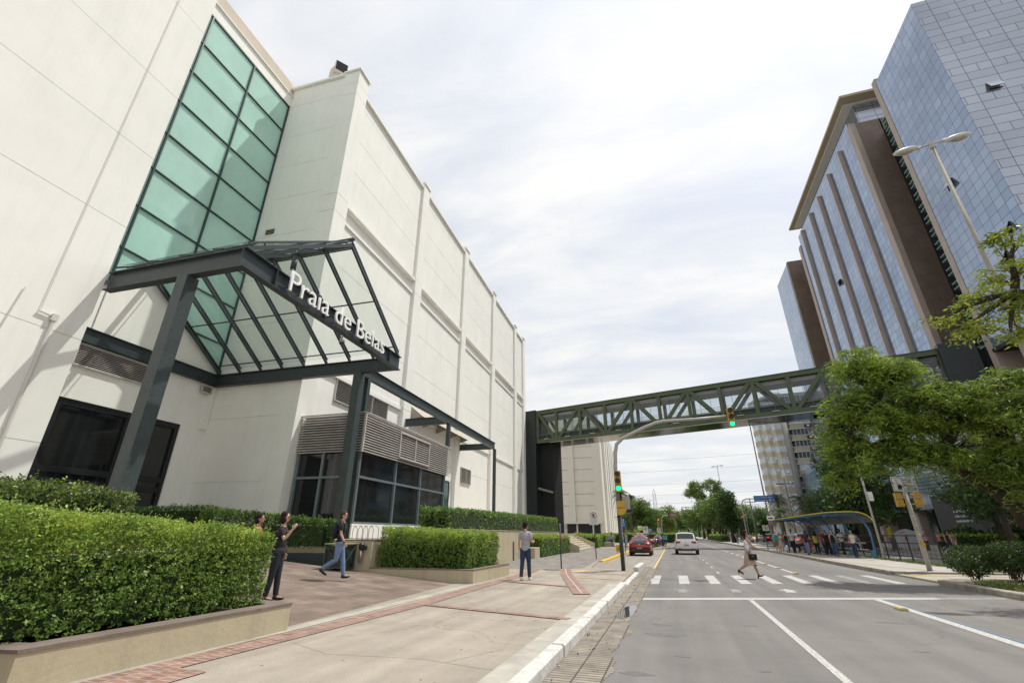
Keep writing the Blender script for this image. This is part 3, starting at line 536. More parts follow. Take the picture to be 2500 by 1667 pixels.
# ================================================================ ENTRANCE CANOPY
can = bthing('entrance_canopy', 'dark steel gabled glass canopy over the mall entrance with white lettering on its beam', 'canopy', -18.4, 15.7)
OC = (-18.4, 15.7, 0)
def cp_(name, mb, mat, par=None, **k): return mb.build(name, mat, par or can, **k)
UF_, UBk, V0, V1, VR = -12.3, -24.6, 10.35, 21.05, 15.7; ZB = 10.27; ZR = 14.4
fb = cp_('front_beam', MB(OC).ibeam((UF_, V0 - .15, ZB), (UF_, V1 + .15, ZB), .3, .76), steel)
stf = MB(OC)
for v in (11.7, 14.6, 17.5, 20.0): stf.box(UF_ - .14, UF_ + .14, v - .012, v + .012, ZB - .35, ZB + .35)
cp_('stiffener', stf, steel, fb)
text('Praia de Belas', 1.24, .035, M('letter_white', (.86, .86, .85), .4, .04), 'lettering', fb, Matrix.Translation((UF_ + .30 + 18.4, 12.10 - 15.7, 10.02)) @ Matrix.Rotation(R(90), 4, 'Z') @ Matrix.Rotation(R(90), 4, 'X'), sx=1.015, align='LEFT', off=-.004)
lp = MB(OC)
for v in np.linspace(12.3, 19.4, 12): lp.tube([(UF_, v, 10.2), (UF_ + .28, v, 10.2)], .02, 5)
cp_('letter_pins', lp, steel, fb)
cp_('eave_beam', MB(OC).ibeam((-18.46, V0, ZB), (UF_ - .02, V0, ZB), .3, .74), steel); cp_('eave_beam', MB(OC).ibeam((UBk, V1, ZB), (UF_ - .02, V1, ZB), .3, .74), steel)
cp_('wall_beam', MB(OC).ibeam((UBk, 10.2, ZB), (UBk, 21.2, ZB), .25, .7), steel)
slope = (ZR - 10.68) / (VR - V0)
def raf(u, sgn, dz=0., w_=.09, h=.12, z0=10.70):
    va = V0 if sgn < 0 else V1; return ((u, va, z0 + dz), (u, VR, ZR + dz))
us = np.linspace(UBk + .1, UF_, 9)
for sgn in (-1, 1):
    for u in us:
        r_ = MB(OC); a, b = raf(u, sgn); 
        if sgn < 0 and u < -18.6: continue
        r_.bar(a, b, .1, .13); a2, b2_ = raf(u, sgn, .22); r_.bar(a2, b2_, .07, .07)
        for t in (.12, .4, .68, .93): p = Vector(a).lerp(Vector(b), t); r_.bar(p, p + Vector((0, 0, .22)), .05, .05)
        cp_('rafter', r_, steel)
    for t in (.06, .5, .95):
        va = V0 if sgn < 0 else V1; v = va + (VR - va) * t; z = 10.7 + (ZR - 10.7) * t + .2; u0 = UBk if sgn > 0 else -18.4
        cp_('purlin', MB(OC).bar((u0, v, z), (UF_, v, z), .04, .06), steel)
    v0g = V0 if sgn < 0 else V1; u0 = UBk if sgn > 0 else -18.4
    cp_('glass_roof', MB(OC).add([(u0, v0g, 10.98), (UF_ + .05, v0g, 10.98), (UF_ + .05, VR, ZR + .28), (u0, VR, ZR + .28)], [(0, 1, 2, 3)]), glassM('canopy_glass', (.88, .93, .90), .03))
cp_('ridge_beam', MB(OC).bar((UBk, VR, ZR), (UF_, VR, ZR), .12, .2).bar((UBk, VR, ZR + .34), (UF_ + .1, VR, ZR + .34), .16, .1), steel)
cp_('gable_tie', MB(OC).bar((UBk, 10.3, 10.8), (UBk, VR, ZR + .1), .12, .2).bar((UBk, 21.1, 10.8), (UBk, VR, ZR + .1), .12, .2), steel)
for v in (10.38, 21.1):
    c_ = cp_('column', MB(OC).box(-14.86, -14.4, v - .23, v + .23, .0, 9.9), steel2, bevel=.012); rv = MB(OC)
    for k in range(24): rv.ell((-14.39, v - .17, .8 + k * .37), (.012, .018, .018), 6, 4)
    cp_('rivets', rv, steel2, c_)
dm = MB(OC).tube([(-12.3, 16.1, 9.9), (-12.3, 16.1, 9.72)], .03, 8).tube([(-12.3, 16.1, 9.72), (-12.3, 16.1, 9.5)], [.1, .13], 14); dmo = dm.build('security_camera', M('camera_grey', (.40, .38, .36), .5, .1), None, True); dmo.parent = None
dmo.location = uvw(*OC[:2]); dmo.rotation_euler = (0, 0, TH); tag(dmo, 'grey dome security camera hanging under the lettered beam', 'security camera')
MB(OC).ell((-12.3, 16.1, 9.48), (.115, .115, .12), 14, 8).build('camera_dome', M('smoked_dome', (.05, .04, .04), .1), dmo, True)
spn = MB(OC).tube([(-12.6, 12.8, 11.95), (-12.6, 12.8, 11.35)], .11, 14).tube([(-12.6, 12.8, 12.3), (-12.6, 12.8, 11.95)], .02, 6).build('spotlight', steel, None, True); spn.location = uvw(*OC[:2]); spn.rotation_euler = (0, 0, TH); tag(spn, 'black cylinder spotlight hung under the canopy glass above the first letter', 'spotlight')
MB(OC).ell((-12.6, 12.8, 11.35), (.08, .08, .02), 12, 4).build('lens', M('lamp_lens', (.5, .47, .4), .2), spn, True)
# ================================================================ STEEL PERGOLA along the front
pg = bthing('steel_pergola', 'bare dark steel I-beam frame on slim posts in front of the white facade', 'steel frame', -14.5, 34)
OP = (-14.5, 34, 0)
MB(OP).ibeam((-14.6, 21.4, 10.15), (-14.6, 46.4, 10.15), .26, .66).build('long_beam', steel2, pg)
for v in (33.9, 46.2): MB(OP).ibeam((-18.46, v, 10.15), (-14.7, v, 10.15), .24, .62).build('cross_beam', steel2, pg)
for v, z0 in ((21.85, 1.2), (33.85, 7.8), (46.3, .1)): MB(OP).box(-14.7, -14.42, v - .14, v + .14, z0, 9.82).build('post', steel2, pg)
# ================================================================ PLANTERS, WALLS, HEDGES
beige = wall_detail(M('beige_paint', (.44, .385, .265), .85, .10, 1.2, .3, 14), .16)
capM = M('stone_coping', (.185, .145, .12), .85, .25, 3, .4, 25)
soil = M('planter_soil', (.05, .037, .025), .95, .4, 5, 1., 20)
hedgeL = leafM('box_hedge_leaf', (.07, .14, .025), (.27, .40, .085), .35, 7)
hedgeD = leafM('dark_hedge_leaf', (.022, .055, .014), (.11, .20, .045), .3, 1.6)
hedgeM_ = leafM('mid_hedge_leaf', (.05, .10, .025), (.21, .34, .08), .3, 1.2)
newM = leafM('new_growth_leaf', (.17, .28, .03), (.50, .60, .12), .4, 7)
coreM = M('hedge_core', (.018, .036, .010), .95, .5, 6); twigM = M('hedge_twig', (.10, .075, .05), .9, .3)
def hedge(name, label, foot, z0, ztop, n, size, mat, group=None, rough=.06, sprig=0, core_in=.2, new=.7):
    """foot: 4 world xy corners (ring order). ztop: 4 corner heights. leaves spread in a shell over the clipped block"""
    F = np.array(foot, float); Z = np.array(ztop if isinstance(ztop, (list, tuple)) else [ztop] * 4, float); c = F.mean(0)
    t = thing(name, label, 'hedge', (c[0], c[1], z0), 0, group)
    def bil(a, b): return (F[0] * ((1 - a) * (1 - b))[:, None] + F[1] * (a * (1 - b))[:, None] + F[2] * (a * b)[:, None] + F[3] * ((1 - a) * b)[:, None])
    def bz(a, b): return Z[0] * (1 - a) * (1 - b) + Z[1] * a * (1 - b) + Z[2] * a * b + Z[3] * (1 - a) * b
    ed = [np.linalg.norm(F[(i + 1) % 4] - F[i]) for i in range(4)]; H = Z.mean() - z0
    areas = [e * H for e in ed] + [(ed[0] + ed[2]) / 2 * (ed[1] + ed[3]) / 2]; areas = np.array(areas); cnt = (n * areas / areas.sum()).astype(int); Ps = []
    for i in range(5):
        k = cnt[i]; dpt = np.abs(rng.normal(0, .04 + rough * .6, k)) + (rng.random(k) < .38) * rng.exponential(.13, k); s = rng.random(k); 
        if i < 4:
            h = rng.random(k) ** .9; inw = dpt / max(ed[(i + 1) % 4], .1)
            a, b = [(s, inw), (1 - dpt / ed[0], s), (s, 1 - dpt / ed[1]), (dpt / ed[0], s)][i]
            if i == 0: b = dpt / ed[1]
            P = bil(a, b); z = z0 + .02 + h * (bz(a, b) - z0)
        else:
            a = rng.random(k); b = rng.random(k); P = bil(a, b); z = bz(a, b) - dpt
        P = np.column_stack([P, z])
        # slow bulges and rounded upper edge
        q = np.sin(P[:, 0] * 5.1 + P[:, 2] * 3) * np.cos(P[:, 1] * 4.3 - P[:, 2] * 4.1); ce = np.append(c, 0)
        dirn = P - ce; dirn[:, 2] = 0; L_ = np.linalg.norm(dirn, axis=1)[:, None] + .01; P[:, :2] += (dirn / L_)[:, :2] * (q * rough * .8)[:, None]
        hz = ((P[:, 2] - z0) / H).clip(0, 1.1); 
        m = (a < .06) | (a > .94) | (b < .06) | (b > .94) if i == 4 else np.ones(len(P), bool)
        if i == 4: P[:, 2] += q * rough * .9; P[m, 2] -= rough * .9 * rng.random(m.sum())
        else: P[:, :2] -= (dirn / L_)[:, :2] * (((hz - .86).clip(0, 1) / .14) ** 2 * rough * 1.1)[:, None]; P[:, :2] -= (dirn / L_)[:, :2] * (((.2 - hz).clip(0, 1) / .2) * rough * .6)[:, None]
        Ps.append(P)
    P = np.concatenate(Ps)
    K_ = 9; S = P[rng.random(len(P)) < 1 / K_]; tl = size * 2.2; o_ = S - np.array([c[0], c[1], z0 + H * .45]); o_ /= np.linalg.norm(o_, axis=1)[:, None]; o_ = o_ * .9 + rng.normal(0, .55, o_.shape); o_[:, 2] += .25; o_ /= np.linalg.norm(o_, axis=1)[:, None]
    P = np.concatenate([S + o_ * (tl * (j / K_ - .5)) + rng.normal(0, size * .22, S.shape) for j in range(K_)] + [P[rng.random(len(P)) < .25]])
    if sprig:
        a = rng.random(sprig); b = rng.random(sprig); S = np.column_stack([bil(a, b), bz(a, b)]); hh = np.abs(rng.normal(0, .055, sprig)) + .02
        for k in range(12): P = np.concatenate([P, S + np.column_stack([rng.normal(0, .012, (sprig, 2)), hh * k / 11])])
    P -= np.array([c[0], c[1], z0])
    if new:
        pr_n = ((P[:, 2] / H - .42) / .55).clip(0, 1) ** 1.3 * (1 + .5 * np.sin(P[:, 0] * 7 + P[:, 1] * 5)); top_ = rng.random(len(P)) < pr_n * new * 1.15; leaves('new_growth', P[top_], size * 1.05, newM, t, aspect=.5); P = P[~top_]
    leaves('foliage', P, size, mat, t, aspect=.55)
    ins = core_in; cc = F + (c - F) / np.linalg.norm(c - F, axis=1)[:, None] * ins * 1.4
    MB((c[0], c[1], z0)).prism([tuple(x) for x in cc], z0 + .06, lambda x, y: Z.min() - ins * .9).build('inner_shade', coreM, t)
    tw = MB((c[0], c[1], z0)); 
    for k in range(int(ed[0] * 6)): 
        a = rng.random(1); b = rng.uniform(.15, .85, 1); p = bil(a, b)[0]; tw.tube([(p[0], p[1], z0 - .02), (p[0] + rnd.uniform(-.1, .1), p[1] + rnd.uniform(-.1, .1), z0 + H * .5)], .012, 4)
    tw.build('stems', twigM, t); return t
def planter(name, label, outer, z0, z1, capw, cat='planter', zb=None):
    """low wall ring following outer corners, with coping and soil"""
    c = np.mean(np.array(outer), 0); t = thing(name, label, cat, (c[0], c[1], 0)); O3 = (c[0], c[1], 0); n = len(outer)
    F = [Vector((x, y, 0)) for x, y in outer]; C3 = Vector((c[0], c[1], 0))
    inn = []
    for i in range(n):
        a = (F[i] - F[i - 1]).normalized(); b = (F[(i + 1) % n] - F[i]).normalized(); na = Vector((-a.y, a.x, 0)); nb = Vector((-b.y, b.x, 0)); k = na + nb; k *= capw / max(.3, (k.dot(na))); inn.append(F[i] + k)
    m = MB(O3); cp = MB(O3)
    for i in range(n):
        j = (i + 1) % n; q = [F[i], F[j], inn[j], inn[i]]; m.prism([(p.x, p.y) for p in q], z0, z1)
        e = .015; qo = [F[i] + (F[i] - C3).normalized() * e, F[j] + (F[j] - C3).normalized() * e, inn[j], inn[i]]; cp.prism([(p.x, p.y) for p in qo], z1 + .001, z1 + .035)
    m.build('wall', beige, t); cp.build('coping', capM, t); MB(O3).prism([(p.x, p.y) for p in inn], z0, z1 - .08).build('soil', soil, t); return t
planter('planter', 'long low beige planter wall with brown coping under the big front hedge', [(-6.38, 3.6), (-6.3, 7.24), (-8.6, 7.7), (-13.5, 6.2), (-12.5, 2.6)], 0, .50, .3)
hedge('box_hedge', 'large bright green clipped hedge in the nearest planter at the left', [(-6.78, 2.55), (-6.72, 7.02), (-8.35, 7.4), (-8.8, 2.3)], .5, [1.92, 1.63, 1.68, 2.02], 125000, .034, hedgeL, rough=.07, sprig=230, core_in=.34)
MB((-10.5, 5.5, 0)).prism([(-8.9, 3.4), (-8.75, 6.9), (-13.5, 9.4), (-15.4, 4.2)], 0, 1.3).build('raised_bed', beige, None)
_rb = bpy.data.objects['raised_bed']; _rb.location = (-10.5, 5.5, 0); tag(_rb, 'raised beige bed hidden behind the front hedge, carrying the darker hedge', 'planter')
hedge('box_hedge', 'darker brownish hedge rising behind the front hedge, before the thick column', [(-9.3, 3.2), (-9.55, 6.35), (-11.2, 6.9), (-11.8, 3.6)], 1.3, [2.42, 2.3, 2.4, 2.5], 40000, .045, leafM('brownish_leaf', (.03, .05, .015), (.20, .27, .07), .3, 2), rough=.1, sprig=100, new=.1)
# planter beside the paved path, with its higher back wall
P2 = [uvw(-9.42, 15.68)[:2], uvw(-5.6, 15.68)[:2], uvw(-5.4, 19.3)[:2], uvw(-9.42, 19.3)[:2]]
planter('planter', 'beige planter wall at the corner of the tiled plaza, under the middle hedge', P2, 0, .51, .24)
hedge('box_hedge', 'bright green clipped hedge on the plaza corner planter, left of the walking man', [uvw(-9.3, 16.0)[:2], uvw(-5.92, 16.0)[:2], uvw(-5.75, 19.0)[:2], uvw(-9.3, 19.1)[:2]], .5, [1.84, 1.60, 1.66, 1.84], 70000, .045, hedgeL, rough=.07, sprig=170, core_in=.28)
tw_ = bthing('terrace_wall', 'tall beige end wall carrying hoop railing, between bin and middle hedge', 'wall', -10, 17)
MB((-10, 17, 0)).box(-10.6, -9.43, 15.69, 18.5, 0, 1.40).build('wall', beige, tw_); MB((-10, 17, 0)).box(-10.62, -9.41, 15.67, 18.52, 1.401, 1.435).build('coping', capM, tw_)
MB((-10, 17, 0)).box(-18.4, -10.65, 18.0, 21.7, 0, 1.40).box(-10.6, -8.46, 19.35, 33, 0, 1.25).build('terrace', beige, tw_)
rl = MB()
for i in range(5):
    u = -10.42 + i * .22; pts = [(u + .2 * math.cos(a) - .0, 15.9, 1.74 + .16 * math.sin(a)) for a in np.linspace(math.pi, 0, 9)]; pts = [(u - .2, 15.9, 1.43)] + pts + [(u + .2, 15.9, 1.43)]; rl.tube(pts, .009, 5)
rl.box(-10.65, -9.3, 15.89, 15.91, 1.46, 1.475); r_ = rl.build('hoop_railing', M('black_iron', (.02, .02, .022), .5, .1), None); r_.rotation_euler = (0, 0, TH); tag(r_, 'low black hoop railing on top of the beige end wall', 'railing')
a_ = bthing('ashtray', 'wall-mounted steel cylinder ashtray with black cap on the beige wall', 'ashtray', -9.75, 15.62, 1.1)
MB().tube([(0, -.06, -.38), (0, -.06, .02)], .055, 14).ell((0, -.06, -.38), (.055, .055, .05), 14, 6).build('tube', M('brushed_steel', (.42, .40, .38), .3, .15, 3, 0, 1, .9), a_, True)
MB().tube([(0, -.06, .02), (0, -.06, .06), (0, -.06, .18), (0, -.06, .24)], [.075, .09, .09, .03], 14).box(.05, .17, -.09, .02, .0, .14).build('cap', M('black_plastic', (.015, .015, .016), .4, .1), a_)
bn = bthing('litter_bin', 'square dark green bin box with crossed braces beside the beige wall', 'bin', -10.35, 15.25, .5)
MB().box(-.36, .30, -.30, .33, .06, .72).build('body', M('bin_panel', (.022, .03, .03), .55, .2), bn)
q = MB()
for x, y in ((-.38, -.32), (.32, -.32), (-.38, .35), (.32, .35)): q.box(x - .025, x + .025, y - .025, y + .025, 0, .8)
for y in (-.33,): q.bar((-.36, y, .1), (.3, y, .7), .03, .03).bar((-.36, y, .7), (.3, y, .1), .03, .03).bar((-.38, y, .08), (.32, y, .08), .04, .04).bar((-.38, y, .66), (.32, y, .66), .04, .04)
q.bar((.34, -.3, .1), (.34, .33, .7), .03, .03).bar((.34, -.3, .7), (.34, .33, .1), .03, .03).build('frame', M('bin_frame_green', (.04, .065, .06), .5, .2), bn)
MB().box(-.43, .37, -.37, .4, .79, .82).build('lid', M('bin_lid', (.40, .33, .23), .7, .3, 8), bn)
pbx = bthing('trough_planter', 'long dark green trough planter behind the walking man', 'planter', -12.5, 16.3, .45)
MB().box(-6.2, 1.05, -.25, .3, -.3, .5).build('trough', M('trough_green', (.022, .034, .034), .55, .25), pbx); MB().box(.95, 1.07, -.28, -.2, 0, .5).build('corner_post', MATS['bin_frame_green'], pbx)
hedge('box_hedge', 'darker hedge growing in the long trough behind the walking people', [uvw(-17.9, 16.1)[:2], uvw(-11.5, 16.1)[:2], uvw(-11.5, 16.6)[:2], uvw(-17.9, 16.6)[:2]], 1.15, [2.62, 2.08, 2.08, 2.62], 34000, .05, leafM('trough_leaf', (.03, .07, .014), (.13, .24, .04), .3, 1.6), rough=.08, sprig=80, new=.12)
hedge('box_hedge', 'dark hedge strip against the mall wall behind the woman', [uvw(-23, 16.9)[:2], uvw(-18.6, 16.9)[:2], uvw(-18.6, 17.8)[:2], uvw(-23, 17.8)[:2]], 1.2, 2.75, 12000, .06, hedgeD, rough=.1, sprig=40, new=0)
# retaining wall and the hedges along it
rw = bthing('retaining_wall', 'long tall beige retaining wall behind the walking man', 'wall', -8.2, 32)
RO = (-8.2, 32, 0)
MB(RO).box(-8.45, -8.05, 19.4, 46.4, 0, 1.80).box(-9.6, -8.45, 19.4, 46.4, 0, 1.7).build('wall', beige, rw); MB(RO).box(-8.47, -8.02, 19.38, 46.42, 1.801, 1.83).build('coping', beige, rw)
MB(RO).box(-8.04, -7.3, 32.4, 34.0, 0, .78).build('low_block', beige, rw, bevel=.02); MB(RO).box(-8.04, -7.98, 29.6, 29.75, .1, 1.2).build('pipe_cover', capM, rw)
hedge('box_hedge', 'long high clipped hedge on top of the tall beige retaining wall', [uvw(-8.15, 19.6)[:2], uvw(-8.15, 46.4)[:2], uvw(-9.6, 46.4)[:2], uvw(-9.6, 19.6)[:2]], 1.82, [2.66, 3.02, 3.05, 2.70], 60000, .075, hedgeM_, rough=.09, core_in=.16, new=.12)
hedge('box_hedge', 'green hedge at the foot of the retaining wall, left of the stairs', [uvw(-7.25, 34.2)[:2], uvw(-6.75, 44.3)[:2], uvw(-8.0, 44.3)[:2], uvw(-8.0, 34.2)[:2]], .13, [1.5, 1.42, 1.5, 1.55], 34000, .075, hedgeL, rough=.12, sprig=60, core_in=.12)
st = bthing('stairs', 'wide beige concrete stairs rising from the pavement beside a hedge', 'stairs', -7.5, 51)
SO = (-7.5, 51, 0); s_ = MB(SO)
for k in range(7): s_.box(-30, -6.1 - k * .38, 44.75, 58.3, .0 + .2 * k, .13 + .195 * (k + 1))
s_.build('steps', M('step_concrete', (.46, .41, .31), .9, .2, 2, .4, 20), st, bevel=.012)
for v in (44.4, 58.35): MB(SO).extr([(-5.95, 0), (-5.95, .62), (-8.6, 1.72), (-11, 1.72), (-11, 0)], 1, v, v + .35).build('cheek_wall', beige, st)
MB(SO).box(-12.5, -9.3, 46.5, 50.5, 1.45, 2.0).build('upper_wall', beige, st)
hedge('box_hedge', 'green hedge just right of the stairs, behind the no-parking sign', [(-8.6, 58.9), (-8.9, 65.6), (-11.6, 65.6), (-11.6, 58.9)], .13, [1.45, 1.4, 1.5, 1.8], 20000, .10, hedgeL, rough=.14, core_in=.15)
hedge('box_hedge', 'green hedge behind the seated man, right of the stairs', [(-9.2, 67.5), (-9.8, 88), (-12.5, 88), (-12.2, 67.5)], .13, [1.5, 1.55, 1.6, 1.5], 16000, .12, hedgeM_, rough=.15, core_in=.15)
lw = bthing('low_wall', 'low beige wall end used as a seat by the man beside the hedge', 'wall', -5.15, 66.6); MB().box(-.9, .5, -.6, 7.0, 0, .62).build('wall', beige, lw, bevel=.02)
for i, (x, y, wx, wy, lab) in enumerate([(-13, 96, 7, 1.5, 'long low clipped hedge beyond the parked motorcycles'), (-8.5, 104, 9, 2, 'low rounded hedge left of the far palm trunk'), (-4.5, 112, 5, 2, 'low hedge beyond the red parked car, near the far crossing')]):
    hedge('box_hedge', lab, [(x, y), (x + wx, y + .5), (x + wx, y + wy + .5), (x, y + wy)], .13, 1.75, 7000, .17, leafM('far_hedge_leaf', (.05, .10, .02), (.2, .34, .06), .3, .6), rough=.15, core_in=.15)
hedge('box_hedge', 'clipped hedge strip on the central reservation under the trees', [(9.9, 118), (11.2, 118), (11.6, 168), (10.2, 168)], .13, 1.5, 16000, .17, MATS['far_hedge_leaf'], rough=.15, core_in=.15)
# ================================================================ FOOTBRIDGE
brn = M('bridge_green', (.072, .098, .048), .5, .12, 1, .1, 20); dkgreen = M('bridge_dark_panel', (.022, .028, .028), .45, .2, 1.2)
BA = R(-13); BX, BY = -17.5, 77.0
ax, ay, _ = uvw(-17.5, 77); br = thing('footbridge', 'enclosed green steel truss footbridge crossing high over the avenue', 'footbridge', (ax, ay, 0), BA)
def zt(x): return 21.45 + .0085 * x
ZH = 5.6; LB = 55.2; xs = [1.2 + 0] + [1.2 + 3.55 + 4.33 * i for i in range(12)]; xs = [x for x in xs if x < LB - 1] + [LB]
W_ = 3.6
for side, y0 in ((0, 0.), (1, W_)):
    tr = MB()
    tr.bar((1.0, y0, zt(0) - .33), (LB, y0, zt(LB) - .33), .42, .66); tr.bar((1.0, y0, zt(0) - ZH + .3), (LB, y0, zt(LB) - ZH + .3), .42, .6); tr.build('chord', brn, br)
    for i, x in enumerate(xs): MB().box(x - .24, x + .24, y0 - .18, y0 + .18, zt(x) - ZH + .6, zt(x) - .66).build('truss_post', brn, br)
    for i in range(len(xs) - 1):
        a, b = xs[i], xs[i + 1]; up = (i % 2 == 1); za_ = zt(a) - (ZH - .4 if up else .5); zb_ = zt(b) - (.5 if up else ZH - .4); off = .28
        MB().bar((a + off, y0, za_), (b - off, y0, zb_), .3, .5).build('truss_diagonal', brn, br)
MB().bar((1, -.02, zt(0) - 4.25), (LB, -.02, zt(LB) - 4.25), .16, .2).build('sill_rail', brn, br)
hr = MB(); 
for dz in (3.9, 3.62, 3.34): hr.bar((1, .5, zt(0) - dz), (LB, .5, zt(LB) - dz), .04, .04); hr.bar((1, W_ - .5, zt(0) - dz), (LB, W_ - .5, zt(LB) - dz), .04, .04)
hr.build('handrail', MATS['black_iron'], br)
MB().bar((1, W_ / 2, zt(0) - .06), (LB, W_ / 2, zt(LB) - .06), W_ + .5, .14).build('roof', M('bridge_roof', (.05, .06, .045), .6, .2), br)
MB().bar((1, W_ / 2, zt(0) - 1.0), (LB, W_ / 2, zt(LB) - 1.0), W_ - .6, .5).build('ceiling', M('bridge_ceiling', (.42, .42, .42), .8, .1), br)
MB().bar((1, W_ / 2, zt(0) - ZH + .72), (LB, W_ / 2, zt(LB) - ZH + .72), W_ - .5, .3).build('floor', M('bridge_floor', (.2, .2, .2), .7, .1), br)
MB().bar((1, .12, zt(0) - 4.8), (LB, .12, zt(LB) - 4.8), .06, 1.1).bar((1, W_ - .12, zt(0) - 4.8), (LB, W_ - .12, zt(LB) - 4.8), .06, 1.1).build('skirt_panel', M('bridge_skirt', (.028, .036, .045), .5, .2, 1), br)
MB().bar((3.6, W_ / 2, zt(3.6) - ZH - .12), (LB, W_ / 2, zt(LB) - ZH - .12), W_ + .9, .1).build('soffit', M('polished_soffit', (.30, .285, .27), .10, .15, .35, .35, .9, .95, .5), br)
for y0 in (.3, W_ - .3):
    MB().add([(1, y0, zt(0) - 4.2), (LB, y0, zt(LB) - 4.2), (LB, y0, zt(LB) - .6), (1, y0, zt(0) - .6)], [(0, 1, 2, 3)]).build('glazing', glassM('bridge_glass', (.80, .85, .87), .05), br)
gm = MB()
for x in xs[:-1]:
    for t in (.33, .66): gm.box(x + 4.33 * t, x + 4.33 * t + .04, .31, .36, zt(x) - 4.2, zt(x) - .9)
gm.build('glazing_bars', dkgreen, br)
for i in range(len(xs) - 1):
    xm = (xs[i] + xs[i + 1]) / 2; MB().box(xm - .06, xm + .06, -.06, .06, zt(xm) - ZH + .5, zt(xm) - 4.3).build('mid_stud', brn, br)
    MB().box(xm - .45, xm + .45, -.45, -.30, zt(xm) - ZH + .52, zt(xm) - ZH + .58).build('lamp_strip', M('lamp_strip_white', (.6, .6, .58), .4), br)
t_ = MB().box(-1.5, .95, -.4, 3.6, 0, 21.6).build('end_tower', dkgreen, br)
MB().box(.95, 3.5, 1.2, 1.4, 0, 16.4).box(3.3, 3.55, .9, 4.0, 0, 16.4).build('tower_recess', M('bridge_black', (.010, .010, .011), .7, .2), br)
MB().bar((.9, .3, 8.6), (3.3, .9, 7.9), .3, .35).build('bracket', M('bracket_grey', (.20, .21, .18), .6), br)
tb = MB().box(55.1, 58.3, -.8, 4.0, 14.5, 22.3).build('end_tower', dkgreen, br)
for k, (x, col) in enumerate(((11.6, (.35, .03, .03)), (34.0, (.08, .08, .09)), (1.9, (.04, .04, .05)))):
    pass
# ================================================================ GLASS OFFICE TOWERS (right)
def curtain(name, wide, tall, offs, c1=(.20, .285, .43), c2=(.31, .40, .56)):
    m = brickM(name, c1, c2, (.06, .07, .09), wide, tall, .028, rough=.12, offset=offs, metal=.7, spec=.6, bump=.2, var=.16, vs=.09)
    m.node_tree.nodes['Brick Texture'].squash_frequency = 4; m.node_tree.nodes['Brick Texture'].squash = .5 if wide > 2 else 1.
    return m
cwL = curtain('curtain_wall_side', 1.3, 1.12, 0., (.25, .31, .41), (.31, .38, .49)); cwF = curtain('curtain_wall_front', 2.5, 1.12, 0., (.37, .40, .46), (.43, .46, .52)); cwB = curtain('curtain_wall_fins', 1.25, 1.12, 0., (.24, .31, .42), (.32, .40, .52))
granite = brickM('brown_granite', (.155, .115, .09), (.185, .14, .112), (.10, .075, .065), 2.4, 2.06, .02, rough=.45, bump=.1, var=.15, vs=.6)
granL = M('pink_granite', (.36, .295, .255), .55, .12, .6)
TX = 36.0
def sc_(y): return y * 1.2
tA = thing('office_tower', 'blue glass office tower complex with brown granite piers at the right', 'building', (TX, 60, 0)); TO = (TX, 60, 0)
def tp(name, mb, mat, par=None, **k): return mb.build(name, mat, par or tA, **k)
yA0, yA1, yS, yB0, zA = 49.55, 60.7, 61.65, 70.1, 62.2
tp('glass_volume', MB(TO).box(TX, TX + 34, yA0, yA1, 20.4, zA), cwL)
tp('front_curtain', MB(TO).box(TX + .02, TX + 34, yA0 - .06, yA0 - .002, 20.4, zA + .1), cwF)
tp('edge_pier', MB(TO).box(TX - .05, TX + 3, yA1, yS, 0, 63.0), granL)
# opened windows in the glass
def openwin(x, y, z, side):
    m = MB(TO); d = MB(TO)
    if side == 'F':
        m.bar((x, yA0 - .1, z + 1.9), (x, yA0 - .5, z + .95), 1.25, .05, (0, 1, 0)); d.box(x - .6, x + .6, yA0 - .09, yA0 - .07, z + .85, z + 1.0)
    else:
        m.bar((TX - .08, y, z + 1.9), (TX - .55, y, z + .95), 1.2, .05, (1, 0, 0)); d.box(TX - .03, TX - .01, y - .6, y + .6, z + .78, z + 1.9)
    tp('open_vent', d, dark); tp('vent_sash', m, MATS['curtain_wall_front'])
openwin(TX + 3.2, 0, 45.3, 'F'); openwin(0, 56.2, 38.2, 'L'); openwin(0, 51.9, 28.8, 'L'); openwin(0, 53.9, 26.6, 'L')
# recess with louvred service balconies
tp('recess_wall', MB(TO).box(TX + 3.9, TX + 30, yS, yB0, 20, 61), M('recess_glass', (.02, .025, .028), .15, .4, .3, 0, 1, .3))
tp('recess_return', MB(TO).box(TX + 3.0, TX + 3.9, yA1 + .3, yS + 1.3, 20, 61), granite)
lv = MB(TO)
for k in range(19):
    z = 22.5 + k * 2.06
    for dz in (0, .75): lv.bar((TX + 2.7, yS + .05, z + dz), (TX + 2.7, yB0 - 3.2, z + dz), .7, .16)
tp('service_louvre', lv, M('teal_louvre', (.16, .28, .26), .5, .2))
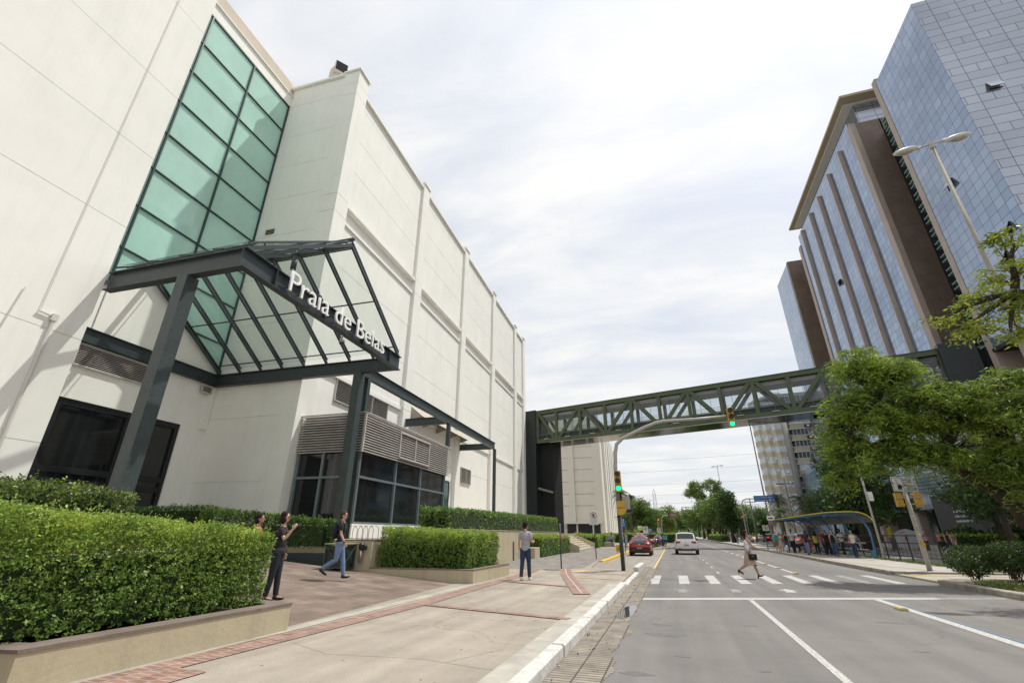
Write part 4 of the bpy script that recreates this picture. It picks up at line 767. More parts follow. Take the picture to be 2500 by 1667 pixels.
# tower B: fins
yB1 = 104.8; zB = 66.9
tp('granite_volume', MB(TO).box(TX - .02, TX + 4.1, yB0, yB0 + .9, 0, 64.0).box(TX + 3.9, TX + 30, yB0, yB0 + 8, 0, 64.0), granite); tp('pier_face', MB(TO).box(TX - .12, TX + .6, yB0 - .03, yB0 + 1.3, 0, 64.1), granL)
tp('fin_curtain', MB(TO).box(TX + .05, TX + 24, yB0 + 1.3, yB1, 5, 65.4), cwB); tp('set_back_glass', MB(TO).box(TX + 1.3, TX + 24, 70.3, 104.6, 64, 68.0), cwF)
fin_z = [63.9, 64.2, 64.3, 64.7, 65.0]
for y, z in zip((75.9, 82.0, 88.55, 94.5, 101.2), fin_z):
    m = MB(TO).box(TX - .45, TX + .1, y - .13, y + .13, 14, z - .2); m.box(TX - .3, TX + .1, y - .3, y - .131, 14, z - .3).box(TX - .3, TX + .1, y + .131, y + .3, 14, z - .3); tp('fin', m, M('fin_granite', (.38, .31, .27), .5, .15, .6))
tp('roof_slab', MB(TO).box(TX - 1.0, TX + 22, 68.2, 106.0, 68.3, 68.75), M('tan_soffit', (.40, .33, .225), .8, .1, .4)); tp('end_pier', MB(TO).box(TX - .1, TX + 3, yB1, yB1 + 1.4, 0, 63.2), granL)
tp('roof_trim', MB(TO).box(TX - .1, TX + 20, 69.9, 105, 68.0, 68.3), MATS['conduit_white'])
openwin(0, 91.5, 44.5, 'L'); openwin(0, 85.3, 25.2, 'L')
# tower C
tp('granite_volume', MB(TO).box(TX - .05, TX + 4, 116.2, 117.4, 0, 65.7).box(TX + 4, TX + 30, 106.2, 117.4, 0, 65.7), granite); tp('far_curtain', MB(TO).box(TX, TX + 24, 117.4, 129, 0, 65.5), cwB)
# podium under towers
tp('podium_glass', MB(TO).box(TX + 3, TX + 34, yA0 + 1, 70, 0, 20.4).box(TX + 2, TX + 20, 71.5, 104, 0, 5), M('podium_dark_glass', (.012, .016, .018), .1, .4, .4))
tp('podium_soffit', MB(TO).box(TX - .2, TX + 30, yA0 - .2, yA1, 20.0, 20.38), dkgreen)
for y in (52.0, 56.5, 77, 84, 91): tp('podium_column', MB(TO).box(TX + .2, TX + 1.3, y, y + 1.1, 0, 20.2), granL)
tp('entrance_canopy_louvre', MB(TO).extr([(TX - 4, 9.4), (TX + 4, 10.2), (TX + 4, 9.6), (TX - 4, 9.2)], 1, 43.5, 57), M('canopy_slats', (.34, .31, .29), .6, .4, 3))
tp('street_front_panel', MB(TO).box(TX - 3, TX - 2.7, 66, 78, 0, 6.2), M('grey_panel', (.055, .055, .058), .6, .15))
sg = MB(TO)
for i in range(4): rows(sg, 70.0, 73.5, 1, 4.6 - i * .55, 1, .22, lambda a, b, z0, z1: (TX - 3.03, TX - 3.01, a, b, z0, z1), i)
tp('panel_lettering', sg, M('panel_letter', (.5, .5, .5), .6))
# small blue glass building and its neighbour
sb = thing('glass_office', 'small blue mirrored glass office block behind the palm trees', 'building', (34, 124, 0)); MB((34, 124, 0)).prism([(28.6, 114), (31.8, 112), (36.5, 130), (31, 130)], 0, lambda x, y: 13.2 + (x - 28.6) * .75).build('glass_volume', curtain('small_curtain', 1.5, 1.9, 0., (.22, .34, .46), (.30, .44, .58)), sb)
# ================================================================ APARTMENT BLOCK
ap = thing('apartment_building', 'beige apartment tower with angled enclosed balconies and a grey rounded stair shaft', 'building', (30, 132, 0)); AO = (30, 132, 0)
abe = wall_detail(M('apartment_beige', (.48, .43, .33), .85, .12, .6, .2, 10), .2); agr = wall_detail(M('apartment_concrete', (.42, .40, .37), .85, .15, .4, .2, 8), .2)
pane = M('balcony_pane', (.60, .65, .68), .25, .3, .9, 0, 1, 0, .4); pframe = M('balcony_frame', (.62, .63, .62), .5, .1)
MB(AO).box(28.2, 42, 133.2, 150, 0, 34.6).prism([(25.2, 138.6), (27.0, 135.6), (28.2, 134.2), (28.2, 149), (26.6, 149)], 0, 34.6).build('wall', abe, ap)
NF = 12; FH = 2.83
MB(AO).tube([(29.9, 131.7, 0), (29.9, 131.7, 35.6)], 1.25, 20).box(28.9, 31.1, 131.9, 134, 0, 35.6).build('stair_shaft', agr, ap, True)
for f in range(NF):
    z = .6 + f * FH
    for (xa, xb, ya, dep) in ((24.6, 26.2, 135.4, 1.5), (25.9, 27.9, 132.8, 1.6), (27.4, 29.3, 130.6, 1.6)):
        z = .6 + f * FH - {24.6: 0, 25.9: .55, 27.4: 1.1}[xa]; pts = [(xa - .5, ya + 3.4), (xa - .45, ya + 2.6), (xa + .35, ya), (xb, ya - .2), (xb + .15, ya + 3.4)]
        B = MB(AO).prism(pts, z, z + 1.22); bo = B.build('balcony', abe, ap)
        pin = [(xa - .42, ya + 3.4), (xa - .37, ya + 2.6), (xa + .42, ya + .07), (xb - .06, ya - .13), (xb + .08, ya + 3.4)]; MB(AO).prism(pin, z + 1.22, z + 2.66).build('glazing', pane, bo)
        fr_ = MB(AO).prism(pts, z + 2.66, z + 2.8)
        for t in (0, .5, 1): 
            px = xa + .38 + (xb - xa - .4) * t; py = ya - .2 * t; fr_.box(px - .035, px + .035, py - .02, py + .05, z + 1.2, z + 2.7)
        fr_.build('frame', pframe, bo)
        if rnd.random() < .35: MB(AO).bar((xa + 1.0, ya - .1, z + 2.5), (xa + 1.0, ya - .7, z + 1.8), .6, .04).build('open_sash', pane, bo)
    z = .6 + f * FH
    B = MB(AO).prism([(31.1, 131.2), (31.5, 130.3), (35.8, 130.0), (35.8, 133.3), (31.1, 133.3)], z, z + 1.2).build('balcony', abe, ap)
    MB(AO).prism([(31.3, 131.25), (31.6, 130.4), (35.75, 130.1), (35.75, 133.3), (31.3, 133.3)], z + 1.2, z + 2.62).build('glazing', M('flat_window', (.10, .12, .13), .12, .5, .9, 0, 1, 0, .6) if f % 4 != 1 else pane, B)
    fr_ = MB(AO).prism([(30.6, 131.2), (31.2, 130.2), (36.2, 129.85), (36.2, 133.3), (30.6, 133.3)], z + 2.66, z + 2.8); MB(AO).prism([(30.6, 131.0), (31.3, 130.2), (36.2, 129.9), (36.2, 130.4), (30.6, 131.4)], z + 1.15, z + 1.25).build('sill', pframe, B)
    for t in np.linspace(0, 1, 6): px = 31.6 + 4.15 * t; fr_.box(px - .04, px + .04, 130.33 - .3 * t - .03, 130.33 - .3 * t + .08, z + 1.2, z + 2.7)
    fr_.build('frame', pframe, B)
    acx = MB(AO).box(34.3, 35.7, 129.55, 129.98, z + .15, z + .85).build('ac_cage', M('ac_cage', (.045, .04, .036), .6, .2), ap); MB(AO).box(34.7, 35.3, 129.5, 129.55, z + .25, z + .75).build('ac_unit', pframe, acx)
MB(AO).prism([(24.2, 139), (24.9, 135), (27.6, 130.3), (42, 129.8), (42, 150), (26, 150)], 34.6, 35.2).build('roof', agr, ap)
# ================================================================ LATTICE MAST and wires
py = thing('lattice_mast', 'thin lattice pylon far away above the trees', 'pylon', (-11, 400, 0)); m = MB()
for s in ((-1, -1), (1, -1), (1, 1), (-1, 1)): m.bar((s[0] * 2.0, s[1] * 2.0, 0), (s[0] * .9, s[1] * .9, 32), .28, .28)
for k in range(16):
    z = k * 2; a = 2.0 - 1.1 * z / 32; b = 2.0 - 1.1 * (z + 2) / 32; m.bar((-a, -a, z), (b, -b, z + 2), .14, .14).bar((a, -a, z), (-b, -b, z + 2), .14, .14)
m.bar((-.9, -.9, 32), (0, 0, 35), .2, .2).bar((.9, .9, 32), (0, 0, 35), .2, .2); m.build('lattice', M('mast_grey', (.32, .32, .33), .6), py)
wireM = M('cable_black', (.03, .03, .03), .6)
def cable(label, pts, sag, r, n=1, sp=.4, group='overhead cables'):
    m = MB()
    for j in range(n):
        for a, b in zip(pts, pts[1:]):
            A = Vector(a) + Vector((0, 0, -sp * j)); B = Vector(b) + Vector((0, 0, -sp * j)); m.tube([A.lerp(B, t) - Vector((0, 0, sag * (1 + .2 * j) * 4 * t * (1 - t))) for t in np.linspace(0, 1, 13)], r, 4, False)
    o = m.build('power_cable', wireM); return tag(o, label, 'cable', group)
for i, (z, y) in enumerate(((31, 210), (27.2, 215), (22.0, 218), (17.5, 214), (15.0, 230))): cable(['highest', 'second', 'third', 'fourth', 'lowest'][i] + ' thin wire crossing the sky under the footbridge, counting down', [(-60, y, z), (70, y - 12, z + .8)], 1.2, .03)
poles = [(16.7, 80), (20.0, 70), (22.0, 62.8), (21.8, 38), (19.5, 104), (18.0, 125)]
cable('bundle of sagging black cables between the concrete poles behind the shelter', [(21.8, 20, 8.4), (22.0, 62.8, 7.6), (20.0, 70, 7.9), (16.7, 80, 8.2), (19.5, 104, 8.2), (18, 125, 8.2), (18, 200, 8.4)], .5, .022, 9, .22)
cable('thick black cable under the right end of the footbridge', [(11.0, 70, 16.2), (24, 62, 15.2), (40, 50, 16)], .8, .035)
cable('pair of thin cables behind the right tree crown', [(21.8, 20, 8.9), (30, 36, 12), (36, 49, 20)], .8, .02, 2, 1.2)
concP = M('pole_concrete', (.34, .31, .27), .85, .25, 1.5, .4, 12)
labs = ['concrete utility pole with crossarm just left behind the bus shelter', 'concrete utility pole with crossarm behind the shelter roof', 'concrete utility pole with yellow sticker beside the grey dumpster', 'concrete utility pole behind the big tree crown', 'utility pole with dark crossarm left of the blue overhead sign', 'far utility pole with dark crossarm near the parked cars']
for (x, y), lb in zip(poles, labs):
    p = thing('utility_pole', lb, 'utility pole', (x, y, 0), 0, 'utility poles along the far side'); MB().tube([(0, 0, 0), (0, 0, 9.4)], [.19, .12], 12).build('pole', concP, p, True)
    MB().box(-1.2, 1.2, -.06, .06, 8.5, 8.62).box(-.05, .05, -.05, .05, 8.4, 8.9).build('crossarm', M('crossarm_dark', (.06, .05, .045), .8), p)
    i_ = MB(); 
    for k in (-1.1, -.5, .5, 1.1): i_.tube([(k, 0, 8.62), (k, 0, 8.8)], .05, 8)
    i_.build('insulator', M('insulator_grey', (.25, .24, .23), .4), p)
    if lb.find('sticker') > 0: MB().tube([(0, 0, 1.35), (0, 0, 2.4)], .187, 12, False).build('sticker', M('yellow_sticker', (.72, .58, .03), .6), p)
# ================================================================ STREET LAMPS
galv = M('galvanised', (.40, .39, .36), .5, .2, 4, .1, 30, .2)
lampP = M('lamp_pole_paint', (.30, .28, .25), .6, .25, 3, .2, 15)
def street_lamp(x, y, lab, H=16.5, rz=0., group='double-headed street lamps on the central reservation'):
    t = thing('street_lamp', lab, 'street lamp', (x, y, .1), rz, group); MB().tube([(0, 0, 0), (0, 0, H)], [.12, .062], 12).build('pole', lampP, t, True)
    MB().tube([(0, 0, H - .1), (0, 0, H + .22)], .10, 10).tube([(-.55, 0, H + .05), (-.0, 0, H + .12), (.55, 0, H + .19)], .035, 8).build('bracket', galv, t)
    for s in (-1, 1):
        rot = Matrix.Rotation(R(-6), 3, 'Y'); h = MB().ell((s * .92, 0, H + .12 + s * .08), (.48, .19, .105), 18, 9, rot); h.box(s * .48 - .08, s * .48 + .08, -.06, .06, H + .06 + s * .07, H + .17 + s * .07); hd = h.build('lamp_head', M('lamp_head_grey', (.60, .60, .59), .4, .1), t, True)
        MB().ell((s * .96, 0, H + .045 + s * .08), (.33, .145, .085), 16, 7, rot).build('lens', M('lamp_glass', (.38, .36, .28), .12, .25, 6), hd, True)
    return t
street_lamp(12.3, 19.2, 'tall double-headed street lamp rising against the glass tower'); street_lamp(11.9, 70, 'tall double-headed street lamp whose heads reach the footbridge, right of the signal'); street_lamp(11.9, 122, 'far double-headed street lamp above the median trees')
sl = thing('street_lamp', 'slim grey pole with small white control box at the near end of the shelter', 'pole', (12.46, 37.5, .13)); MB().tube([(0, 0, 0), (0, 0, 7.2)], [.07, .05], 10).build('pole', galv, sl, True); MB().box(.05, .33, -.12, .1, 3.5, 4.05).build('control_box', M('box_white', (.6, .6, .57), .5), sl, bevel=.02)
# ================================================================ TRAFFIC SIGNALS
yel = M('signal_yellow', (.55, .31, .03), .5, .2, 6); blk = MATS['black_plastic']; polegreen = M('pole_dark_green', (.035, .048, .045), .5, .2, 3)
lampoff = M('signal_dark_lens', (.03, .028, .026), .15); green_on = emitM('green_signal_light', (.0, .80, .36), 1.6); red_on = emitM('red_signal_light', (1.0, .04, .03), 1.6)
def signal_head(par, x, y, z, on=2, s=1., col=yel):
    """three stacked lamps facing the camera (towards -y)"""
    h = MB().box(x - .13 * s, x + .13 * s, y, y + .18 * s, z, z + .28 * s).box(x - .13 * s, x + .13 * s, y, y + .18 * s, z + .29 * s, z + .57 * s).box(x - .13 * s, x + .13 * s, y, y + .18 * s, z + .58 * s, z + .86 * s).build('signal_head', col, par, bevel=.012 * s)
    for k in range(3):
        zc = z + (.72 - .29 * k) * s; vz = MB()
        pts = [(x + .11 * s * math.cos(a), y - .005, zc + .11 * s * math.sin(a)) for a in np.linspace(R(-20), R(200), 12)]
        for a, b in zip(pts, pts[1:]): vz.add([a, b, (b[0], y - .16 * s, b[2]), (a[0], y - .16 * s, a[2])], [(0, 1, 2, 3), (3, 2, 1, 0)])
        vz.build('visor', blk if on != k else col, h)
        MB().tube([(x, y - .012, zc), (x, y - .002, zc)], .098 * s, 18).build('lens', (red_on if on == 0 else green_on) if on == k else lampoff, h)
    return h
def ped_head(par, x, y, z, ry=0.):
    m = MB()
    for dz in (0, .31): m.box(x - .13, x + .12, y, y + .17, z + dz, z + dz + .28); m.add([(x + .12, y, z + dz + .28), (x + .12, y + .17, z + dz + .28), (x + .30, y + .17, z + dz + .24), (x + .30, y, z + dz + .24), (x + .12, y, z + dz + .02), (x + .12, y + .17, z + dz + .02), (x + .24, y + .17, z + dz + .12), (x + .24, y, z + dz + .12)], [(0, 1, 2, 3), (4, 7, 6, 5), (0, 3, 7, 4), (1, 5, 6, 2), (3, 2, 6, 7)])
    return m.build('pedestrian_signal', yel, par)
ts = thing('traffic_light', 'traffic signal with dark green pole, long curved grey arm and two yellow heads showing green', 'traffic light', (-2.28, 22.7, .12)); T0 = (-2.28, 22.7, .12)
MB(T0).tube([(-2.28, 22.7, .1), (-2.28, 22.7, 2.4)], [.085, .08], 12).build('lower_pole', polegreen, ts, True)
MB(T0).tube([(-2.27, 22.72, 2.4), (-2.25, 22.72, 4.5), (-2.2, 22.72, 5.2), (-2.1, 22.72, 5.62), (-1.8, 22.72, 5.88), (-1.35, 22.72, 6.07), (-.7, 22.72, 6.35), (-.2, 22.72, 6.52), (.2, 22.72, 6.58), (1.6, 22.72, 6.58), (3.05, 22.72, 6.62)], [.095, .09, .088, .086, .084, .08, .076, .072, .07, .062, .05], 14).build('arm', galv, ts, True)
signal_head(ts, -2.17, 22.5, 3.42, 2, 1.08); signal_head(ts, 3.14, 22.55, 6.08, 2, 1.02)
MB(T0).box(-2.30, -2.12, 22.58, 22.66, 3.55, 3.62) if False else None
MB(T0).box(-2.3, -2.17, 22.6, 22.7, 2.95, 3.5).build('side_board', M('sticker_board', (.12, .13, .14), .5, .5, 9), ts); ped_head(ts, -2.18, 22.5, 2.42)
for o in KID(ts):
    if o.name.startswith(('signal_head', 'pedestrian_signal')): o.location = (-T0[0], -T0[1], -T0[2])
cb_ = thing('control_cabinet', 'grey metal control box mounted behind the traffic signal pole', 'cabinet', (-1.97, 23.2, .12)); MB().box(-.15, .17, 0, .3, 2.55, 3.15).build('box', galv, cb_, bevel=.01); MB().box(-.24, .27, -.05, .35, 2.42, 2.55).build('base', blk, cb_); MB().tube([(-.3, .2, 0), (-.3, .2, 3.0)], .03, 8).build('post', galv, cb_)
bb = thing('push_button_box', 'small yellow push-button box on the signal pole', 'button box', (-2.43, 22.72, 1.0)); MB().box(-.09, .06, -.08, .08, -.12, .17).build('box', yel, bb, bevel=.02); MB().tube([(0, -.09, 0), (0, -.08, 0)], .03, 10).build('button', blk, bb)
# ---- pole on the island with the push-button sign
ip = thing('crossing_pole', 'grey crossing pole with the white APERTE O BOTAO sign and yellow pedestrian signals', 'sign pole', (10.46, 26.8, .1)); I0 = (10.46, 26.8, .1)
MB().tube([(0, 0, 0), (0, 0, 3.75)], [.10, .085], 12).build('pole', galv, ip, True)
wsign = M('sign_white', (.66, .66, .63), .5, .12, 3); sblack = M('sign_black', (.02, .02, .02), .6); sgreen = M('sign_green', (.03, .20, .12), .6); sred = M('sign_red', (.42, .03, .03), .5); sblue = M('sign_blue', (.02, .11, .35), .5, .1)
pl = MB().box(-.46, .48, -.14, -.11, 3.33, 3.98).build('sign_plate', wsign, ip, bevel=.01)
MB().box(-.43, .45, -.143, -.141, 3.355, 3.375).box(-.43, .45, -.143, -.141, 3.935, 3.955).box(-.43, -.415, -.143, -.141, 3.36, 3.95).box(.435, .45, -.143, -.141, 3.36, 3.95).box(-.05, -.035, -.143, -.141, 3.36, 3.95).build('border', sblack, pl)
RX = Matrix.Rotation(R(90), 4, 'X')
for s, z in (('APERTE O', 3.79), ('BOTÃO E', 3.66), ('AGUARDE', 3.53)): text(s, .125, .002, sblack, 'lettering', pl, Matrix.Translation((.2, -.145, z)) @ RX, sx=.82)
MB().box(.08, .42, -.146, -.142, 3.39, 3.50).build('green_patch', sgreen, pl); text('VERDE', .11, .002, wsign, 'lettering', pl, Matrix.Translation((.25, -.149, 3.405)) @ RX, sx=.8); text('O', .11, .002, sblack, 'lettering', pl, Matrix.Translation((.03, -.145, 3.405)) @ RX, sx=.8)
hnd = MB().box(-.27, -.12, -.146, -.142, 3.42, 3.60).bar((-.235, -.144, 3.58), (-.26, -.144, 3.78), .03, .004); 
for k in range(3): hnd.box(-.215 + k * .035, -.19 + k * .035, -.146, -.142, 3.58, 3.66 - k * .01)
hnd.box(-.12, -.09, -.146, -.142, 3.5, 3.6); hnd.build('hand_symbol', sblack, pl)
MB().tube([(-.27, -.146, 3.84), (-.27, -.142, 3.84)], .035, 12).build('button_symbol', MATS['galvanised'], pl)
for sx_ in (-.33, .42):
    m = MB()
    for dz in (0, .31): m.box(sx_ - .13, sx_ + .13, -.1, .1, 2.68 + dz, 2.68 + dz + .29)
    m.box(sx_ * .4 - .1, sx_ * .4 + .1, -.03, .03, 2.75, 2.80).box(sx_ * .4 - .1, sx_ * .4 + .1, -.03, .03, 3.1, 3.15); g2 = m.build('pedestrian_signal', yel, ip)
    MB().box(sx_ - .07, sx_ + .07, -.13, -.1, 2.74, 2.80).box(sx_ - .07, sx_ + .07, -.13, -.1, 3.05, 3.11).build('hinge', galv, g2)
st2 = MB()
for k in range(9): z = 1.2 + k * .13; st2.box(-.06, .06, -.105, -.095, z, z + rnd.uniform(.05, .1))
st2.build('stickers', M('stickers', (.55, .50, .42), .6, .6, 12), ip); MB().box(-.09, .09, -.15, -.09, 1.02, 1.16).build('push_button', yel, ip)
# ---- far signals
for (x, y, zt_, arm, lab) in ((-2.5, 95, 4.2, 0, 'far signal showing red on the left kerb under the brown sign'), (7.8, 150, 8.9, -4.6, 'far overhead signal showing red on an arm reaching out of the median trees'), (13.0, 112, 7.6, -1.2, 'far signal showing red among the right-hand trees')):
    t = thing('traffic_light', lab, 'traffic light', (x, y, 0), 0, 'far traffic signals showing red'); MB().tube([(0, 0, 0), (0, 0, zt_), (arm, 0, zt_ + .1)] if arm else [(0, 0, 0), (0, 0, zt_)], .08, 8).build('pole', galv, t)
    signal_head(t, arm + (.0 if arm else .15), -.2, zt_ - (1.0 if arm else .9), 0, 1.15)
# ================================================================ SIGNS
def post_sign(x, y, z0, lab, cat='road sign', h=2., group=None, r=.03, mat=polegreen):
    t = thing('road_sign', lab, cat, (x, y, z0), 0, group); MB().tube([(0, 0, 0), (0, 0, h)], r, 8).build('post', mat, t, True); return t
t = post_sign(-5.14, 23.1, .13, 'plain dark green post with a red band near its top, edge-on', 'post', 1.9); MB().box(-.012, .012, -.02, .12, 1.25, 1.95).build('edge_on_plate', galv, t); MB().tube([(0, 0, 1.3), (0, 0, 1.42)], .034, 8).build('band', sred, t)
def E_plate(par, w_, z0, z1, rr, full=True):
    p = MB().box(-w_ / 2, w_ / 2, -.05, -.03, z0, z1).build('sign_plate', wsign, par, bevel=.01); zc = z1 - rr - .06
    c = MB(); n = 28
    for k in range(n):
        a, b = 2 * math.pi * k / n, 2 * math.pi * (k + 1) / n; c.add([(rr * math.cos(a), -.053, zc + rr * math.sin(a)), (rr * math.cos(b), -.053, zc + rr * math.sin(b)), (rr * .84 * math.cos(b), -.053, zc + rr * .84 * math.sin(b)), (rr * .84 * math.cos(a), -.053, zc + rr * .84 * math.sin(a))], [(0, 1, 2, 3)])
    c.build('red_ring', sred, p, fix=False); text('E', rr * 1.35, .001, sblack, 'lettering', p, Matrix.Translation((0, -.054, zc - rr * .48)) @ RX, off=.014)
    MB().bar((-rr * .65, -.057, zc + rr * .65), (rr * .65, -.057, zc - rr * .65), .003, rr * .15, (0, 1, 0)).build('red_bar', sred, p)
    b = MB()
    if full: rows(b, -w_ * .36, w_ * .36, 4, zc - rr - .09, .085, .022, lambda a, e, z0_, z1_: (a, e, -.053, -.051, z0_, z1_), 5)
    if full: b.build('small_print', M('print_grey', (.25, .25, .25), .6), p)
    return p
t = post_sign(-4.9, 32.4, .13, 'white no-parking sign with crossed-out E, nearest on the left pavement', h=2.1); E_plate(t, .61, 2.05, 2.9, .2)
t = post_sign(-3.85, 75, .13, 'far white no-parking sign above the motorcycles', h=1.8); E_plate(t, .75, 1.6, 2.55, .26, False)
t = post_sign(-2.2, 84, .13, 'second far no-parking sign beside a white post', h=2.0, mat=galv); E_plate(t, .6, 1.8, 2.4, .2, False)
t = post_sign(-4.6, 75, .13, 'small yellow and white notice board above the parked cars', h=2.2); MB().box(-.35, .3, -.05, -.02, 2.05, 2.65).build('sign_plate', wsign, t); MB().box(-.3, .25, -.053, -.051, 2.1, 2.42).build('yellow_panel', MATS['yellow_sticker'], t)
def bus_plate(par, w_, z0, z1):
    p = MB().box(-w_ / 2, w_ / 2, -.05, -.03, z0, z1).build('sign_plate', sblue, par); h = z1 - z0; MB().box(-w_ * .38, w_ * .18, -.053, -.051, z1 - h * .42, z1 - h * .08).build('white_panel', wsign, p)
    MB().box(-w_ * .28, w_ * .08, -.056, -.054, z1 - h * .34, z1 - h * .2).box(-w_ * .24, w_ * .04, -.056, -.054, z1 - h * .2, z1 - h * .16).build('bus_symbol', sblack, p)
    b = MB(); rows(b, -w_ * .4, w_ * .4, 4, z0 + h * .45, h * .1, h * .03, lambda a, e, q0, q1: (a, e, -.053, -.051, q0, q1), 9); b.build('small_print', wsign, p)
t = post_sign(-4.2, 45, .13, 'blue bus stop sign just right of the signal pole', h=2.7); bus_plate(t, .42, 2.05, 2.78)
t = post_sign(-3.2, 76, .13, 'far blue bus stop sign beside the no-parking sign', h=1.7); bus_plate(t, .55, 1.55, 2.3)
t = thing('overhead_sign', 'brown tourist direction sign on a curved grey arm over the lane', 'road sign', (-1.9, 95, 0)); MB().tube([(0, 0, 0), (0, 0, 3.6), (.1, 0, 4.3), (.5, 0, 4.75), (1.4, 0, 4.9), (2.9, 0, 4.9)], .09, 8).build('arm', galv, t, True)
sgn = MB().box(1.32, 3.02, -.12, -.08, 4.45, 5.25).build('sign_plate', M('sign_brown', (.13, .045, .03), .6), t); b = MB(); rows(b, 1.75, 2.95, 4, 5.08, .16, .06, lambda a, e, q0, q1: (a, e, -.125, -.121, q0, q1), 3); b.box(1.6, 1.7, -.125, -.121, 4.95, 5.05).box(1.6, 1.7, -.125, -.121, 4.6, 4.7).build('lettering', wsign, sgn)
t = thing('overhead_sign', 'blue overhead direction sign reading Shop. Praia de Belas on a curved arm', 'road sign', (9.63, 75, .1)); MB().tube([(0, 0, 0), (0, 0, 4.9), (.05, 0, 5.5), (.3, 0, 5.95), (.8, 0, 6.15), (4.1, 0, 6.2)], .08, 8).build('arm', galv, t, True)
sgn = MB().box(1.7, 4.3, -.14, -.1, 5.72, 6.52).build('sign_plate', M('sign_bright_blue', (.02, .16, .46), .5, .1), t)
text('Shop. Praia de Belas', .30, .002, wsign, 'lettering', sgn, Matrix.Translation((3.0, -.145, 6.2)) @ RX, sx=.88); text('Prédio-garagem', .30, .002, wsign, 'lettering', sgn, Matrix.Translation((2.65, -.145, 5.83)) @ RX, sx=.84)
MB().box(3.62, 3.85, -.146, -.142, 5.8, 6.05).build('parking_symbol', wsign, sgn); text('E', .2, .002, sblack, 'lettering', sgn, Matrix.Translation((3.735, -.15, 5.85)) @ RX); MB().box(3.95, 4.12, -.146, -.142, 5.9, 5.94).add([(4.1, -.144, 5.85), (4.22, -.144, 5.92), (4.1, -.144, 5.99)], [(0, 1, 2)]).build('arrow', wsign, sgn)
t = post_sign(10.1, 58, .13, 'bus route board, cream above maroon grid, at the far end of the shelter', 'information board', 2.4, mat=galv); MB().box(-.42, .28, -.06, -.03, 2.85, 3.3).build('header', wsign, t); MB().box(-.3, .16, -.064, -.061, 3.0, 3.12).build('lettering', sblack, t)
MB().box(-.38, .32, -.06, -.03, 2.35, 2.84).build('route_panel', brickM('route_grid', (.30, .09, .09), (.24, .08, .10), (.4, .32, .36), .12, .08, .012, bump=0), t)
t = post_sign(15.5, 96, 0, 'far no-parking sign beside the queue of cars', h=2.4); E_plate(t, 1.0, 2.2, 3.1, .34, False)
# ================================================================ TREES
bark = M('bark', (.055, .042, .03), .95, .4, 3, 1., 14)
jac = leafM('feathery_leaf', (.035, .08, .012), (.36, .48, .07), .45, 1.3); jacY = leafM('yellowish_leaf', (.10, .14, .015), (.42, .48, .07), .45, .7)
tg1 = leafM('tree_leaf_mid', (.055, .105, .022), (.26, .38, .085), .3, .25); tg2 = leafM('tree_leaf_dark', (.02, .048, .014), (.11, .20, .045), .25, .3); tg3 = leafM('tree_leaf_light', (.055, .10, .02), (.26, .36, .08), .3, .2)
def limb(mb, a, b, r0, r1, sag=0., n=5, wob=.12):
    A = Vector(a); B = Vector(b); Ln = (B - A).length; pts = []
    for i in range(n + 1):
        t = i / n; p = A.lerp(B, t) + Vector((rnd.gauss(0, wob), rnd.gauss(0, wob), rnd.gauss(0, wob * .6))) * (Ln * .12 if 0 < i < n else 0); p.z += sag * math.sin(math.pi * t) * Ln; pts.append(p)
    mb.tube(pts, [r0 + (r1 - r0) * i / n for i in range(n + 1)], 7); return pts
def tree(name, label, base, trunk, rt, blobs, ncl, nl, lsz, mat, cat='tree', group=None, clr=.3, flat=.5, droop=0., hang=0., shell=.35, aspect=.42, twigs=True, gaps=None):
    """trunk: list of points (relative), blobs: ellipsoids (x,y,z,rx,ry,rz) relative to base; ncl leaf clumps per blob"""
    t = thing(name, label, cat, base, 0, group); tb = MB(); m = len(trunk)
    tb.tube(trunk, [rt * (1 - .55 * i / (m - 1)) * (1.25 if i == 0 else 1) for i in range(m)], 10); top = Vector(trunk[-1]); P = []; volm = np.array([b[3] * b[4] * b[5] for b in blobs]) ** .67; vm = volm / volm.mean(); lm = MB()
    for bi, (x, y, z, rx, ry, rz) in enumerate(blobs):
        c = Vector((x, y, z)); st = min([Vector(p) for p in trunk[max(0, m // 2):]], key=lambda q: (q - c).length)
        L1 = limb(lm, st, c, rt * .38, rt * .14, .06, 5); k = max(3, int(ncl * vm[bi]))
        for j in range(k):
            d = rng.normal(size=3); d /= np.linalg.norm(d); r = (shell + (1 - shell) * rng.random()) ** .6; q = np.array([x, y, z]) + d * r * np.array([rx, ry, rz])
            if twigs and j % 2 == 0: limb(lm, L1[rnd.randint(2, 5)], q, rt * .07, rt * .025, 0, 3)
            if gaps and math.sin(q[0] * 3.1 + q[2] * 2.3) * math.cos(q[1] * 2.9 - q[2] * 3.7) + math.sin(q[2] * 5.5 + q[0] * 1.3) * .6 < gaps: continue
            s = clr * rng.uniform(.6, 1.35); n_ = int(nl * rng.uniform(.55, 1.4)); L_ = rng.normal(size=(n_, 3)) * np.array([s, s, s * flat]) * .6
            if hang: L_[:, 2] -= np.abs(rng.normal(0, hang, n_)); L_[:, :2] *= .35
            if droop: L_[:, 2] -= droop * (L_[:, 0] ** 2 + L_[:, 1] ** 2) / s
            if gaps: az_ = rng.uniform(0, 6.28); L_[:, 2] += (L_[:, 0] * math.cos(az_) + L_[:, 1] * math.sin(az_)) * .45
            P.append(q + L_)
    tb.build('trunk', bark, t, True); lm.build('branches', bark, t, True); leaves('crown', np.concatenate(P), lsz, mat, t, aspect=aspect, droop=.5 if droop or hang else 0); return t
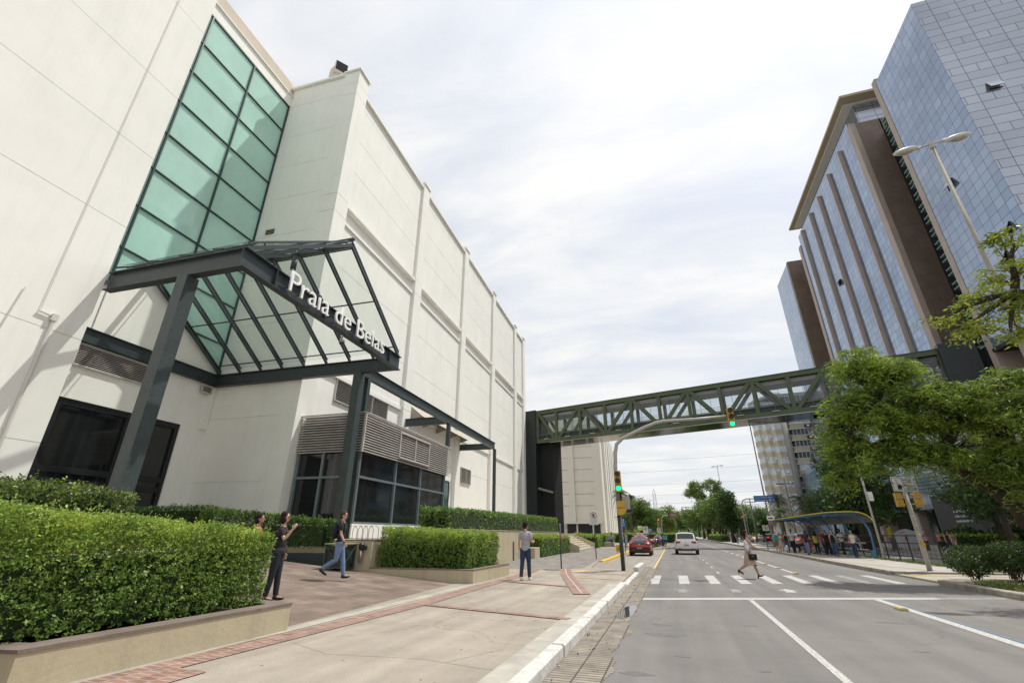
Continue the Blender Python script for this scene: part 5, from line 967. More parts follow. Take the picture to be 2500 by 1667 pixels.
tree('tree', 'large feathery light green tree leaning in from the right over the crossing', (12.0, 21.3, .1), [(0, 0, -.1), (-.25, 0, 1.4), (-.6, .1, 2.4), (-1.2, .3, 3.3), (-2.1, .5, 4.1), (-3.0, .6, 5.0), (-3.6, .6, 6.2)], .30,
     [(-3.7, .7, 8.2, 1.1, 1.3, .7), (-3.0, .3, 7.5, 1.1, 1.2, .7), (-4.5, .7, 6.4, 1.0, 1.3, .8), (-2.3, .2, 6.4, 1.2, 1.4, .6), (-5.0, .9, 5.4, .9, 1.1, .6), (-3.7, .2, 5.6, 1.2, 1.3, .8), (-4.8, .4, 4.4, .9, 1.1, .55), (-1.4, .5, 5.6, 1.2, 1.4, .45), (-3.2, 0, 4.5, 1.1, 1.2, .6), (-1.6, -.3, 4.5, 1.1, 1.1, .4), (0, -.3, 5.4, 1.3, 1.3, .4), (1.2, 0, 6.0, 1.2, 1.1, .4), (-4.4, -.2, 4.1, .8, .8, .35), (-2.6, -.2, 4.3, .8, .8, .3), (.6, -.9, 3.9, 1.4, 1.0, .5), (1.5, -1.3, 3.2, 1.3, .9, .5), (-.5, -.7, 3.0, .8, .7, .4), (2.3, -.8, 4.2, 1.2, .9, .5), (-5.5, .8, 3.6, .5, .7, .3), (2.0, .2, 4.8, 1.1, 1.1, .4), (-.2, .2, 6.6, 1.2, 1.1, .4), (.9, .3, 7.1, 1.0, 1.0, .35), (-2.0, -.5, 4.1, .8, .8, .3), (-1.0, -.7, 3.5, .8, .8, .3), (-2.3, .6, 7.9, 1.0, 1.0, .45), (-3.3, .2, 4.3, .9, .9, .3), (-5.2, .4, 4.8, .6, .8, .4), (-.4, -.4, 4.4, 1.0, 1, .35), (-1.6, .3, 6.7, 1.0, 1.2, .5), (-2.4, .4, 5.7, 1.0, 1.1, .5), (-.8, .2, 6.0, .9, 1.0, .4)],
     84, 52, .165, jac, clr=.28, flat=.2, droop=.7, shell=.15, aspect=.2, gaps=-.32)
tree('tree', 'sparse yellowish-green branches reaching in at the upper right edge', (14.0, 15.6, .1), [(0, 0, 0), (0, .1, 3), (-.1, .3, 6), (-.6, .7, 7.8), (-1.6, 1.2, 8.4), (-2.8, 1.4, 8.5)], .26,
     [(-5.0, 1.4, 7.9, .45, .4, .18), (-4.2, 1.4, 7.6, .6, .6, .25), (-3.6, 1.4, 8.5, .8, .7, .3), (-2.6, 1.4, 9.3, .9, .8, .4), (-2.2, 1.4, 10.6, .6, .6, .35), (-2.6, 1.4, 8.1, .9, .8, .3), (-1.4, 1.2, 8.8, 1, .8, .35), (-1.2, 1.2, 10.2, .8, .7, .4), (-1.2, 1.2, 7.4, 1.0, .8, .3), (-3.4, 1.3, 7.2, .5, .5, .2)], 17, 46, .15, jacY, clr=.27, flat=.3, droop=.5, aspect=.3)
tree('tree', 'dense dark evergreen tree standing behind the bus shelter', (19.4, 62, .1), [(0, 0, 0), (0, 0, 3), (.2, 0, 6), (.2, 0, 9)], .35, [(-1.0, 0, 8.6, 2.2, 2.2, 2.6), (-1.4, 0, 5.4, 2.0, 2.2, 2.2), (.8, 0, 9.8, 2.4, 2.2, 2.2), (1.8, 0, 6.4, 2.6, 2.2, 2.6), (.4, 0, 3.6, 2.5, 2.2, 1.6), (3.4, 0, 4.6, 1.8, 2, 2.2)], 80, 46, .26, tg2, clr=.55, flat=.8)
for i, (x, y, s) in enumerate(((23.6, 72, 1.0), (22.8, 84, .95), (25.5, 50, 1.0), (27.5, 40, 1.1), (28.5, 57, .9))):
    tree('tree', ['dark tree behind the shelter roof, right of the dense evergreen', 'dark leafy tree behind the palm trees', 'shaded dark tree in front of the tower podium', 'shaded tree at the far right edge behind the big tree', 'dark small tree beside the podium columns'][i], (x, y, .1), [(0, 0, 0), (.1, 0, 2.5), (0, .1, 4.6 * s)], .25, [(0, 0, 7 * s, 2.6, 2.4, 1.8), (-1.8, 0, 5.4 * s, 1.9, 2, 1.4), (1.9, .3, 5.6 * s, 2.0, 2, 1.5), (0, 0, 4.2 * s, 2.4, 2, 1.0)], 46, 38, .28, tg2, clr=.55, flat=.7, group='dark trees along the far pavement')
def palm(label, x, y, H, r, nf, fl, mat=None, lean=0., skirt=0, group=None):
    t = thing('palm_tree', label, 'palm tree', (x, y, .1), 0, group); MB().tube([(0, 0, 0), (lean * .3, 0, H * .5), (lean, 0, H)], [r * 1.2, r, r * .85], 10).build('trunk', M('palm_trunk', (.13, .10, .07), .95, .3, 2, .8, 8, streak=4), t, True)
    m = MB()
    for k in range(nf):
        az = 2 * math.pi * k / nf + rnd.uniform(-.25, .25); el = rnd.uniform(-.5, 1.25); L_ = fl * rnd.uniform(.8, 1.1); prev = None
        for j in range(10):
            s = j / 9; rr = L_ * s * math.cos(el * (1 - .3 * s)); zz_ = L_ * (s * math.sin(el) - .75 * s * s); p = Vector((lean + rr * math.cos(az), rr * math.sin(az), H + zz_))
            if prev is not None:
                d = (p - prev).normalized(); sd_ = Vector((-math.sin(az), math.cos(az), 0)); m.bar(prev, p, .035, .02); wl = fl * .26 * math.sin(math.pi * min(1, s * .9 + .1)) + .05
                for sg_ in (-1, 1):
                    for q in (.15, .6): a = prev.lerp(p, q); e = a + sd_ * sg_ * wl + d * wl * .45 - Vector((0, 0, wl * .45)); m.add([tuple(a), tuple(a + d * .09), tuple(e)], [(0, 1, 2)])
            prev = p
    m.build('fronds', mat or leafM('palm_leaf', (.03, .06, .015), (.14, .20, .05), .25, .3), t, fix=False); return t
palm('slim palm tree against the annex wall, left of the signal pole head', -9.35, 100, 9.4, .26, 30, 2.4); palm('second palm with brownish crown beside the annex corner', -8.0, 103, 8.7, .24, 30, 2.2)
palm('palm tree with feathery crown in front of the apartment tower', 20.7, 90, 6.8, .2, 24, 3.0, group='palms below the apartment tower'); palm('shorter palm left of the bus shelter roof', 17.6, 92, 5.0, .2, 24, 2.8, group='palms below the apartment tower'); palm('palm tree between the poles right of the blue sign', 19.0, 100, 7.6, .2, 24, 3.0, group='palms below the apartment tower'); palm('drooping palm beside the small glass office', 23.0, 96, 6.0, .2, 24, 3.0, group='palms below the apartment tower')
tree('tree', 'big rounded green tree beyond the mall annex, left of the avenue', (-6.6, 112, .1), [(0, 0, 0), (.2, 0, 1.6), (-.3, 0, 2.8), (0, 0, 4)], .4, [(0, 0, 6.4, 2.8, 3, 2.4), (-2.3, 0, 4.6, 2.2, 2.5, 1.9), (2.3, 0, 4.6, 2.0, 2.5, 1.9), (.5, -1, 4.2, 2.4, 2, 1.6), (3.2, 0, 3.4, 1.2, 2, 1.2), (-.8, -1, 7.2, 1.8, 2, 1.4)], 80, 44, .34, tg1, clr=.62, flat=.8, twigs=False)
tree('tree', 'large rounded far tree closing the left side of the avenue', (-2.2, 165, .1), [(0, 0, 0), (0, 0, 3), (0, 0, 5)], .5, [(1.2, 0, 7.4, 3.6, 4, 2.4), (-2.4, 0, 6.6, 3.0, 4, 2.2), (4.4, 0, 5.4, 2.6, 4, 2.2), (0, 0, 4.6, 5.5, 4, 2.2)], 70, 40, .5, tg1, clr=.9, flat=.8, twigs=False)
tree('tree', 'weeping tree with hanging strands behind the brown sign', (-2.4, 125, .1), [(0, 0, 0), (.1, 0, 2.5), (0, 0, 4.5)], .35, [(0, 0, 6, 1.8, 1.8, .9), (1.6, 0, 5.4, 1.4, 1.6, .8), (-1.4, 0, 5.4, 1.3, 1.6, .8), (2.6, 0, 4.6, .8, 1.2, .6)], 60, 60, .30, tg3, clr=.7, flat=.4, hang=1.5, twigs=False, aspect=.22)
med = [(11.3, 107, 'median tree with dark leafy crown nearest the parked cars', [(-.1, 0, 8.4, 1.5, 1.6, 1.3), (-.5, 0, 6.4, 1.9, 1.8, 1.4), (.7, 0, 4.6, 1.8, 1.8, 1.3), (-1.2, 0, 4.4, 1.2, 1.5, 1.1), (.1, 0, 3.0, 1.2, 1.2, .8)], tg2),
       (11.4, 121, 'median tree, second from the parked cars', [(-.6, 0, 8.8, 2.4, 2, 1.6), (-2.6, 0, 6.8, 2.2, 2, 1.4), (1.2, 0, 6.8, 2.2, 2, 1.6), (-3.9, 0, 5.4, 1.8, 2, 1.0), (-1, 0, 5.4, 2, 2, 1.2)], tg1),
       (11.2, 134, 'broad median tree spreading over the lane', [(-3.0, 0, 8.0, 2.8, 2.4, 1.6), (-6.4, 0, 6.2, 2.4, 2.4, 1.4), (-.6, 0, 8.6, 2.4, 2, 1.8), (-5.2, 0, 4.8, 2.4, 2, 1.0), (1.4, 0, 6.4, 2, 2, 1.8)], tg3),
       (11.2, 150, 'tall airy median tree whose open crown tops the others', [(-3.4, 0, 14.2, 2.4, 2, 1.8), (.8, 0, 14.6, 2.8, 2, 1.8), (-5.4, 0, 12.6, 1.5, 2, 1.2), (2.8, 0, 13.0, 1.8, 2, 1.3), (-2.4, 0, 11.8, 1.8, 2, 1.4)], tg1)]
for x, y, lab, bl, mt in med: tree('tree', lab, (x, y, .1), [(0, 0, 0), (-.15, 0, 1.6), (.1, 0, 3.0), (-.4, 0, 4.6)], .42, bl, 62, 40, .34, mt, group='trees on the central reservation', clr=.62, flat=.75, twigs=False)
for i, (x, y) in enumerate(((10.9, 165), (11.2, 180), (11, 200), (6.5, 230))): tree('tree', ['fifth', 'sixth', 'seventh', 'farthest'][i] + ' median tree counting away, mostly hidden by the nearer crowns', (x, y, .1), [(0, 0, 0), (0, 0, 3), (-.3, 0, 5)], .45, [(-2, 0, 7.5, 3, 3, 2), (-5, 0, 6, 2.5, 2, 1.6), (1.5, 0, 7, 3, 3, 2), (-2, 0, 4.8, 3, 2, 1.2)], 60, 36, .5, (tg1, tg3, tg2, tg1)[i], group='trees on the central reservation', clr=.85, flat=.75, twigs=False)
for i, (x, y, s) in enumerate(((15.5, 175, 1), (22, 185, 1.15), (29, 190, 1.0), (26, 165, .8), (20, 160, .7), (34, 176, .9), (-20, 210, 1.1), (-10, 240, 1.2), (2, 290, 1.3), (14, 300, 1.3), (30, 260, 1.2))):
    tree('tree', 'far rounded tree ' + ['behind the red signal lamp', 'behind the blue overhead sign arm', 'below the apartment tower left edge', 'behind the queue of cars', 'behind the walking woman with jeans', 'behind the palms', 'beyond the annex corner', 'beyond the big rounded tree', 'closing the end of the avenue', 'right of the end of the avenue', 'far behind the utility poles'][i], (x, y, 0), [(0, 0, 0), (0, 0, 4 * s)], .5, [(0, 0, 8.2 * s, 3.6 * s, 3, 2.4 * s), (-3.2 * s, 0, 6.4 * s, 2.8 * s, 3, 2.2 * s), (3.2 * s, 0, 6.6 * s, 2.8 * s, 3, 2.2 * s), (0, 0, 4.2 * s, 4.6 * s, 3, 2 * s)], 60, 34, .5, (tg1, tg3, tg1, tg2, tg2)[i % 5], group='far trees', clr=.85, flat=.8, twigs=False)
dt = np.column_stack([rng.uniform(-90, 160, 26000), rng.uniform(395, 430, 26000), rng.random(26000) ** .8 * 9]); dt[:, 2] *= .75 + .25 * np.sin(dt[:, 0] * .21) + .12 * np.sin(dt[:, 0] * .67); o_ = leaves('distant_trees', dt, 1.3, tg1); tag(o_, kind='stuff')
# island bush and far shrubs
def bush(label, x, y, blobs, n, sz, mat, z=.1, cat='bush'):
    t = thing('bush', label, cat, (x, y, z)); P = []; tw = MB()
    for (bx, by, bz_, rx, ry, rz) in blobs:
        d = rng.normal(size=(n, 3)); d /= np.linalg.norm(d, axis=1)[:, None]; r = (rng.random(n) ** .33)[:, None]; q = np.array([bx, by, bz_]) + d * r * np.array([rx, ry, rz]); k = np.sin(q[:, 0] * 9) * np.cos(q[:, 1] * 8 + q[:, 2] * 7) + rng.normal(0, .4, n) > -.55; P.append(q[k & (q[:, 2] > .08)])
        for j in range(14): limb(tw, (bx + rnd.uniform(-.15, .15), by, 0), (bx + rnd.uniform(-rx, rx) * .8, by + rnd.uniform(-ry, ry) * .8, bz_ + rnd.uniform(-.1, rz * .8)), .016, .006, 0, 3)
    tw.build('stems', twigM, t); leaves('foliage', np.concatenate(P), sz, mat, t, aspect=.5); return t
bushL = leafM('bush_leaf', (.014, .034, .010), (.085, .15, .03), .3, 3)
bush('dark green bush on the bare soil at the right edge, under the big tree', 11.4, 22.5, [(-1.2, .3, .62, .75, .8, .55), (-.2, -.2, .8, .8, .8, .5), (.7, -.6, .85, .9, .9, .5), (1.5, -1.0, .8, .8, .8, .5), (1.4, .6, .9, .8, .8, .5), (.2, .9, .7, .7, .7, .5)], 7000, .065, bushL, .1)
bush('far spiky ornamental shrubs before the podium at the right', 28.2, 62, [(0, 0, 1.2, 1.6, 1.2, 1.1), (2.6, -1.5, 1.3, 1.6, 1.2, 1.1), (5, -3, 1.2, 1.8, 1.4, 1.1)], 1500, .42, leafM('spiky_leaf', (.03, .06, .02), (.13, .20, .06), .2, 1))
hedge('box_hedge', 'dark clipped hedge on the raised bed behind the walkers at the far right', [(24.6, 59.6), (29.0, 56.0), (30.0, 57.6), (25.4, 61)], .5, 1.55, 9000, .14, leafM('far_dark_leaf', (.03, .06, .012), (.12, .2, .03), .3, 1), rough=.08, core_in=.1)
cw_ = thing('curb_wall', 'low brown stone edging in front of the far dark hedge', 'wall', (27, 57, .1)); MB((27, 57, 0)).prism([(25.2, 58.2), (33, 52), (33.5, 53), (25.6, 59)], 0, .5).build('wall', M('brown_stone', (.17, .12, .09), .8, .3, 2), cw_)
# grass tufts around bush, fallen leaves on street edge
lf = np.column_stack([rng.uniform(-1.7, -1.1, 160), rng.uniform(2, 20, 160), np.full(160, .012)]); l_ = leaves('fallen_leaves', lf, .045, M('dry_leaf', (.30, .19, .07), .8, .4, 9), aspect=.5); tag(l_, kind='stuff')
# ================================================================ BUS SHELTER, FENCES, DUMPSTER
shb = M('shelter_blue', (.06, .19, .34), .5, .25, 3, .2, 12); shy = M('shelter_yellow', (.58, .44, .05), .5, .15, 4)
sh = thing('bus_shelter', 'curved-roof bus shelter with blue steel arches and yellow roof edge', 'bus shelter', (12.2, 47, .13)); S0 = (12.2, 47, .13)
prof = [(12.83, .13), (12.92, .8), (12.95, 1.4), (12.88, 2.0), (12.68, 2.5), (12.3, 2.82), (11.9, 2.9), (11.2, 2.88), (10.45, 2.86)]
ysf = [40.2, 44.6, 49.0, 53.4, 57.6]
for y in ysf:
    m = MB(S0)
    for a, b in zip(prof, prof[1:]): m.bar((a[0], y, a[1]), (b[0], y, b[1]), .11, .15, (0, 1, 0))
    m.box(10.36, 10.48, y - .06, y + .06, 2.74, 3.0); ar = m.build('arch', shb, sh, bevel=.01); MB(S0).prism([(12.55, y - .2), (13.15, y - .2), (13.15, y + .2), (12.55, y + .2)], .13, .17).extr([(12.62, .17), (13.08, .17), (12.98, .62), (12.75, .62)], 1, y - .07, y + .07).build('foot_plate', shb, ar)
rp = [(13.14, 2.36), (13.0, 2.62), (12.78, 2.84), (12.4, 3.0), (11.9, 3.05), (11.2, 3.04), (10.3, 3.0)]
rf = MB(S0); n = 76; 
for i in range(n):
    y0 = 39.6 + i * (58.4 - 39.6) / n; y1 = y0 + (58.4 - 39.6) / n; ym = (y0 + y1) / 2
    for a, b in zip(rp, rp[1:]): rf.add([(a[0], y0, a[1]), (b[0], y0, b[1]), (b[0], ym, b[1] + .035), (a[0], ym, a[1] + .035), (a[0], y1, a[1]), (b[0], y1, b[1])], [(0, 1, 2, 3), (3, 2, 5, 4)])
rfo = rf.build('roof', M('corrugated_roof', (.20, .18, .16), .6, .25, 2), sh, fix=False)
ed_ = MB(S0)
for a, b in zip(rp, rp[1:]): ed_.bar((a[0], 39.55, a[1] + .03), (b[0], 39.55, b[1] + .03), .05, .07, (0, 1, 0))
ed_.bar((10.28, 39.55, 3.03), (10.28, 58.4, 3.03), .06, .07); ed_.build('roof_edge', shy, sh)
MB(S0).bar((12.55, 39.7, 2.72), (12.55, 58.2, 2.72), .05, .07).bar((11.0, 39.7, 2.96), (11.0, 58.2, 2.96), .05, .07).bar((10.42, 39.7, 2.93), (10.42, 58.2, 2.93), .05, .08).build('roof_rail', shb, sh)
MB(S0).tube([(12.5, 40.3, 1.05), (12.5, 57.5, 1.05)], .055, 10).tube([(12.62, 40.3, .62), (12.62, 57.5, .62)], .03, 8).build('leaning_bar', galv, sh, True)
iron = M('fence_black', (.018, .018, .02), .5, .2)
def fence_run(label, pts, step, group='black iron fences of the bus stop'):
    (x0, y0), (x1, y1) = pts; t = thing('fence', label, 'fence', (x0, y0, .12), 0, group); d = Vector((x1 - x0, y1 - y0, 0)); Ln = d.length; n_ = max(1, round(Ln / step)); m = MB()
    for z, h in ((1.42, .06), (1.02, .06), (.32, .05)): m.bar((0, 0, z), (d.x, d.y, z), .05, h)
    m.build('rail', iron, t)
    for i in range(n_ + 1): p = d * i / n_; MB().box(p.x - .03, p.x + .03, p.y - .035, p.y + .035, 0, 1.48).build('fence_post', iron, t)
    m = MB()
    for i in range(n_):
        for k in (.33, .66): p = d * (i + k) / n_; m.tube([(p.x, p.y, .32), (p.x, p.y, 1.02)], .008, 4)
        m.bar((d.x * i / n_, d.y * i / n_, .68), (d.x * (i + 1) / n_, d.y * (i + 1) / n_, .68), .01, .012)
    m.build('mesh', iron, t); return t
fence_run('black iron railing along the island beside the crossing pole', [(12.79, 31.0), (12.78, 39.4)], 1.6); fence_run('black iron railing behind the shelter bench', [(13.1, 40), (13.1, 58)], 3.0); fence_run('short black railing beside the man in the teal tank top', [(9.3, 58.6), (11.8, 58.9)], 1.5)
dm_ = thing('dumpster', 'grey waste container with a pitched lid on the far pavement', 'dumpster', (23.0, 61.8, .12), R(-10)); dg = M('dumpster_grey', (.33, .34, .36), .55, .15, 2)
MB().extr([(-.95, .25), (.95, .25), (1.1, 1.35), (-1.1, 1.35)], 1, -.7, .7).build('body', dg, dm_, bevel=.03); ld = MB().extr([(-1.15, 1.36), (1.15, 1.36), (.8, 1.75), (.1, 2.0), (-.1, 2.0), (-.8, 1.75)], 1, -.74, .74).build('lid', dg, dm_, bevel=.03)
MB().box(-.62, -.2, -.79, -.76, 1.62, 1.76).build('orange_label', M('label_orange', (.6, .16, .04), .6), ld); rb_ = MB()
for x in (-.7, -.35, 0, .35, .7): rb_.box(x - .03, x + .03, -.74, -.70, .35, 1.3)
rb_.build('ribs', dg, dm_); MB().box(-.3, -.05, -.755, -.74, 1.0, 1.2).build('sticker', sred, dm_)
for x in (-.8, .8): MB().tube([(x, -.6, .12), (x + .06, -.6, .12)], .12, 12).tube([(x, .6, .12), (x + .06, .6, .12)], .12, 12).build('caster', blk, dm_)
fl = thing('flag', 'small banner in green, red and yellow hanging from a far pole', 'flag', (11.9, 90, 0)); MB().tube([(0, 0, 0), (0, 0, 5.4)], .04, 6).build('pole', galv, fl); 
for i, c in enumerate(((.03, .2, .05), (.4, .03, .03), (.7, .5, .03))): MB().add([(-.0, 0, 5.2 - i * .22), (-.35, .05, 5.1 - i * .25), (-.8, 0, 4.9 - i * .3), (-.8, 0, 4.68 - i * .3), (-.35, .05, 4.87 - i * .25), (0, 0, 5.0 - i * .22)], [(0, 1, 4, 5), (1, 2, 3, 4)]).build('stripe', M('flag_%d' % i, c, .7), fl)
# ================================================================ VEHICLES
tyre = M('tyre', (.02, .02, .02), .85, .2, 9); rimM = M('rim_alloy', (.35, .35, .36), .3, .1, 5, 0, 1, .7); carglass = M('car_glass', (.018, .024, .026), .04, .3, 1, 0, 1, 0, .8); cblk = M('car_trim_black', (.015, .015, .016), .5, .15, 8)
tail = M('tail_lamp', (.30, .012, .012), .15, .3, 9, 0, 1, 0, .7); tailon = emitM('brake_lamp_lit', (1, .06, .04), 1.3); plateW = M('plate_white', (.55, .56, .55), .5); plateR = M('plate_red', (.45, .02, .03), .5); chrome = M('chrome', (.6, .6, .6), .15, .05, 1, 0, 1, 1.)
def paint(name, c):
    m = M(name, c, .28, .06, .8, 0, 1, .15, .6); m.node_tree.nodes['Principled BSDF'].inputs['Coat Weight'].default_value = .6; return m
# stations along y (rear = -): y, half width, floor, belt height, half width belt, roof height, half width roof
KINDS = {
 'sedan': (4.4, [(-2.2, .70, .42, .80, .66, .82, .55), (-2.12, .82, .26, .95, .78, 1.02, .66), (-1.75, .86, .20, 1.0, .80, 1.06, .70), (-1.45, .87, .19, 1.0, .80, 1.08, .70), (-.75, .88, .18, .98, .80, 1.45, .58), (-.1, .88, .18, .97, .80, 1.49, .60), (.5, .88, .18, .95, .80, 1.44, .57), (1.15, .87, .18, .93, .78, 1.0, .68), (1.8, .85, .2, .85, .72, .88, .6), (2.15, .76, .26, .68, .62, .7, .5), (2.2, .66, .36, .6, .56, .62, .45)]),
 'suv': (4.5, [(-2.27, .78, .5, 1.0, .76, 1.04, .70), (-2.2, .90, .34, 1.08, .85, 1.20, .78), (-2.08, .94, .28, 1.12, .87, 1.50, .75), (-1.85, .95, .27, 1.13, .88, 1.70, .74), (-1.2, .95, .26, 1.12, .88, 1.76, .74), (-.1, .95, .26, 1.08, .88, 1.76, .73), (.6, .95, .26, 1.06, .87, 1.64, .68), (1.2, .94, .27, 1.04, .84, 1.12, .74), (1.85, .92, .3, .96, .78, 1.0, .66), (2.2, .82, .36, .8, .68, .82, .54), (2.25, .7, .44, .7, .58, .72, .45)]),
 'hatch': (4.0, [(-2.0, .68, .45, .85, .66, .88, .56), (-1.93, .80, .28, .95, .76, 1.0, .66), (-1.8, .84, .22, 1.0, .78, 1.14, .66), (-1.45, .85, .2, 1.0, .79, 1.44, .58), (-.7, .86, .2, .98, .79, 1.5, .59), (0, .86, .2, .97, .79, 1.5, .59), (.6, .86, .2, .95, .78, 1.42, .55), (1.1, .85, .2, .92, .77, .98, .66), (1.7, .83, .22, .84, .7, .86, .58), (1.95, .74, .28, .68, .6, .7, .5), (2.0, .64, .36, .6, .54, .62, .44)])}
def car(kind, label, x, y, rz, col, pname, group=None, lit=False, plate=plateW, ptext=None, lowblack=False, extra=None):
    Ln, S = KINDS[kind]; t = thing('car', label, 'car', (x, y, .005), rz, group); pm = paint(pname, col); V = []; n = 0
    for (yy, hw, zb, zl, hl, zr, hr) in S:
        zm = zb + (zl - zb) * .45; c = [(0, zb), (hw * .82, zb), (hw, zb + .12), (hw * 1.0, zm), (hw * .985, zl - .06), (hl, zl), (hr + (hl - hr) * .12 * (zr - zl > .2), zr - min(.09, (zr - zl) * .3)), (hr * .86, zr - .015), (hr * .4, zr + .01), (0, zr + .015)]
        ring = c + [(-a, b) for a, b in c[-2:0:-1]]; n = len(ring); V += [(a, yy, b) for a, b in ring]
    fs = []; gl = []; m = len(S)
    for i in range(m - 1):
        for k in range(n):
            f = (i * n + k, i * n + (k + 1) % n, (i + 1) * n + (k + 1) % n, (i + 1) * n + k); fs.append(f)
            cab = (S[i][5] - S[i][3] > .2) or (S[i + 1][5] - S[i + 1][3] > .2)
            if cab and k in (5, 12): gl.append((f, 's', i))
            slope = abs(S[i + 1][5] - S[i][5]) > .17
            if slope and k in (6, 7, 8, 9, 10, 11): gl.append((f, 'r' if i < m / 2 else 'w', i))
    fs += [tuple(range(n - 1, -1, -1)), tuple(range((m - 1) * n, m * n))]
    B = MB(); B.v = V; B.f = fs; bo = B.build('body', pm, t, True); sm = bo.modifiers.new('sub', 'SUBSURF'); sm.levels = 1; sm.render_levels = 1
    Vv = [Vector(v) for v in V]
    for key, nm in (('r', 'rear_window'), ('w', 'windshield')):
        idx = [f for f, q, i in gl if q == key]
        if idx:
            ii = sorted({i for i, f in [(i, f) for f, q, i in gl if q == key]}); rows_ = list(range(ii[0], ii[-1] + 2)); s_ = -1 if key == 'r' else 1; seg = 8; G = MB(); q = []
            if key == 'w': rows_ = rows_[::-1]
            L2 = [(S[r][0], S[r][5], S[r][6]) for r in rows_]; y0_, z0_, _ = L2[0]; y1_, z1_, _ = L2[-1]; fz = .16 if kind == 'suv' else .10; L2[0] = (y0_ + (L2[1][0] - y0_) * fz, z0_ + (L2[1][1] - z0_) * fz, L2[0][2]); L2[-1] = (y1_ + (L2[-2][0] - y1_) * .22, z1_ + (L2[-2][1] - z1_) * .22, L2[-1][2])
            for yy_, zz2, hh in L2: q += [(hh * .88 * u_, yy_ + s_ * (.035 - .03 * u_ * u_), zz2 + .035 - .035 * abs(u_) ** 3) for u_ in np.linspace(-1, 1, seg + 1)]
            G.add(q, [(r * (seg + 1) + k, r * (seg + 1) + k + 1, (r + 1) * (seg + 1) + k + 1, (r + 1) * (seg + 1) + k) for r in range(len(L2) - 1) for k in range(seg)]); G.build(nm, carglass, t, True, fix=False)
    sg_ = [(f, i) for f, q, i in gl if q == 's']
    for sd_ in (1, -1):
        m_ = MB(); ii = sorted({i for f, i in sg_}); i0, i1 = ii[0], ii[-1] + 1; bel = []; top_ = []
        for i in range(i0, i1 + 1):
            s = S[i]; bel.append((sd_ * (s[4] + .012), s[0], s[3] + .03)); zt2 = max(s[3] + .04, s[5] - .10); top_.append((sd_ * (s[6] + (s[4] - s[6]) * .2 + .02), s[0], zt2))
        m_.v = bel + top_; k = len(bel); m_.f = [(j, j + 1, k + j + 1, k + j) for j in range(k - 1)]; m_.build('side_window', carglass, t, fix=False)
        MB().ell((sd_ * (S[6][4] + .13), S[7][0] - .18, S[7][3] + .12), (.12, .06, .075), 10, 6).build('mirror', cblk if kind == 'suv' else pm, t, True)
    wy = Ln * .31; wr = .36 if kind == 'suv' else .31
    for sx_ in (-1, 1):
        for yy in (-wy, wy):
            xo = sx_ * (S[3][1] - .09); wl_ = MB().tube([(xo - .11, yy, wr), (xo - .09, yy, wr), (xo + .09, yy, wr), (xo + .11, yy, wr)], [wr - .04, wr, wr, wr - .04], 22).build('wheel', tyre, t, True); r_ = MB().tube([(xo + sx_ * .105, yy, wr), (xo + sx_ * .118, yy, wr)], [wr * .62, wr * .6], 14)
            r_.build('rim', rimM, wl_); MB().tube([(sx_ * (S[3][1] - .2), yy, wr + .02), (sx_ * (S[3][1] + .004), yy, wr + .02)], wr + .07, 22).build('wheel_arch', cblk, t)
    yr = S[1][0]; hw = S[1][1]; zl = S[1][3]
    for s in (-1, 1):
        MB().add([(s * hw * .99, yr + .22, zl - .03), (s * hw * .99, yr + .22, zl - .19), (s * hw * .94, yr - .06, zl - .19), (s * hw * .5, yr - .115, zl - .15), (s * hw * .5, yr - .105, zl - .03), (s * hw * .90, yr - .035, zl - .02)], [(0, 1, 2, 5), (5, 2, 3, 4), (4, 3, 2, 5), (5, 2, 1, 0)]).build('tail_light', tailon if lit else tail, t, fix=False)
        MB().box(s * hw * .6 - .12, s * hw * .6 + .12, S[0][0] - .05, S[0][0] - .02, .44, .49).build('reflector', tail, t)
        MB().add([(s * .75, S[-2][0] - .12, .62), (s * .75, S[-2][0] - .12, .74), (s * .45, S[-1][0] - .02, .72), (s * .45, S[-1][0] - .02, .62)], [(0, 1, 2, 3)]).build('headlight', M('headlight', (.6, .62, .62), .1), t, fix=False)
    zb_ = S[1][2]; bh = .66 if lowblack else .46
    MB().extr([(-hw * .96, zb_ + .02), (hw * .96, zb_ + .02), (hw * 1.0, bh), (-hw * 1.0, bh)], 1, S[0][0] - .03, yr + .12).build('bumper', cblk if (lowblack or kind == 'suv') else pm, t, bevel=.04)
    pl = MB().box(-.22, .22, S[0][0] - .075 if lowblack else S[0][0] - .06, S[0][0] - .04, (.52 if lowblack else .70), (.64 if lowblack else .84)).build('license_plate', plate, t); zp = .52 if lowblack else .70
    if ptext: text(ptext, .11, .001, wsign if plate is plateR else sblack, 'lettering', pl, Matrix.Translation((0, S[0][0] - .08, zp + .025)) @ RX)
    MB().tube([(-.5, S[0][0] + .1, .22), (-.5, S[0][0] - .05, .22)], .03, 8).build('exhaust', cblk, t); MB().tube([(0, S[0][0] - .045 - .0, zl - .1), (0, S[0][0] - .06, zl - .1)], .055, 14).build('emblem', chrome, t)
    if kind == 'suv': MB().tube([(-.62, -1.4, 1.66), (-.63, 0, 1.74), (-.6, .4, 1.69)], .018, 6).tube([(.62, -1.4, 1.66), (.63, 0, 1.74), (.6, .4, 1.69)], .018, 6).build('roof_rails', chrome, t)
    MB().tube([(0, S[4][0] + .1, S[4][5]), (0, S[4][0] - .05, S[4][5] + .22)], .008, 5).build('antenna', cblk, t)
    if extra: extra(t, S)
    return t
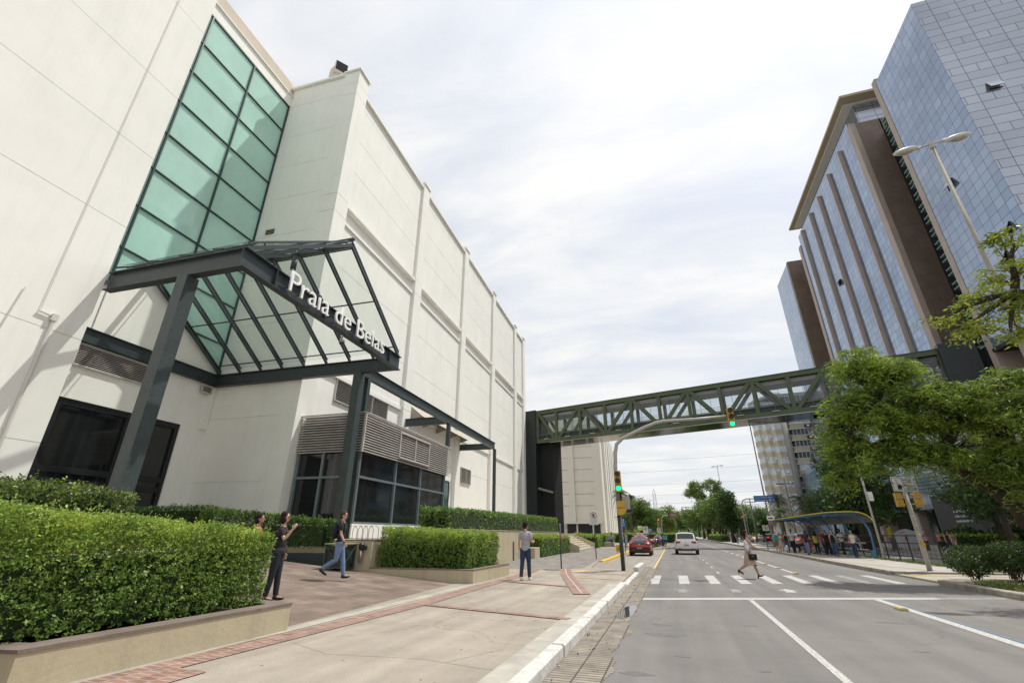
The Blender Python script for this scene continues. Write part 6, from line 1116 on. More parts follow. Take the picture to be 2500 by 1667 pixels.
def taxi(t, S):
    MB().box(-.28, .28, -.1, .15, 1.54, 1.70).build('roof_sign', wsign, t, bevel=.02); MB().box(-.6, .6, -.5, -.46, 1.52, 1.56).box(-.6, .6, .4, .44, 1.5, 1.54).build('roof_bars', chrome, t)
    text('TAXI', .12, .001, sred, 'lettering', t, Matrix.Translation((0, -.103, 1.57)) @ RX)
car('sedan', 'red and black taxi parked beside the yellow kerb, seen from behind', -2.74, 43.6, 0, (.42, .025, .02), 'paint_red', None, False, plateR, 'IVB-1852', True, taxi)
car('suv', 'white sport utility vehicle driving away, nearest vehicle in the lane', .96, 47.6, R(-1), (.70, .70, .69), 'paint_white', None, False, plateW, 'IYJ-9005')
car('sedan', 'white sedan ahead of the white SUV, at the left edge of the lane', -.1, 112.0, 0, (.66, .66, .64), 'paint_white', 'cars driving away up the avenue', True)
for i, (k, x, y, c, pn, lab) in enumerate([('hatch', .2, 150, (.7, .7, .69), 'paint_white', 'small white car far up the avenue, left lane'), ('sedan', 3.0, 166, (.66, .66, .64), 'paint_white', 'far white car in the middle of the avenue'), ('sedan', 5.2, 156, (.10, .10, .12), 'paint_grey', 'far dark grey car beside the far white one'), ('suv', 2.8, 205, (.08, .09, .12), 'paint_blueblack', 'far blue-black car up the avenue'), ('hatch', 6.2, 182, (.45, .46, .47), 'paint_silver', 'far silver car under the median trees'), ('sedan', 5.8, 215, (.36, .02, .02), 'paint_red', 'tiny far red car up the avenue'), ('sedan', -3.0, 101, (.42, .03, .02), 'paint_red', 'red taxi parked beyond the motorcycles')]):
    car(k, lab, x, y, 0, c, pn, 'cars driving away up the avenue', i in (1, 3, 5))
for i, (k, x, y, c, pn, lab) in enumerate([('sedan', 15.8, 122, (.50, .51, .51), 'paint_silver', 'silver sedan nearest the median in the stopped queue'), ('hatch', 20.4, 137, (.40, .39, .36), 'paint_champagne', 'champagne hatchback in the stopped queue, left of the black SUV'), ('suv', 20.3, 124, (.02, .022, .022), 'paint_black', 'black SUV with lit brake lamp in the stopped queue'), ('sedan', 19.9, 112, (.03, .034, .04), 'paint_bluedark', 'dark sedan nearest the bus stop in the stopped queue'), ('hatch', 18.4, 146, (.66, .66, .64), 'paint_white', 'white car half hidden in the stopped queue'), ('suv', 16.5, 78, (.44, .45, .46), 'paint_silver', 'silver SUV behind the people at the bus stop'), ('sedan', 17.2, 64, (.03, .03, .035), 'paint_bluedark', 'dark car behind the leaning rail of the bus stop'), ('sedan', 16.0, 160, (.6, .6, .6), 'paint_white', 'white car beyond the median hedge'), ('suv', 15.4, 190, (.05, .05, .06), 'paint_black', 'dark car beyond the median hedge, far up')]):
    car(k, lab, x, y, R(2 * (i % 3 - 1)), c, pn, 'cars queueing on the other carriageway', i not in (4, 7))
def motorcycle(label, x, y, rz, col, pn, group='motorcycles parked in the bay', box=None):
    t = thing('motorcycle', label, 'motorcycle', (x, y, .01), rz, group); pm = paint(pn, col); m = []
    for yy in (-.62, .68):
        pts = [(0, yy + .27 * math.cos(a), .30 + .27 * math.sin(a)) for a in np.linspace(0, 2 * math.pi, 19)]; w_ = MB().tube(pts, .045, 7, False).build('wheel', tyre, t, True); r = MB().tube([(-.05, yy, .3), (.05, yy, .3)], .05, 10)
        for k in range(8): a = k * math.pi / 4; r.tube([(0, yy, .3), (0, yy + .24 * math.cos(a), .3 + .24 * math.sin(a))], .008, 4)
        r.build('spokes', rimM, w_)
    MB().tube([(.06, .68, .3), (.06, .42, .92)], .028, 7).tube([(-.06, .68, .3), (-.06, .42, .92)], .028, 7).tube([(0, .46, .85), (0, .36, 1.0)], .03, 7).build('fork', chrome, t, True)
    MB().tube([(-.33, .28, 1.06), (-.12, .38, 1.0), (.12, .38, 1.0), (.33, .28, 1.06)], .016, 6).tube([(.3, .3, 1.06), (.38, .36, 1.22)], .008, 4).tube([(-.3, .3, 1.06), (-.38, .36, 1.22)], .008, 4).ell((.39, .36, 1.25), (.06, .02, .04), 8, 5).ell((-.39, .36, 1.25), (.06, .02, .04), 8, 5).build('handlebar', cblk, t)
    MB().ell((0, .22, .84), (.13, .25, .12), 14, 8).ell((0, .70, .60), (.07, .2, .04), 10, 5).build('tank', pm, t, True); MB().ell((0, -.28, .80), (.12, .40, .07), 14, 7).build('seat', cblk, t, True)
    MB().ell((0, .06, .42), (.13, .2, .17), 12, 7).tube([(.1, .15, .3), (.12, -.5, .32), (.12, -.72, .36)], .035, 8).bar((0, .4, .8), (0, -.1, .3), .05, .05).bar((0, -.1, .3), (0, -.62, .3), .05, .05).bar((0, -.62, .3), (0, -.5, .75), .04, .04).build('engine', M('engine_grey', (.09, .09, .09), .4, .3, 9, 0, 1, .5), t)
    MB().ell((0, .5, .93), (.09, .07, .09), 12, 7).build('headlamp', chrome, t, True); MB().box(-.05, .05, -.78, -.72, .62, .7).build('tail_light', tail, t)
    if box: MB().box(-.26, .26, -.95, -.42, .90, 1.40).build('top_box', M('box_' + pn, box, .5, .1), t, bevel=.03)
    return t
mb0 = [(-3.35, 70, 70, (.05, .05, .055), 'paint_black', 'black motorcycle, leftmost in the bay behind the red taxi'), (-3.15, 72, 62, (.05, .05, .06), 'paint_black', 'black motorcycle, second from the left in the bay'), (-2.95, 73.6, 66, (.3, .3, .32), 'paint_silver', 'grey motorcycle, third from the left in the bay'), (-2.75, 75.2, 58, (.5, .30, .02), 'paint_yellow_moto', 'motorcycle with a yellow tank in the middle of the bay'), (-2.55, 76.8, 64, (.05, .05, .06), 'paint_black', 'black motorcycle beside the yellow one'), (-2.3, 78.6, 62, (.3, .03, .03), 'paint_red', 'red motorcycle behind the yellow one'), (-3.3, 81, 66, (.05, .05, .06), 'paint_black', 'black motorcycle near the far end of the bay'), (-1.9, 72.6, 80, (.05, .05, .06), 'paint_black', 'motorcycle with a blue delivery box, rightmost in the bay')]
for i, (x, y, a, c, pn, lab) in enumerate(mb0): motorcycle(lab, x, y, R(a), c, pn, box=(.05, .26, .40) if i == 7 else None)
# ================================================================ PEOPLE
SK = {'l': (.50, .31, .22), 'm': (.36, .20, .13), 'd': (.13, .07, .045), 't': (.42, .25, .165)}
def skinM(k): return M('skin_' + k, SK[k], .55, .08, 6)
def cloth(name, c, var=.15): return M('cloth_' + name, c, .85, var, 7, .25, 60)
def remesh(name, mb, mat, parent, vox, it=2):
    me = mb.mesh(name); bm = bmesh.new(); bm.from_mesh(me); bmesh.ops.recalc_face_normals(bm, faces=bm.faces); bm.to_mesh(me); bm.free()
    o = bpy.data.objects.new('tmp', me); COL.objects.link(o); r = o.modifiers.new('r', 'REMESH'); r.mode = 'VOXEL'; r.voxel_size = vox; r.use_smooth_shade = True; s = o.modifiers.new('s', 'SMOOTH'); s.factor = .6; s.iterations = it
    n = bpy.data.meshes.new_from_object(o.evaluated_get(bpy.context.evaluated_depsgraph_get())); bpy.data.objects.remove(o); n.name = name; n.materials.clear(); n.materials.append(mat)
    n.polygons.foreach_set('use_smooth', np.ones(len(n.polygons), bool)); p = bpy.data.objects.new(name, n); COL.objects.link(p); p.parent = parent; return p
def person(label, x, y, z, rz, H=1.7, sex='m', legs=((8, 5), (-8, 5)), arms=((5, 10, 8), (-5, 10, 8)), top=None, sleeve='short', topc=(.1, .1, .1), bot='long', botc=(.05, .06, .1), hair='short', hairc=(.03, .02, .015), skin='l', shoe=(.03, .03, .03), lean=0., turn=0., sit=None, fine=False, name_top='shirt', group=None, patM=None, botM=None, lift=0., headlean=0.):
    """stands at the origin facing +y; joints by forward kinematics in the side plane, body grown as one remeshed surface"""
    t = thing('person', label, 'person', (x, y, z), rz, group); k = H / 1.75; sm = skinM(skin); f = sex == 'f'
    def V(a, b, c): return Vector((a, b, c)) * k
    hipz = .92; 
    def leg(s, hip, knee, spread=0.):
        h = V(s * .09, 0, hipz); a = R(hip); kn = h + V(s * spread, math.sin(a) * .44, -math.cos(a) * .44); b = R(hip - knee); an = kn + V(0, math.sin(b) * .42, -math.cos(b) * .42)
        fa = b * .6; return h, kn, an, fa
    Ls = [leg(-1, *legs[0]), leg(1, *legs[1])]; low = min(l[2].z - .075 * k for l in Ls); dz = -low + lift
    if sit is not None: dz = sit * k - hipz * k + .1 * k
    off = Vector((0, 0, dz)); Ls = [(h + off, kn + off, an + off, fa) for h, kn, an, fa in Ls]
    pel = V(0, 0, hipz + .03) + off; la = R(lean); up = Vector((0, math.sin(la), math.cos(la))); fw_ = Vector((0, math.cos(la), -math.sin(la)))
    ch = pel + up * .36 * k; sh_ = pel + up * .50 * k; nb = pel + up * .55 * k; swd = (.175 if not f else .15) * k
    hl = R(headlean); hup = Vector((0, math.sin(la * .5 + hl), math.cos(la * .5 + hl))); hc = nb + hup * .163 * k + Vector((0, .015 * k, 0)); ht = Matrix.Rotation(R(turn), 3, 'Z') 
    A = []
    for s, (sw, el, outw) in ((-1, arms[0]), (1, arms[1])):
        sp = sh_ + Vector((s * swd, 0, -.01 * k)); a = R(sw) + la; o_ = R(outw); d1 = Vector((s * math.sin(o_), math.sin(a) * math.cos(o_), -math.cos(a) * math.cos(o_))); e = sp + d1 * .285 * k; b = a + R(el); o2 = R(outw * .2 - (6 if el > 40 else 0)); d2 = Vector((s * math.sin(o2), math.sin(b) * math.cos(o2), -math.cos(b) * math.cos(o2))); wr_ = e + d2 * .245 * k; A.append((sp, e, wr_, d2, s))
    b = MB(); T = lambda pts, r, n=12: b.tube([tuple(p) for p in pts], [q * k for q in r], n)
    bw = .155 if not f else .145
    rot = Matrix.Rotation(-la, 3, 'X')
    b.ell(tuple(pel), (bw * k, .11 * k, .13 * k), 14, 8, rot); b.ell(tuple(pel + up * .16 * k), ((.135 if not f else .118) * k, .10 * k, .16 * k), 14, 8, rot); b.ell(tuple(ch), ((.165 if not f else .14) * k, .112 * k, .17 * k), 14, 8, rot); b.ell(tuple(sh_ - up * .02 * k), (swd * .98, .075 * k, .065 * k), 14, 8, rot)
    if f: b.ell(tuple(ch + fw_ * .07 * k + Vector((.055 * k, 0, 0))), (.06 * k, .06 * k, .06 * k)); b.ell(tuple(ch + fw_ * .07 * k - Vector((.055 * k, 0, 0))), (.06 * k, .06 * k, .06 * k))
    T([nb - up * .04 * k, nb + hup * .04 * k, hc - hup * .06 * k], [.062, .052, .052])
    hd = lambda v: hc + ht @ Vector(v) * k
    b.ell(tuple(hd((0, -.008, .02))), (.074 * k, .092 * k, .105 * k), 16, 10); b.ell(tuple(hd((0, .022, -.048))), (.058 * k, .064 * k, .058 * k), 14, 8); b.ell(tuple(hd((0, .093, -.012))), (.011 * k, .02 * k, .022 * k), 8, 6); b.ell(tuple(hd((0, .083, -.055))), (.024 * k, .01 * k, .009 * k), 8, 5)
    for s in (-1, 1): b.ell(tuple(hd((s * .078, -.005, -.01))), (.011 * k, .02 * k, .03 * k), 8, 5)
    for (h, kn, an, fa) in Ls:
        T([h + Vector((0, 0, .04 * k)), h.lerp(kn, .45), kn, kn.lerp(an, .3), an.lerp(kn, .12), an], [.088, .075, .056, .056, .038, .036])
        fd = Vector((0, math.cos(fa), math.sin(fa))); b.ell(tuple(an + fd * .07 * k + Vector((0, 0, -.045 * k))), (.042 * k, .12 * k, .036 * k), 12, 7, Matrix.Rotation(fa, 3, 'X'))
    for sp, e, w_, d2, s in A:
        T([sp + Vector((-s * .03 * k, 0, 0)), sp.lerp(e, .5), e, e.lerp(w_, .3), w_], [.052, .044, .037, .036, .025])
        hb = w_ + d2 * .045 * k; pr_ = Matrix.Rotation(math.atan2(d2.y, -d2.z), 3, 'X'); b.ell(tuple(hb), (.017 * k, .038 * k, .05 * k), 10, 7, pr_)
        q = d2.cross(Vector((1, 0, 0))).normalized()
        for j, (o_, l_) in enumerate(((-.028, .06), (-.010, .072), (.009, .068), (.026, .052))):
            r0 = hb + d2 * .035 * k + q * o_ * k; curl = Vector((-s * .25, 0, 0)); m1 = r0 + (d2 + curl * .4).normalized() * l_ * .55 * k; m2 = m1 + (d2 + curl * 1.6).normalized() * l_ * .5 * k; b.tube([tuple(r0), tuple(m1), tuple(m2)], [.0095 * k, .009 * k, .0075 * k], 7)
        r0 = hb - q * .03 * k - d2 * .015 * k; m1 = r0 + (-q * .7 + d2 * .7 + Vector((-s * .4, 0, 0))).normalized() * .04 * k; b.tube([tuple(r0), tuple(m1), tuple(m1 + (d2 + Vector((-s * .3, 0, 0))).normalized() * .03 * k)], [.012 * k, .010 * k, .008 * k], 7)
    bd = remesh('body', b, sm, t, .0085 if fine else .014, 2)
    # clothes
    c = MB(); g = .014 if top != 'loose' else .03
    def TC(pts, r, n=14): c.tube([tuple(p) for p in pts], [q * k for q in r], n)
    hem = -.02 if bot != 'dress' else -.02
    c.ell(tuple(pel + up * .0 * k), ((bw + g + .012) * k, (.115 + g) * k, .135 * k), 16, 9, rot); c.ell(tuple(pel + up * .16 * k), ((.135 + g) * k, (.10 + g) * k, .16 * k), 16, 9, rot); c.ell(tuple(ch), (((.165 if not f else .14) + g) * k, (.112 + g) * k, .17 * k), 16, 9, rot); c.ell(tuple(sh_ - up * .03 * k), (swd * (1.0 if sleeve != 'none' else .72), (.078 + g * .5) * k, (.068 if sleeve != 'none' else .05) * k), 14, 8, rot)
    if f: c.ell(tuple(ch + fw_ * .072 * k + Vector((.055 * k, 0, 0))), (.068 * k, .068 * k, .068 * k)); c.ell(tuple(ch + fw_ * .072 * k - Vector((.055 * k, 0, 0))), (.068 * k, .068 * k, .068 * k))
    if sleeve != 'none':
        for sp, e, w_, d2, s in A:
            if sleeve == 'short': TC([sp + Vector((-s * .04 * k, 0, .005 * k)), sp.lerp(e, .3), sp.lerp(e, .66)], [.064, .066, .062])
            else: TC([sp + Vector((-s * .04 * k, 0, .005 * k)), sp.lerp(e, .5), e, w_.lerp(e, .1)], [.062, .056, .048, .034])
    tm = patM or cloth('%02d_%02d_%02d' % tuple(int(q * 99) for q in topc), topc); remesh(name_top, c, tm, t, .013, 2)
    c = MB(); bmt = botM or cloth('b%02d_%02d_%02d' % tuple(int(q * 99) for q in botc), botc, .3)
    if bot in ('long', 'short', 'capri'):
        c.ell(tuple(pel - up * .015 * k), ((bw + .018) * k, .125 * k, .12 * k), 16, 9, rot)
        for (h, kn, an, fa) in Ls:
            if bot == 'short': TC([h + Vector((0, 0, .03 * k)), h.lerp(kn, .5), h.lerp(kn, 1.0)], [.105, .094, .082])
            else: TC([h + Vector((0, 0, .03 * k)), h.lerp(kn, .5), kn, kn.lerp(an, .5), an.lerp(kn, .03 if bot == 'long' else .3)], [.104, .09, .070, .066, .058])
        remesh('trousers' if bot != 'short' else 'shorts', c, bmt, t, .013, 2)
    else:
        L_ = .50 if bot == 'skirt' else .48; rings = []; nseg = 28; z0 = pel.z + .08 * k
        mid = (Ls[0][1] + Ls[1][1]) / 2; ys = [min(l[1].y for l in Ls), max(l[1].y for l in Ls)]
        for i in range(7):
            s = i / 6; rx = (bw + .018 + s * .05) * k; ry = (.125 + s * .07) * k + s * (ys[1] - ys[0]) * .22; cy = pel.y + (mid.y - pel.y) * s; zc = z0 - s * (L_ + .08) * k; rings.append([(pel.x + (rx + s * .018 * k * math.sin(a * 9)) * math.cos(a), cy + (ry + s * .02 * k * math.sin(a * 9)) * math.sin(a), zc + s * .03 * k * math.sin(a * 2)) for a in np.linspace(0, 2 * math.pi, nseg, endpoint=False)])
        v = [p for r in rings for p in r]; c.add(v, [(i * nseg + j, i * nseg + (j + 1) % nseg, (i + 1) * nseg + (j + 1) % nseg, (i + 1) * nseg + j) for i in range(6) for j in range(nseg)]); c.build('skirt', bmt, t, True)
    # hair
    hm = M('hair_%02d_%02d' % (int(hairc[0] * 99), int(hairc[2] * 99)), hairc, .75, .3, 12, 0, 1, 0, .15); hb_ = MB(); E = lambda v, r: hb_.ell(tuple(hd(v)), tuple(q * k for q in r), 14, 9)
    if hair != 'bald':
        E((0, -.026, .044), (.090, .094, .106)); E((0, -.055, -.005), (.084, .064, .09))
        if hair in ('long', 'bob', 'bun', 'curly'): 
            E((0, -.048, -.03), (.095, .07, .105))
            if hair == 'long': E((0, -.075, -.17), (.08, .045, .17))
            if hair == 'bob':
                for s in (-1, 1): E((s * .07, -.02, -.055), (.036, .07, .085))
            if hair == 'bun': E((0, -.125, .05), (.045, .045, .045))
            if hair == 'curly': E((0, -.03, .04), (.14, .13, .14)); E((0, -.05, -.05), (.13, .10, .11))
        remesh('hair', hb_, hm, t, .01, 1)
    shm = M('shoe_%02d_%02d' % (int(shoe[0] * 99), int(shoe[2] * 99)), shoe, .6, .1, 9)
    for (h, kn, an, fa) in Ls:
        fd = Vector((0, math.cos(fa), math.sin(fa))); s = MB(); s.ell(tuple(an + fd * .068 * k + Vector((0, 0, -.05 * k))), (.05 * k, .135 * k, .038 * k), 14, 8, Matrix.Rotation(fa, 3, 'X')); s.ell(tuple(an + Vector((0, -.01 * k, -.03 * k))), (.047 * k, .055 * k, .05 * k), 12, 7); remesh('shoe', s, shm, t, .012, 1)
    ey = M('eye_dark', (.02, .015, .012), .3); e = MB()
    for s in (-1, 1): e.ell(tuple(hd((s * .030, .079, .008))), (.012 * k, .007 * k, .006 * k), 8, 5)
    e.build('eyes', ey, t); t['_'] = 0; del t['_']
    return t, dict(k=k, pel=pel, ch=ch, sh=sh_, nb=nb, hc=hc, A=A, L=Ls, hd=hd, up=up, fw=fw_, bw=bw)
def attach(name, mb, mat, par, **kw): return mb.build(name, mat, par, **kw)
def item(name, label, cat, mb, mat, t, group=None, smooth=False, bevel=0):
    """thing carried by a person: its own top-level object standing at the person's place"""
    o = mb.build(name, mat, None, smooth, bevel); o.location = t.location; o.rotation_euler = t.rotation_euler; return tag(o, label, cat, group)
def bagmesh(c, r, n=14, m=8): return MB().ell(tuple(c), r, n, m)
# striped knit, striped skirt, patterned tops
def stripeM(name, cols, scale, axis=2, dist=.0):
    m = bpy.data.materials.new(name); m.use_nodes = True; q = m.node_tree; bs = q.nodes['Principled BSDF']; bs.inputs['Roughness'].default_value = .85; c = q.nodes.new('ShaderNodeTexCoord'); s = q.nodes.new('ShaderNodeSeparateXYZ'); q.links.new(c.outputs['Object'], s.inputs[0])
    if axis == 'r': a = q.nodes.new('ShaderNodeMath'); a.operation = 'ARCTAN2'; q.links.new(s.outputs[1], a.inputs[0]); q.links.new(s.outputs[0], a.inputs[1]); so = a.outputs[0]
    else: so = s.outputs[axis]
    mu = q.nodes.new('ShaderNodeMath'); mu.operation = 'MULTIPLY'; q.links.new(so, mu.inputs[0]); mu.inputs[1].default_value = scale; fr = q.nodes.new('ShaderNodeMath'); fr.operation = 'FRACT'; q.links.new(mu.outputs[0], fr.inputs[0])
    r = q.nodes.new('ShaderNodeValToRGB'); r.color_ramp.interpolation = 'CONSTANT'; q.links.new(fr.outputs[0], r.inputs[0]); e = r.color_ramp.elements; n = len(cols)
    while len(e) < n: e.new(.5)
    for i, cc in enumerate(cols): e[i].position = i / n; e[i].color = cc + (1,)
    q.links.new(r.outputs[0], bs.inputs['Base Color']); return m
# -- the man walking away in a grey polo
t, J = person('man seen from behind in a grey polo shirt and dark jeans, walking away', -5.1, 17.15, .135, R(-4), 1.84, 'm', ((-10, 8), (10, 4)), ((-6, 10, 9), (2, 88, 10)), topc=(.34, .34, .38), botc=(.025, .04, .085), shoe=(.62, .62, .62), skin='l', hair='short', hairc=(.018, .013, .010), fine=True, headlean=6)
MB().ell(tuple(J['nb'] + Vector((0, -.01, .0))), (.075, .07, .03), 16, 6).build('collar', cloth('collar', (.30, .30, .34)), t, True)
w_ = J['A'][0][2]; item('papers', 'white folded papers held in the left hand of the walking man', 'papers', MB().bar((w_.x - .03, w_.y - .03, w_.z - .04), (w_.x - .02, w_.y + .02, w_.z - .30), .02, .16), wsign, t)
# -- young man in black t-shirt with backpack
t, J = person('young man in black t-shirt, light blue jeans and sunglasses walking across the plaza', -9.5, 12.55, .42, R(-64), 1.80, 'm', ((14, 4), (-6, 52)), ((-8, 14, 6), (6, 24, 8)), topc=(.014, .014, .018), botc=(.15, .22, .36), shoe=(.02, .02, .022), skin='l', hair='short', hairc=(.06, .035, .02), fine=True, turn=-12)
hd = J['hd']; MB().box(-.07, .07, .0, .012, -.014, .014).build('sunglasses', cblk, t); g_ = KID(t)[-1]; g_ = [o for o in KID(t) if o.name.startswith('sunglasses')][0]; g_.location = hd((0, .088, .012)); g_.rotation_euler = (0, 0, R(-12))
c0 = J['ch'] + Vector((0, -.20, -.06)); item('backpack', 'black backpack on the back of the young man in the black t-shirt', 'backpack', bagmesh(c0, (.16, .11, .25)), cloth('backpack', (.02, .02, .028)), t, smooth=True)
sp_ = MB(); 
for s in (-1, 1): sp_.tube([tuple(J['sh'] + Vector((s * .11, -.12, .03))), tuple(J['sh'] + Vector((s * .115, 0, .065))), tuple(J['sh'] + Vector((s * .12, .10, -.02))), tuple(J['ch'] + Vector((s * .14, .12, -.1))), tuple(J['ch'] + Vector((s * .16, -.05, -.2)))], .018, 7)
sp_.build('backpack_strap', cloth('strap', (.05, .05, .06)), t, True); w_ = J['A'][0][2] + J['A'][0][3] * .1; item('cigarette', 'thin white cigarette held by the young man in black', 'cigarette', MB().tube([tuple(w_), tuple(w_ + Vector((0, .05, -.06)))], .005, 6), wsign, t)
MB().tube([tuple(J['A'][1][2] + Vector((-.02, 0, 0))), tuple(J['A'][1][2] + Vector((.02, 0, 0)))], .03, 10).build('wristwatch', cblk, t)
# -- woman with bob and glasses in striped blouse
st_ = stripeM('striped_blouse', [(.015, .015, .018), (.35, .03, .05), (.015, .015, .018), (.5, .45, .4), (.30, .26, .06), (.02, .02, .02)], 5.5)
t, J = person('woman with dark bob and glasses in a black blouse with striped chest', -8.05, 8.62, .35, R(-66), 1.66, 'f', ((5, 2), (-4, 5)), ((0, 14, 8), (30, 118, 10)), top='loose', topc=(.018, .018, .022), botc=(.022, .024, .035), shoe=(.02, .018, .018), skin='l', hair='bob', hairc=(.028, .012, .012), fine=True)
ch = J['ch']; pn = MB(); pn.tube([tuple(ch + Vector((0, .02, -.01))), tuple(ch + Vector((0, .02, .075)))], .152, 22, False).build('striped_yoke', st_, t, True); g2 = [o for o in KID(t) if o.name.startswith('striped_yoke')][0]; g2.scale = (1.02, 1, 1)
gl_ = MB(); gl_.box(-.07, .07, 0, .006, -.004, .004).box(-.06, -.008, .0, .008, -.022, .016).box(.008, .06, .0, .008, -.022, .016).build('glasses', M('spectacles', (.12, .02, .02), .3), t); g2 = [o for o in KID(t) if o.name.startswith('glasses')][0]; g2.location = J['hd']((0, .09, .008))
item('handbag', 'dark brown shoulder bag of the woman with the bob', 'handbag', bagmesh(J['pel'] + Vector((-.22, -.05, .02)), (.07, .15, .17)), cloth('brownbag', (.06, .035, .028)), t, smooth=True)
t, J = person('woman in a red sleeveless top, half hidden behind the woman with glasses', -9.12, 9.0, .40, R(-66), 1.60, 'f', ((8, 4), (-8, 8)), topc=(.42, .02, .05), sleeve='none', botc=(.03, .03, .05), skin='m', hair='bun', hairc=(.02, .013, .01), fine=True)
# -- woman crossing
skM = stripeM('striped_skirt', [(.50, .33, .20), (.60, .52, .44), (.12, .05, .06), (.60, .52, .42), (.45, .18, .22), (.07, .05, .06), (.58, .46, .34)], 3.2, 'r')
t, J = person('woman in white tank top and striped skirt walking over the crosswalk', 2.75, 21.95, .004, R(-82), 1.67, 'f', ((20, 4), (-19, 40)), ((-8, 20, 8), (26, 40, 8)), sleeve='none', topc=(.70, .70, .74), bot='skirt', botM=skM, shoe=(.015, .015, .015), skin='m', hair='long', hairc=(.03, .018, .012), fine=True, turn=-8, lift=.07)
g_ = MB().box(-.068, .068, .0, .012, -.018, .016).build('sunglasses', cblk, t); g_.location = J['hd']((0, .088, .012)); g_.rotation_euler = (0, 0, R(-8))
for (h, kn, an, fa) in J['L']: MB().tube([tuple(an + Vector((0, -.03, -.05))), tuple(an + Vector((0, -.035, -.135)))], [.026, .022], 10).build('heel', cblk, t)
p_ = J['pel']; item('shoulder_bag', 'black shoulder bag with small gold clasp carried by the crossing woman', 'handbag', MB().box(p_.x + .17, p_.x + .26, p_.y - .08, p_.y + .22, p_.z - .28, p_.z - .06), cloth('blackbag', (.015, .014, .016)), t, bevel=.02)
bo_ = [o for o in COL.objects if o.name == 'shoulder_bag'][0]; MB().box(p_.x + .262, p_.x + .268, p_.y + .04, p_.y + .1, p_.z - .14, p_.z - .125).build('clasp', M('gold', (.6, .42, .15), .3, .1, 3, 0, 1, .9), bo_); MB().tube([tuple(p_ + Vector((.2, -.05, -.06))), tuple(J['ch'] + Vector((.13, .13, 0))), tuple(J['sh'] + Vector((-.08, .05, .05))), tuple(J['ch'] + Vector((.0, -.14, -.1))), tuple(p_ + Vector((.2, -.08, -.06)))], .007, 6).build('strap', cblk, bo_)
# -- left pavement, farther away
P_ = lambda *a, **k: person(*a, **k)
P_('woman in patterned blue top and pale denim shorts beside the red taxi', -4.95, 54.5, .135, R(165), 1.66, 'f', ((6, 4), (-4, 4)), ((0, 12, 6), (10, 50, 8)), bot='short', botc=(.22, .32, .46), patM=stripeM('blue_print', [(.25, .36, .5), (.04, .05, .09), (.4, .42, .44)], 9, 0), skin='m', hair='short', hairc=(.10, .04, .02), shoe=(.4, .3, .25))
P_('person in black clothes standing behind the signal pole', -6.1, 62.5, .135, R(150), 1.74, 'm', topc=(.02, .02, .022), botc=(.02, .02, .022), skin='m')
P_('woman in white blouse with long hair standing by the hedge, seen from behind', -8.35, 70.6, .135, R(20), 1.72, 'f', topc=(.52, .51, .52), sleeve='long', botc=(.12, .14, .18), hair='long', hairc=(.07, .045, .03), skin='l')
P_('man in grey-blue shirt sitting bent forward on the low wall', -8.25, 66.0, .135, R(-62), 1.76, 'm', ((85, 95), (80, 92)), ((55, 20, 4), (50, 25, 4)), topc=(.20, .24, .34), bot='short', botc=(.03, .03, .04), hairc=(.2, .19, .18), skin='l', sit=.62, lean=42, shoe=(.06, .03, .02))
P_('person with big curly hair and white top standing beyond the red taxi', -4.6, 78.0, .135, R(180), 1.75, 'f', topc=(.55, .54, .52), botc=(.05, .05, .06), hair='curly', hairc=(.015, .012, .01), skin='d')
P_('person in dark red shirt among the parked motorcycles', -4.0, 84.5, .135, R(120), 1.74, 'm', topc=(.10, .02, .03), botc=(.03, .03, .05), skin='m')
P_('person in black top walking past the far hedges', -5.6, 88, .135, R(160), 1.7, 'f', topc=(.03, .03, .03), botc=(.04, .04, .06), skin='l')
P_('cyclist in light shirt waiting at the far kerb beyond the delivery box', -2.9, 96, .12, R(0), 1.74, 'm', topc=(.45, .48, .52), botc=(.04, .04, .06), skin='m')
P_('delivery rider standing with dark clothes beside the blue box', -1.45, 73.2, .02, R(30), 1.72, 'm', ((20, 10), (-10, 5)), topc=(.03, .03, .035), botc=(.03, .035, .05), skin='m')
P_('person in red top crossing far away near the brown sign', -.9, 140, .02, R(90), 1.7, 'f', topc=(.4, .05, .04), botc=(.12, .12, .16), skin='m')
P_('woman in black top and blue jeans walking on the median beside a tree trunk', 10.1, 91, .135, R(175), 1.68, 'f', ((12, 6), (-12, 12)), topc=(.02, .02, .022), botc=(.12, .20, .36), skin='m', hair='bun')
# -- bus stop
G = 'people waiting at the bus stop'
P_('man in teal tank top and khaki shorts at the far end of the bus stop', 8.98, 51.3, .135, R(180), 1.78, 'm', topc=(.01, .30, .32), sleeve='none', bot='short', botc=(.20, .16, .08), hair='bald', skin='l', group=G, shoe=(.05, .05, .06))
P_('short woman in a pale beige dress looking at her hands', 9.12, 50.3, .135, R(178), 1.58, 'f', arms=((20, 85, 6), (20, 85, 6)), topc=(.42, .37, .32), sleeve='none', bot='dress', botc=(.42, .37, .32), skin='m', hair='bun', group=G)
P_('woman in black top and tight jeans with a hand raised to her face', 9.5, 49.8, .135, R(165), 1.68, 'f', arms=((8, 12, 6), (30, 115, 6)), topc=(.02, .02, .022), sleeve='none', botc=(.06, .10, .17), skin='m', hair='bun', group=G)
t, J = P_('tall man in white printed t-shirt and black trousers with a backpack strap', 9.75, 48.6, .135, R(150), 1.84, 'm', arms=((10, 25, 10), (15, 40, 8)), topc=(.42, .42, .43), botc=(.012, .012, .014), skin='d', group=G, hairc=(.01, .01, .01))
item('backpack', 'black backpack worn by the tall man in the white printed t-shirt', 'backpack', bagmesh(J['ch'] + Vector((0, -.19, -.05)), (.15, .09, .22)), MATS['cloth_backpack'], t, smooth=True)
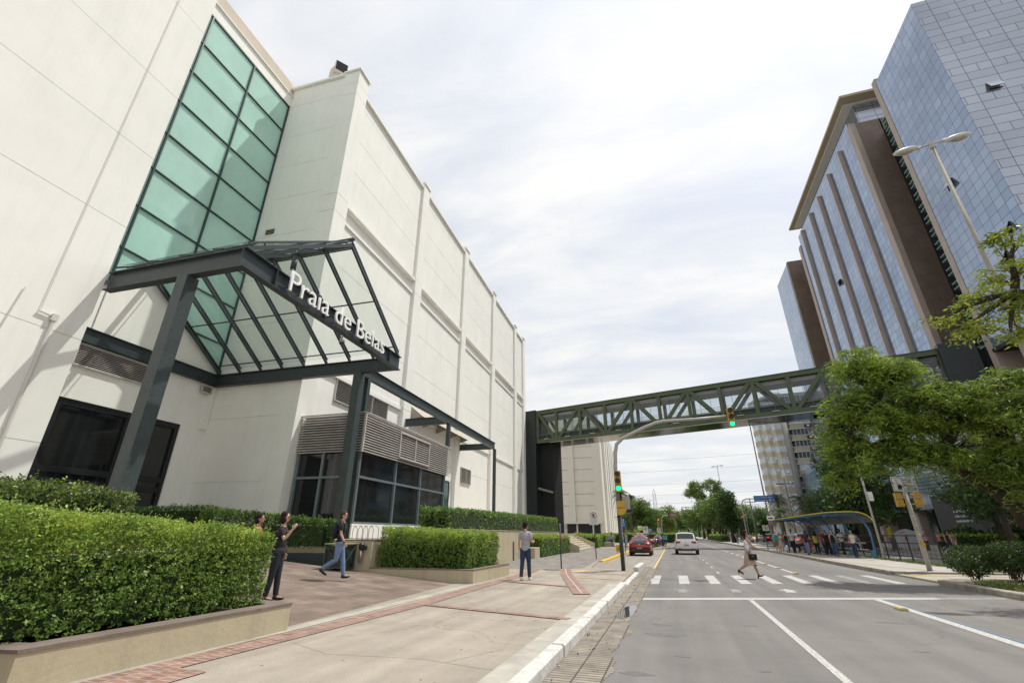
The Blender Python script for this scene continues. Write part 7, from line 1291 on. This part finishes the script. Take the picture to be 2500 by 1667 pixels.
for i, (x, y, c, b_, sk, lab) in enumerate([(10.9, 50.6, (.35, .10, .07), (.03, .03, .05), 'm', 'seated woman in coral top, left of the seated group'), (11.1, 49.4, (.16, .12, .08), (.16, .10, .14), 'm', 'seated woman in brown patterned top and plum leggings'), (11.2, 48.2, (.05, .05, .07), (.35, .06, .06), 'd', 'seated person in dark top and red shorts'), (11.2, 46.9, (.28, .28, .30), (.30, .28, .26), 'm', 'seated person in grey at the middle of the shelter'), (12.1, 45.4, (.30, .30, .33), (.05, .05, .06), 'l', 'seated person in light grey behind the man in red')]):
    P_(lab, x, y, .135, R(110), 1.66, 'f' if i < 3 else 'm', ((80, 85), (72, 80)), ((30, 60, 6), (25, 70, 6)), topc=c, botc=b_, skin=sk, hair='long' if i < 2 else 'short', group=G, sit=.55)
t, J = P_('woman in dark burgundy top and light blue jeans with a brown bag', 9.9, 44.6, .135, R(150), 1.68, 'f', arms=((20, 60, 8), (20, 70, 6)), topc=(.05, .02, .028), botc=(.17, .25, .38), skin='d', hair='long', group=G)
item('handbag', 'large brown handbag of the woman in burgundy top', 'handbag', bagmesh(J['pel'] + Vector((-.25, .05, .08)), (.09, .2, .15)), cloth('brownbag2', (.09, .055, .035)), t, smooth=True)
P_('woman seen from behind in a yellow racerback top and black leggings', 10.9, 46.0, .135, R(-10), 1.62, 'f', arms=((30, 60, 8), (30, 60, 8)), top='loose', topc=(.55, .46, .03), sleeve='none', botc=(.012, .012, .014), skin='m', hair='long', group=G)
P_('big man in red t-shirt and dark trousers looking at a phone', 11.25, 45.3, .135, R(120), 1.82, 'm', arms=((20, 70, 8), (20, 70, 8)), topc=(.33, .015, .03), botc=(.02, .02, .025), skin='m', hair='bald', group=G)
P_('person in black clothes behind the woman with ripped jeans', 11.15, 43.9, .135, R(170), 1.70, 'm', topc=(.02, .02, .02), botc=(.015, .015, .017), skin='m', group=G)
t, J = P_('woman in black tank top and ripped dark jeans with arms folded', 10.95, 41.6, .135, R(165), 1.74, 'f', arms=((25, 85, 6), (25, 85, 6)), topc=(.02, .02, .02), sleeve='none', botM=wornM('ripped_jeans', (.04, .07, .15), (.30, .24, .20), .34, .38, 7), skin='l', hair='bun', hairc=(.10, .05, .03), group=G)
item('tote_bag', 'tan and black patterned tote bag of the woman with ripped jeans', 'handbag', MB().box(-.46, -.38, -.15, .2, .72, 1.05), stripeM('plaid', [(.30, .18, .08), (.05, .04, .03)], 12), t, bevel=.02)
P_('man in white polo shirt and dark trousers facing left', 11.75, 42.6, .135, R(115), 1.80, 'm', arms=((15, 90, 8), (15, 80, 8)), topc=(.52, .54, .60), botc=(.02, .022, .035), skin='d', shoe=(.55, .55, .55), hairc=(.01, .01, .01), group=G)
P_('man in white printed tank top and jeans leaning on the shelter rail', 11.75, 40.1, .135, R(150), 1.74, 'm', ((10, 3), (-6, 6)), ((-25, 20, 32), (0, 12, 10)), topc=(.58, .53, .46), sleeve='none', botc=(.03, .05, .08), skin='m', group=G, lean=-4)
it = thing('shopping_bag', 'white plastic shopping bag held beside the woman in black top', 'bag', (9.35, 49.4, .3)); MB().ell((0, 0, .2), (.13, .08, .22), 12, 7).build('bag', M('plastic_white', (.6, .6, .62), .4), it, True); MB().tube([(-.05, 0, .38), (0, 0, .5), (.05, 0, .38)], .01, 5).build('handle', MATS['plastic_white'], it)
# -- far pavement at the right
G = 'people on the far pavement'
P_('person in white cap and pink striped shirt beside the dumpster', 23.4, 58.8, .125, R(150), 1.70, 'm', patM=stripeM('pink_stripe', [(.35, .05, .10), (.5, .4, .42)], 14), botc=(.03, .03, .04), skin='m', hairc=(.5, .5, .48), group=G)
P_('woman in coral pink top and black trousers', 23.9, 57.6, .125, R(160), 1.66, 'f', topc=(.52, .13, .16), botc=(.02, .02, .02), skin='m', hair='long', group=G)
P_('man with a pale shirt and hidden legs behind the person in black', 23.4, 54.6, .125, R(150), 1.72, 'm', topc=(.45, .36, .28), bot='short', botc=(.4, .34, .26), skin='l', group=G)
P_('person in black top and dark jeans striding past', 22.7, 53.0, .125, R(-110), 1.80, 'm', ((28, 8), (-24, 34)), ((-20, 20, 6), (20, 40, 6)), top='loose', topc=(.012, .012, .014), botc=(.02, .03, .06), skin='m', hair='long', group=G)
P_('woman in grey top and beige trousers walking on the far pavement', 25.0, 57.4, .125, R(160), 1.68, 'f', ((14, 4), (-12, 10)), sleeve='none', topc=(.16, .14, .13), botc=(.42, .32, .22), skin='m', hair='bun', group=G)
P_('person in light blue shirt seen over the fence near the yellow sticker pole', 19.3, 64.5, .01, R(100), 1.74, 'm', topc=(.40, .48, .60), botc=(.03, .03, .04), skin='d', group=G); P_('second person in light blue shirt behind the shelter end arch', 17.6, 63.0, .01, R(-100), 1.74, 'm', topc=(.36, .44, .56), botc=(.03, .03, .04), skin='d', group=G)
P_('person in maroon top behind the shelter end', 16.9, 60.5, .01, R(-90), 1.7, 'f', topc=(.12, .06, .07), botc=(.03, .03, .04), skin='m', hair='long', group=G)
# -- inside the footbridge
def onbridge(x, y): c, s = math.cos(BA), math.sin(BA); return ax + x * c - y * s, ay + x * s + y * c
for x, col, lab in ((12.0, (.35, .03, .03), 'person in red walking inside the footbridge near its left end'), (35.4, (.12, .12, .13), 'person in grey inside the footbridge, right half')):
    a, b_ = onbridge(x, 1.4); P_(lab, a, b_, zt(x) - ZH + .87, R(77), 1.7, 'm', topc=col, botc=(.03, .03, .04), skin='m', group='people inside the footbridge')
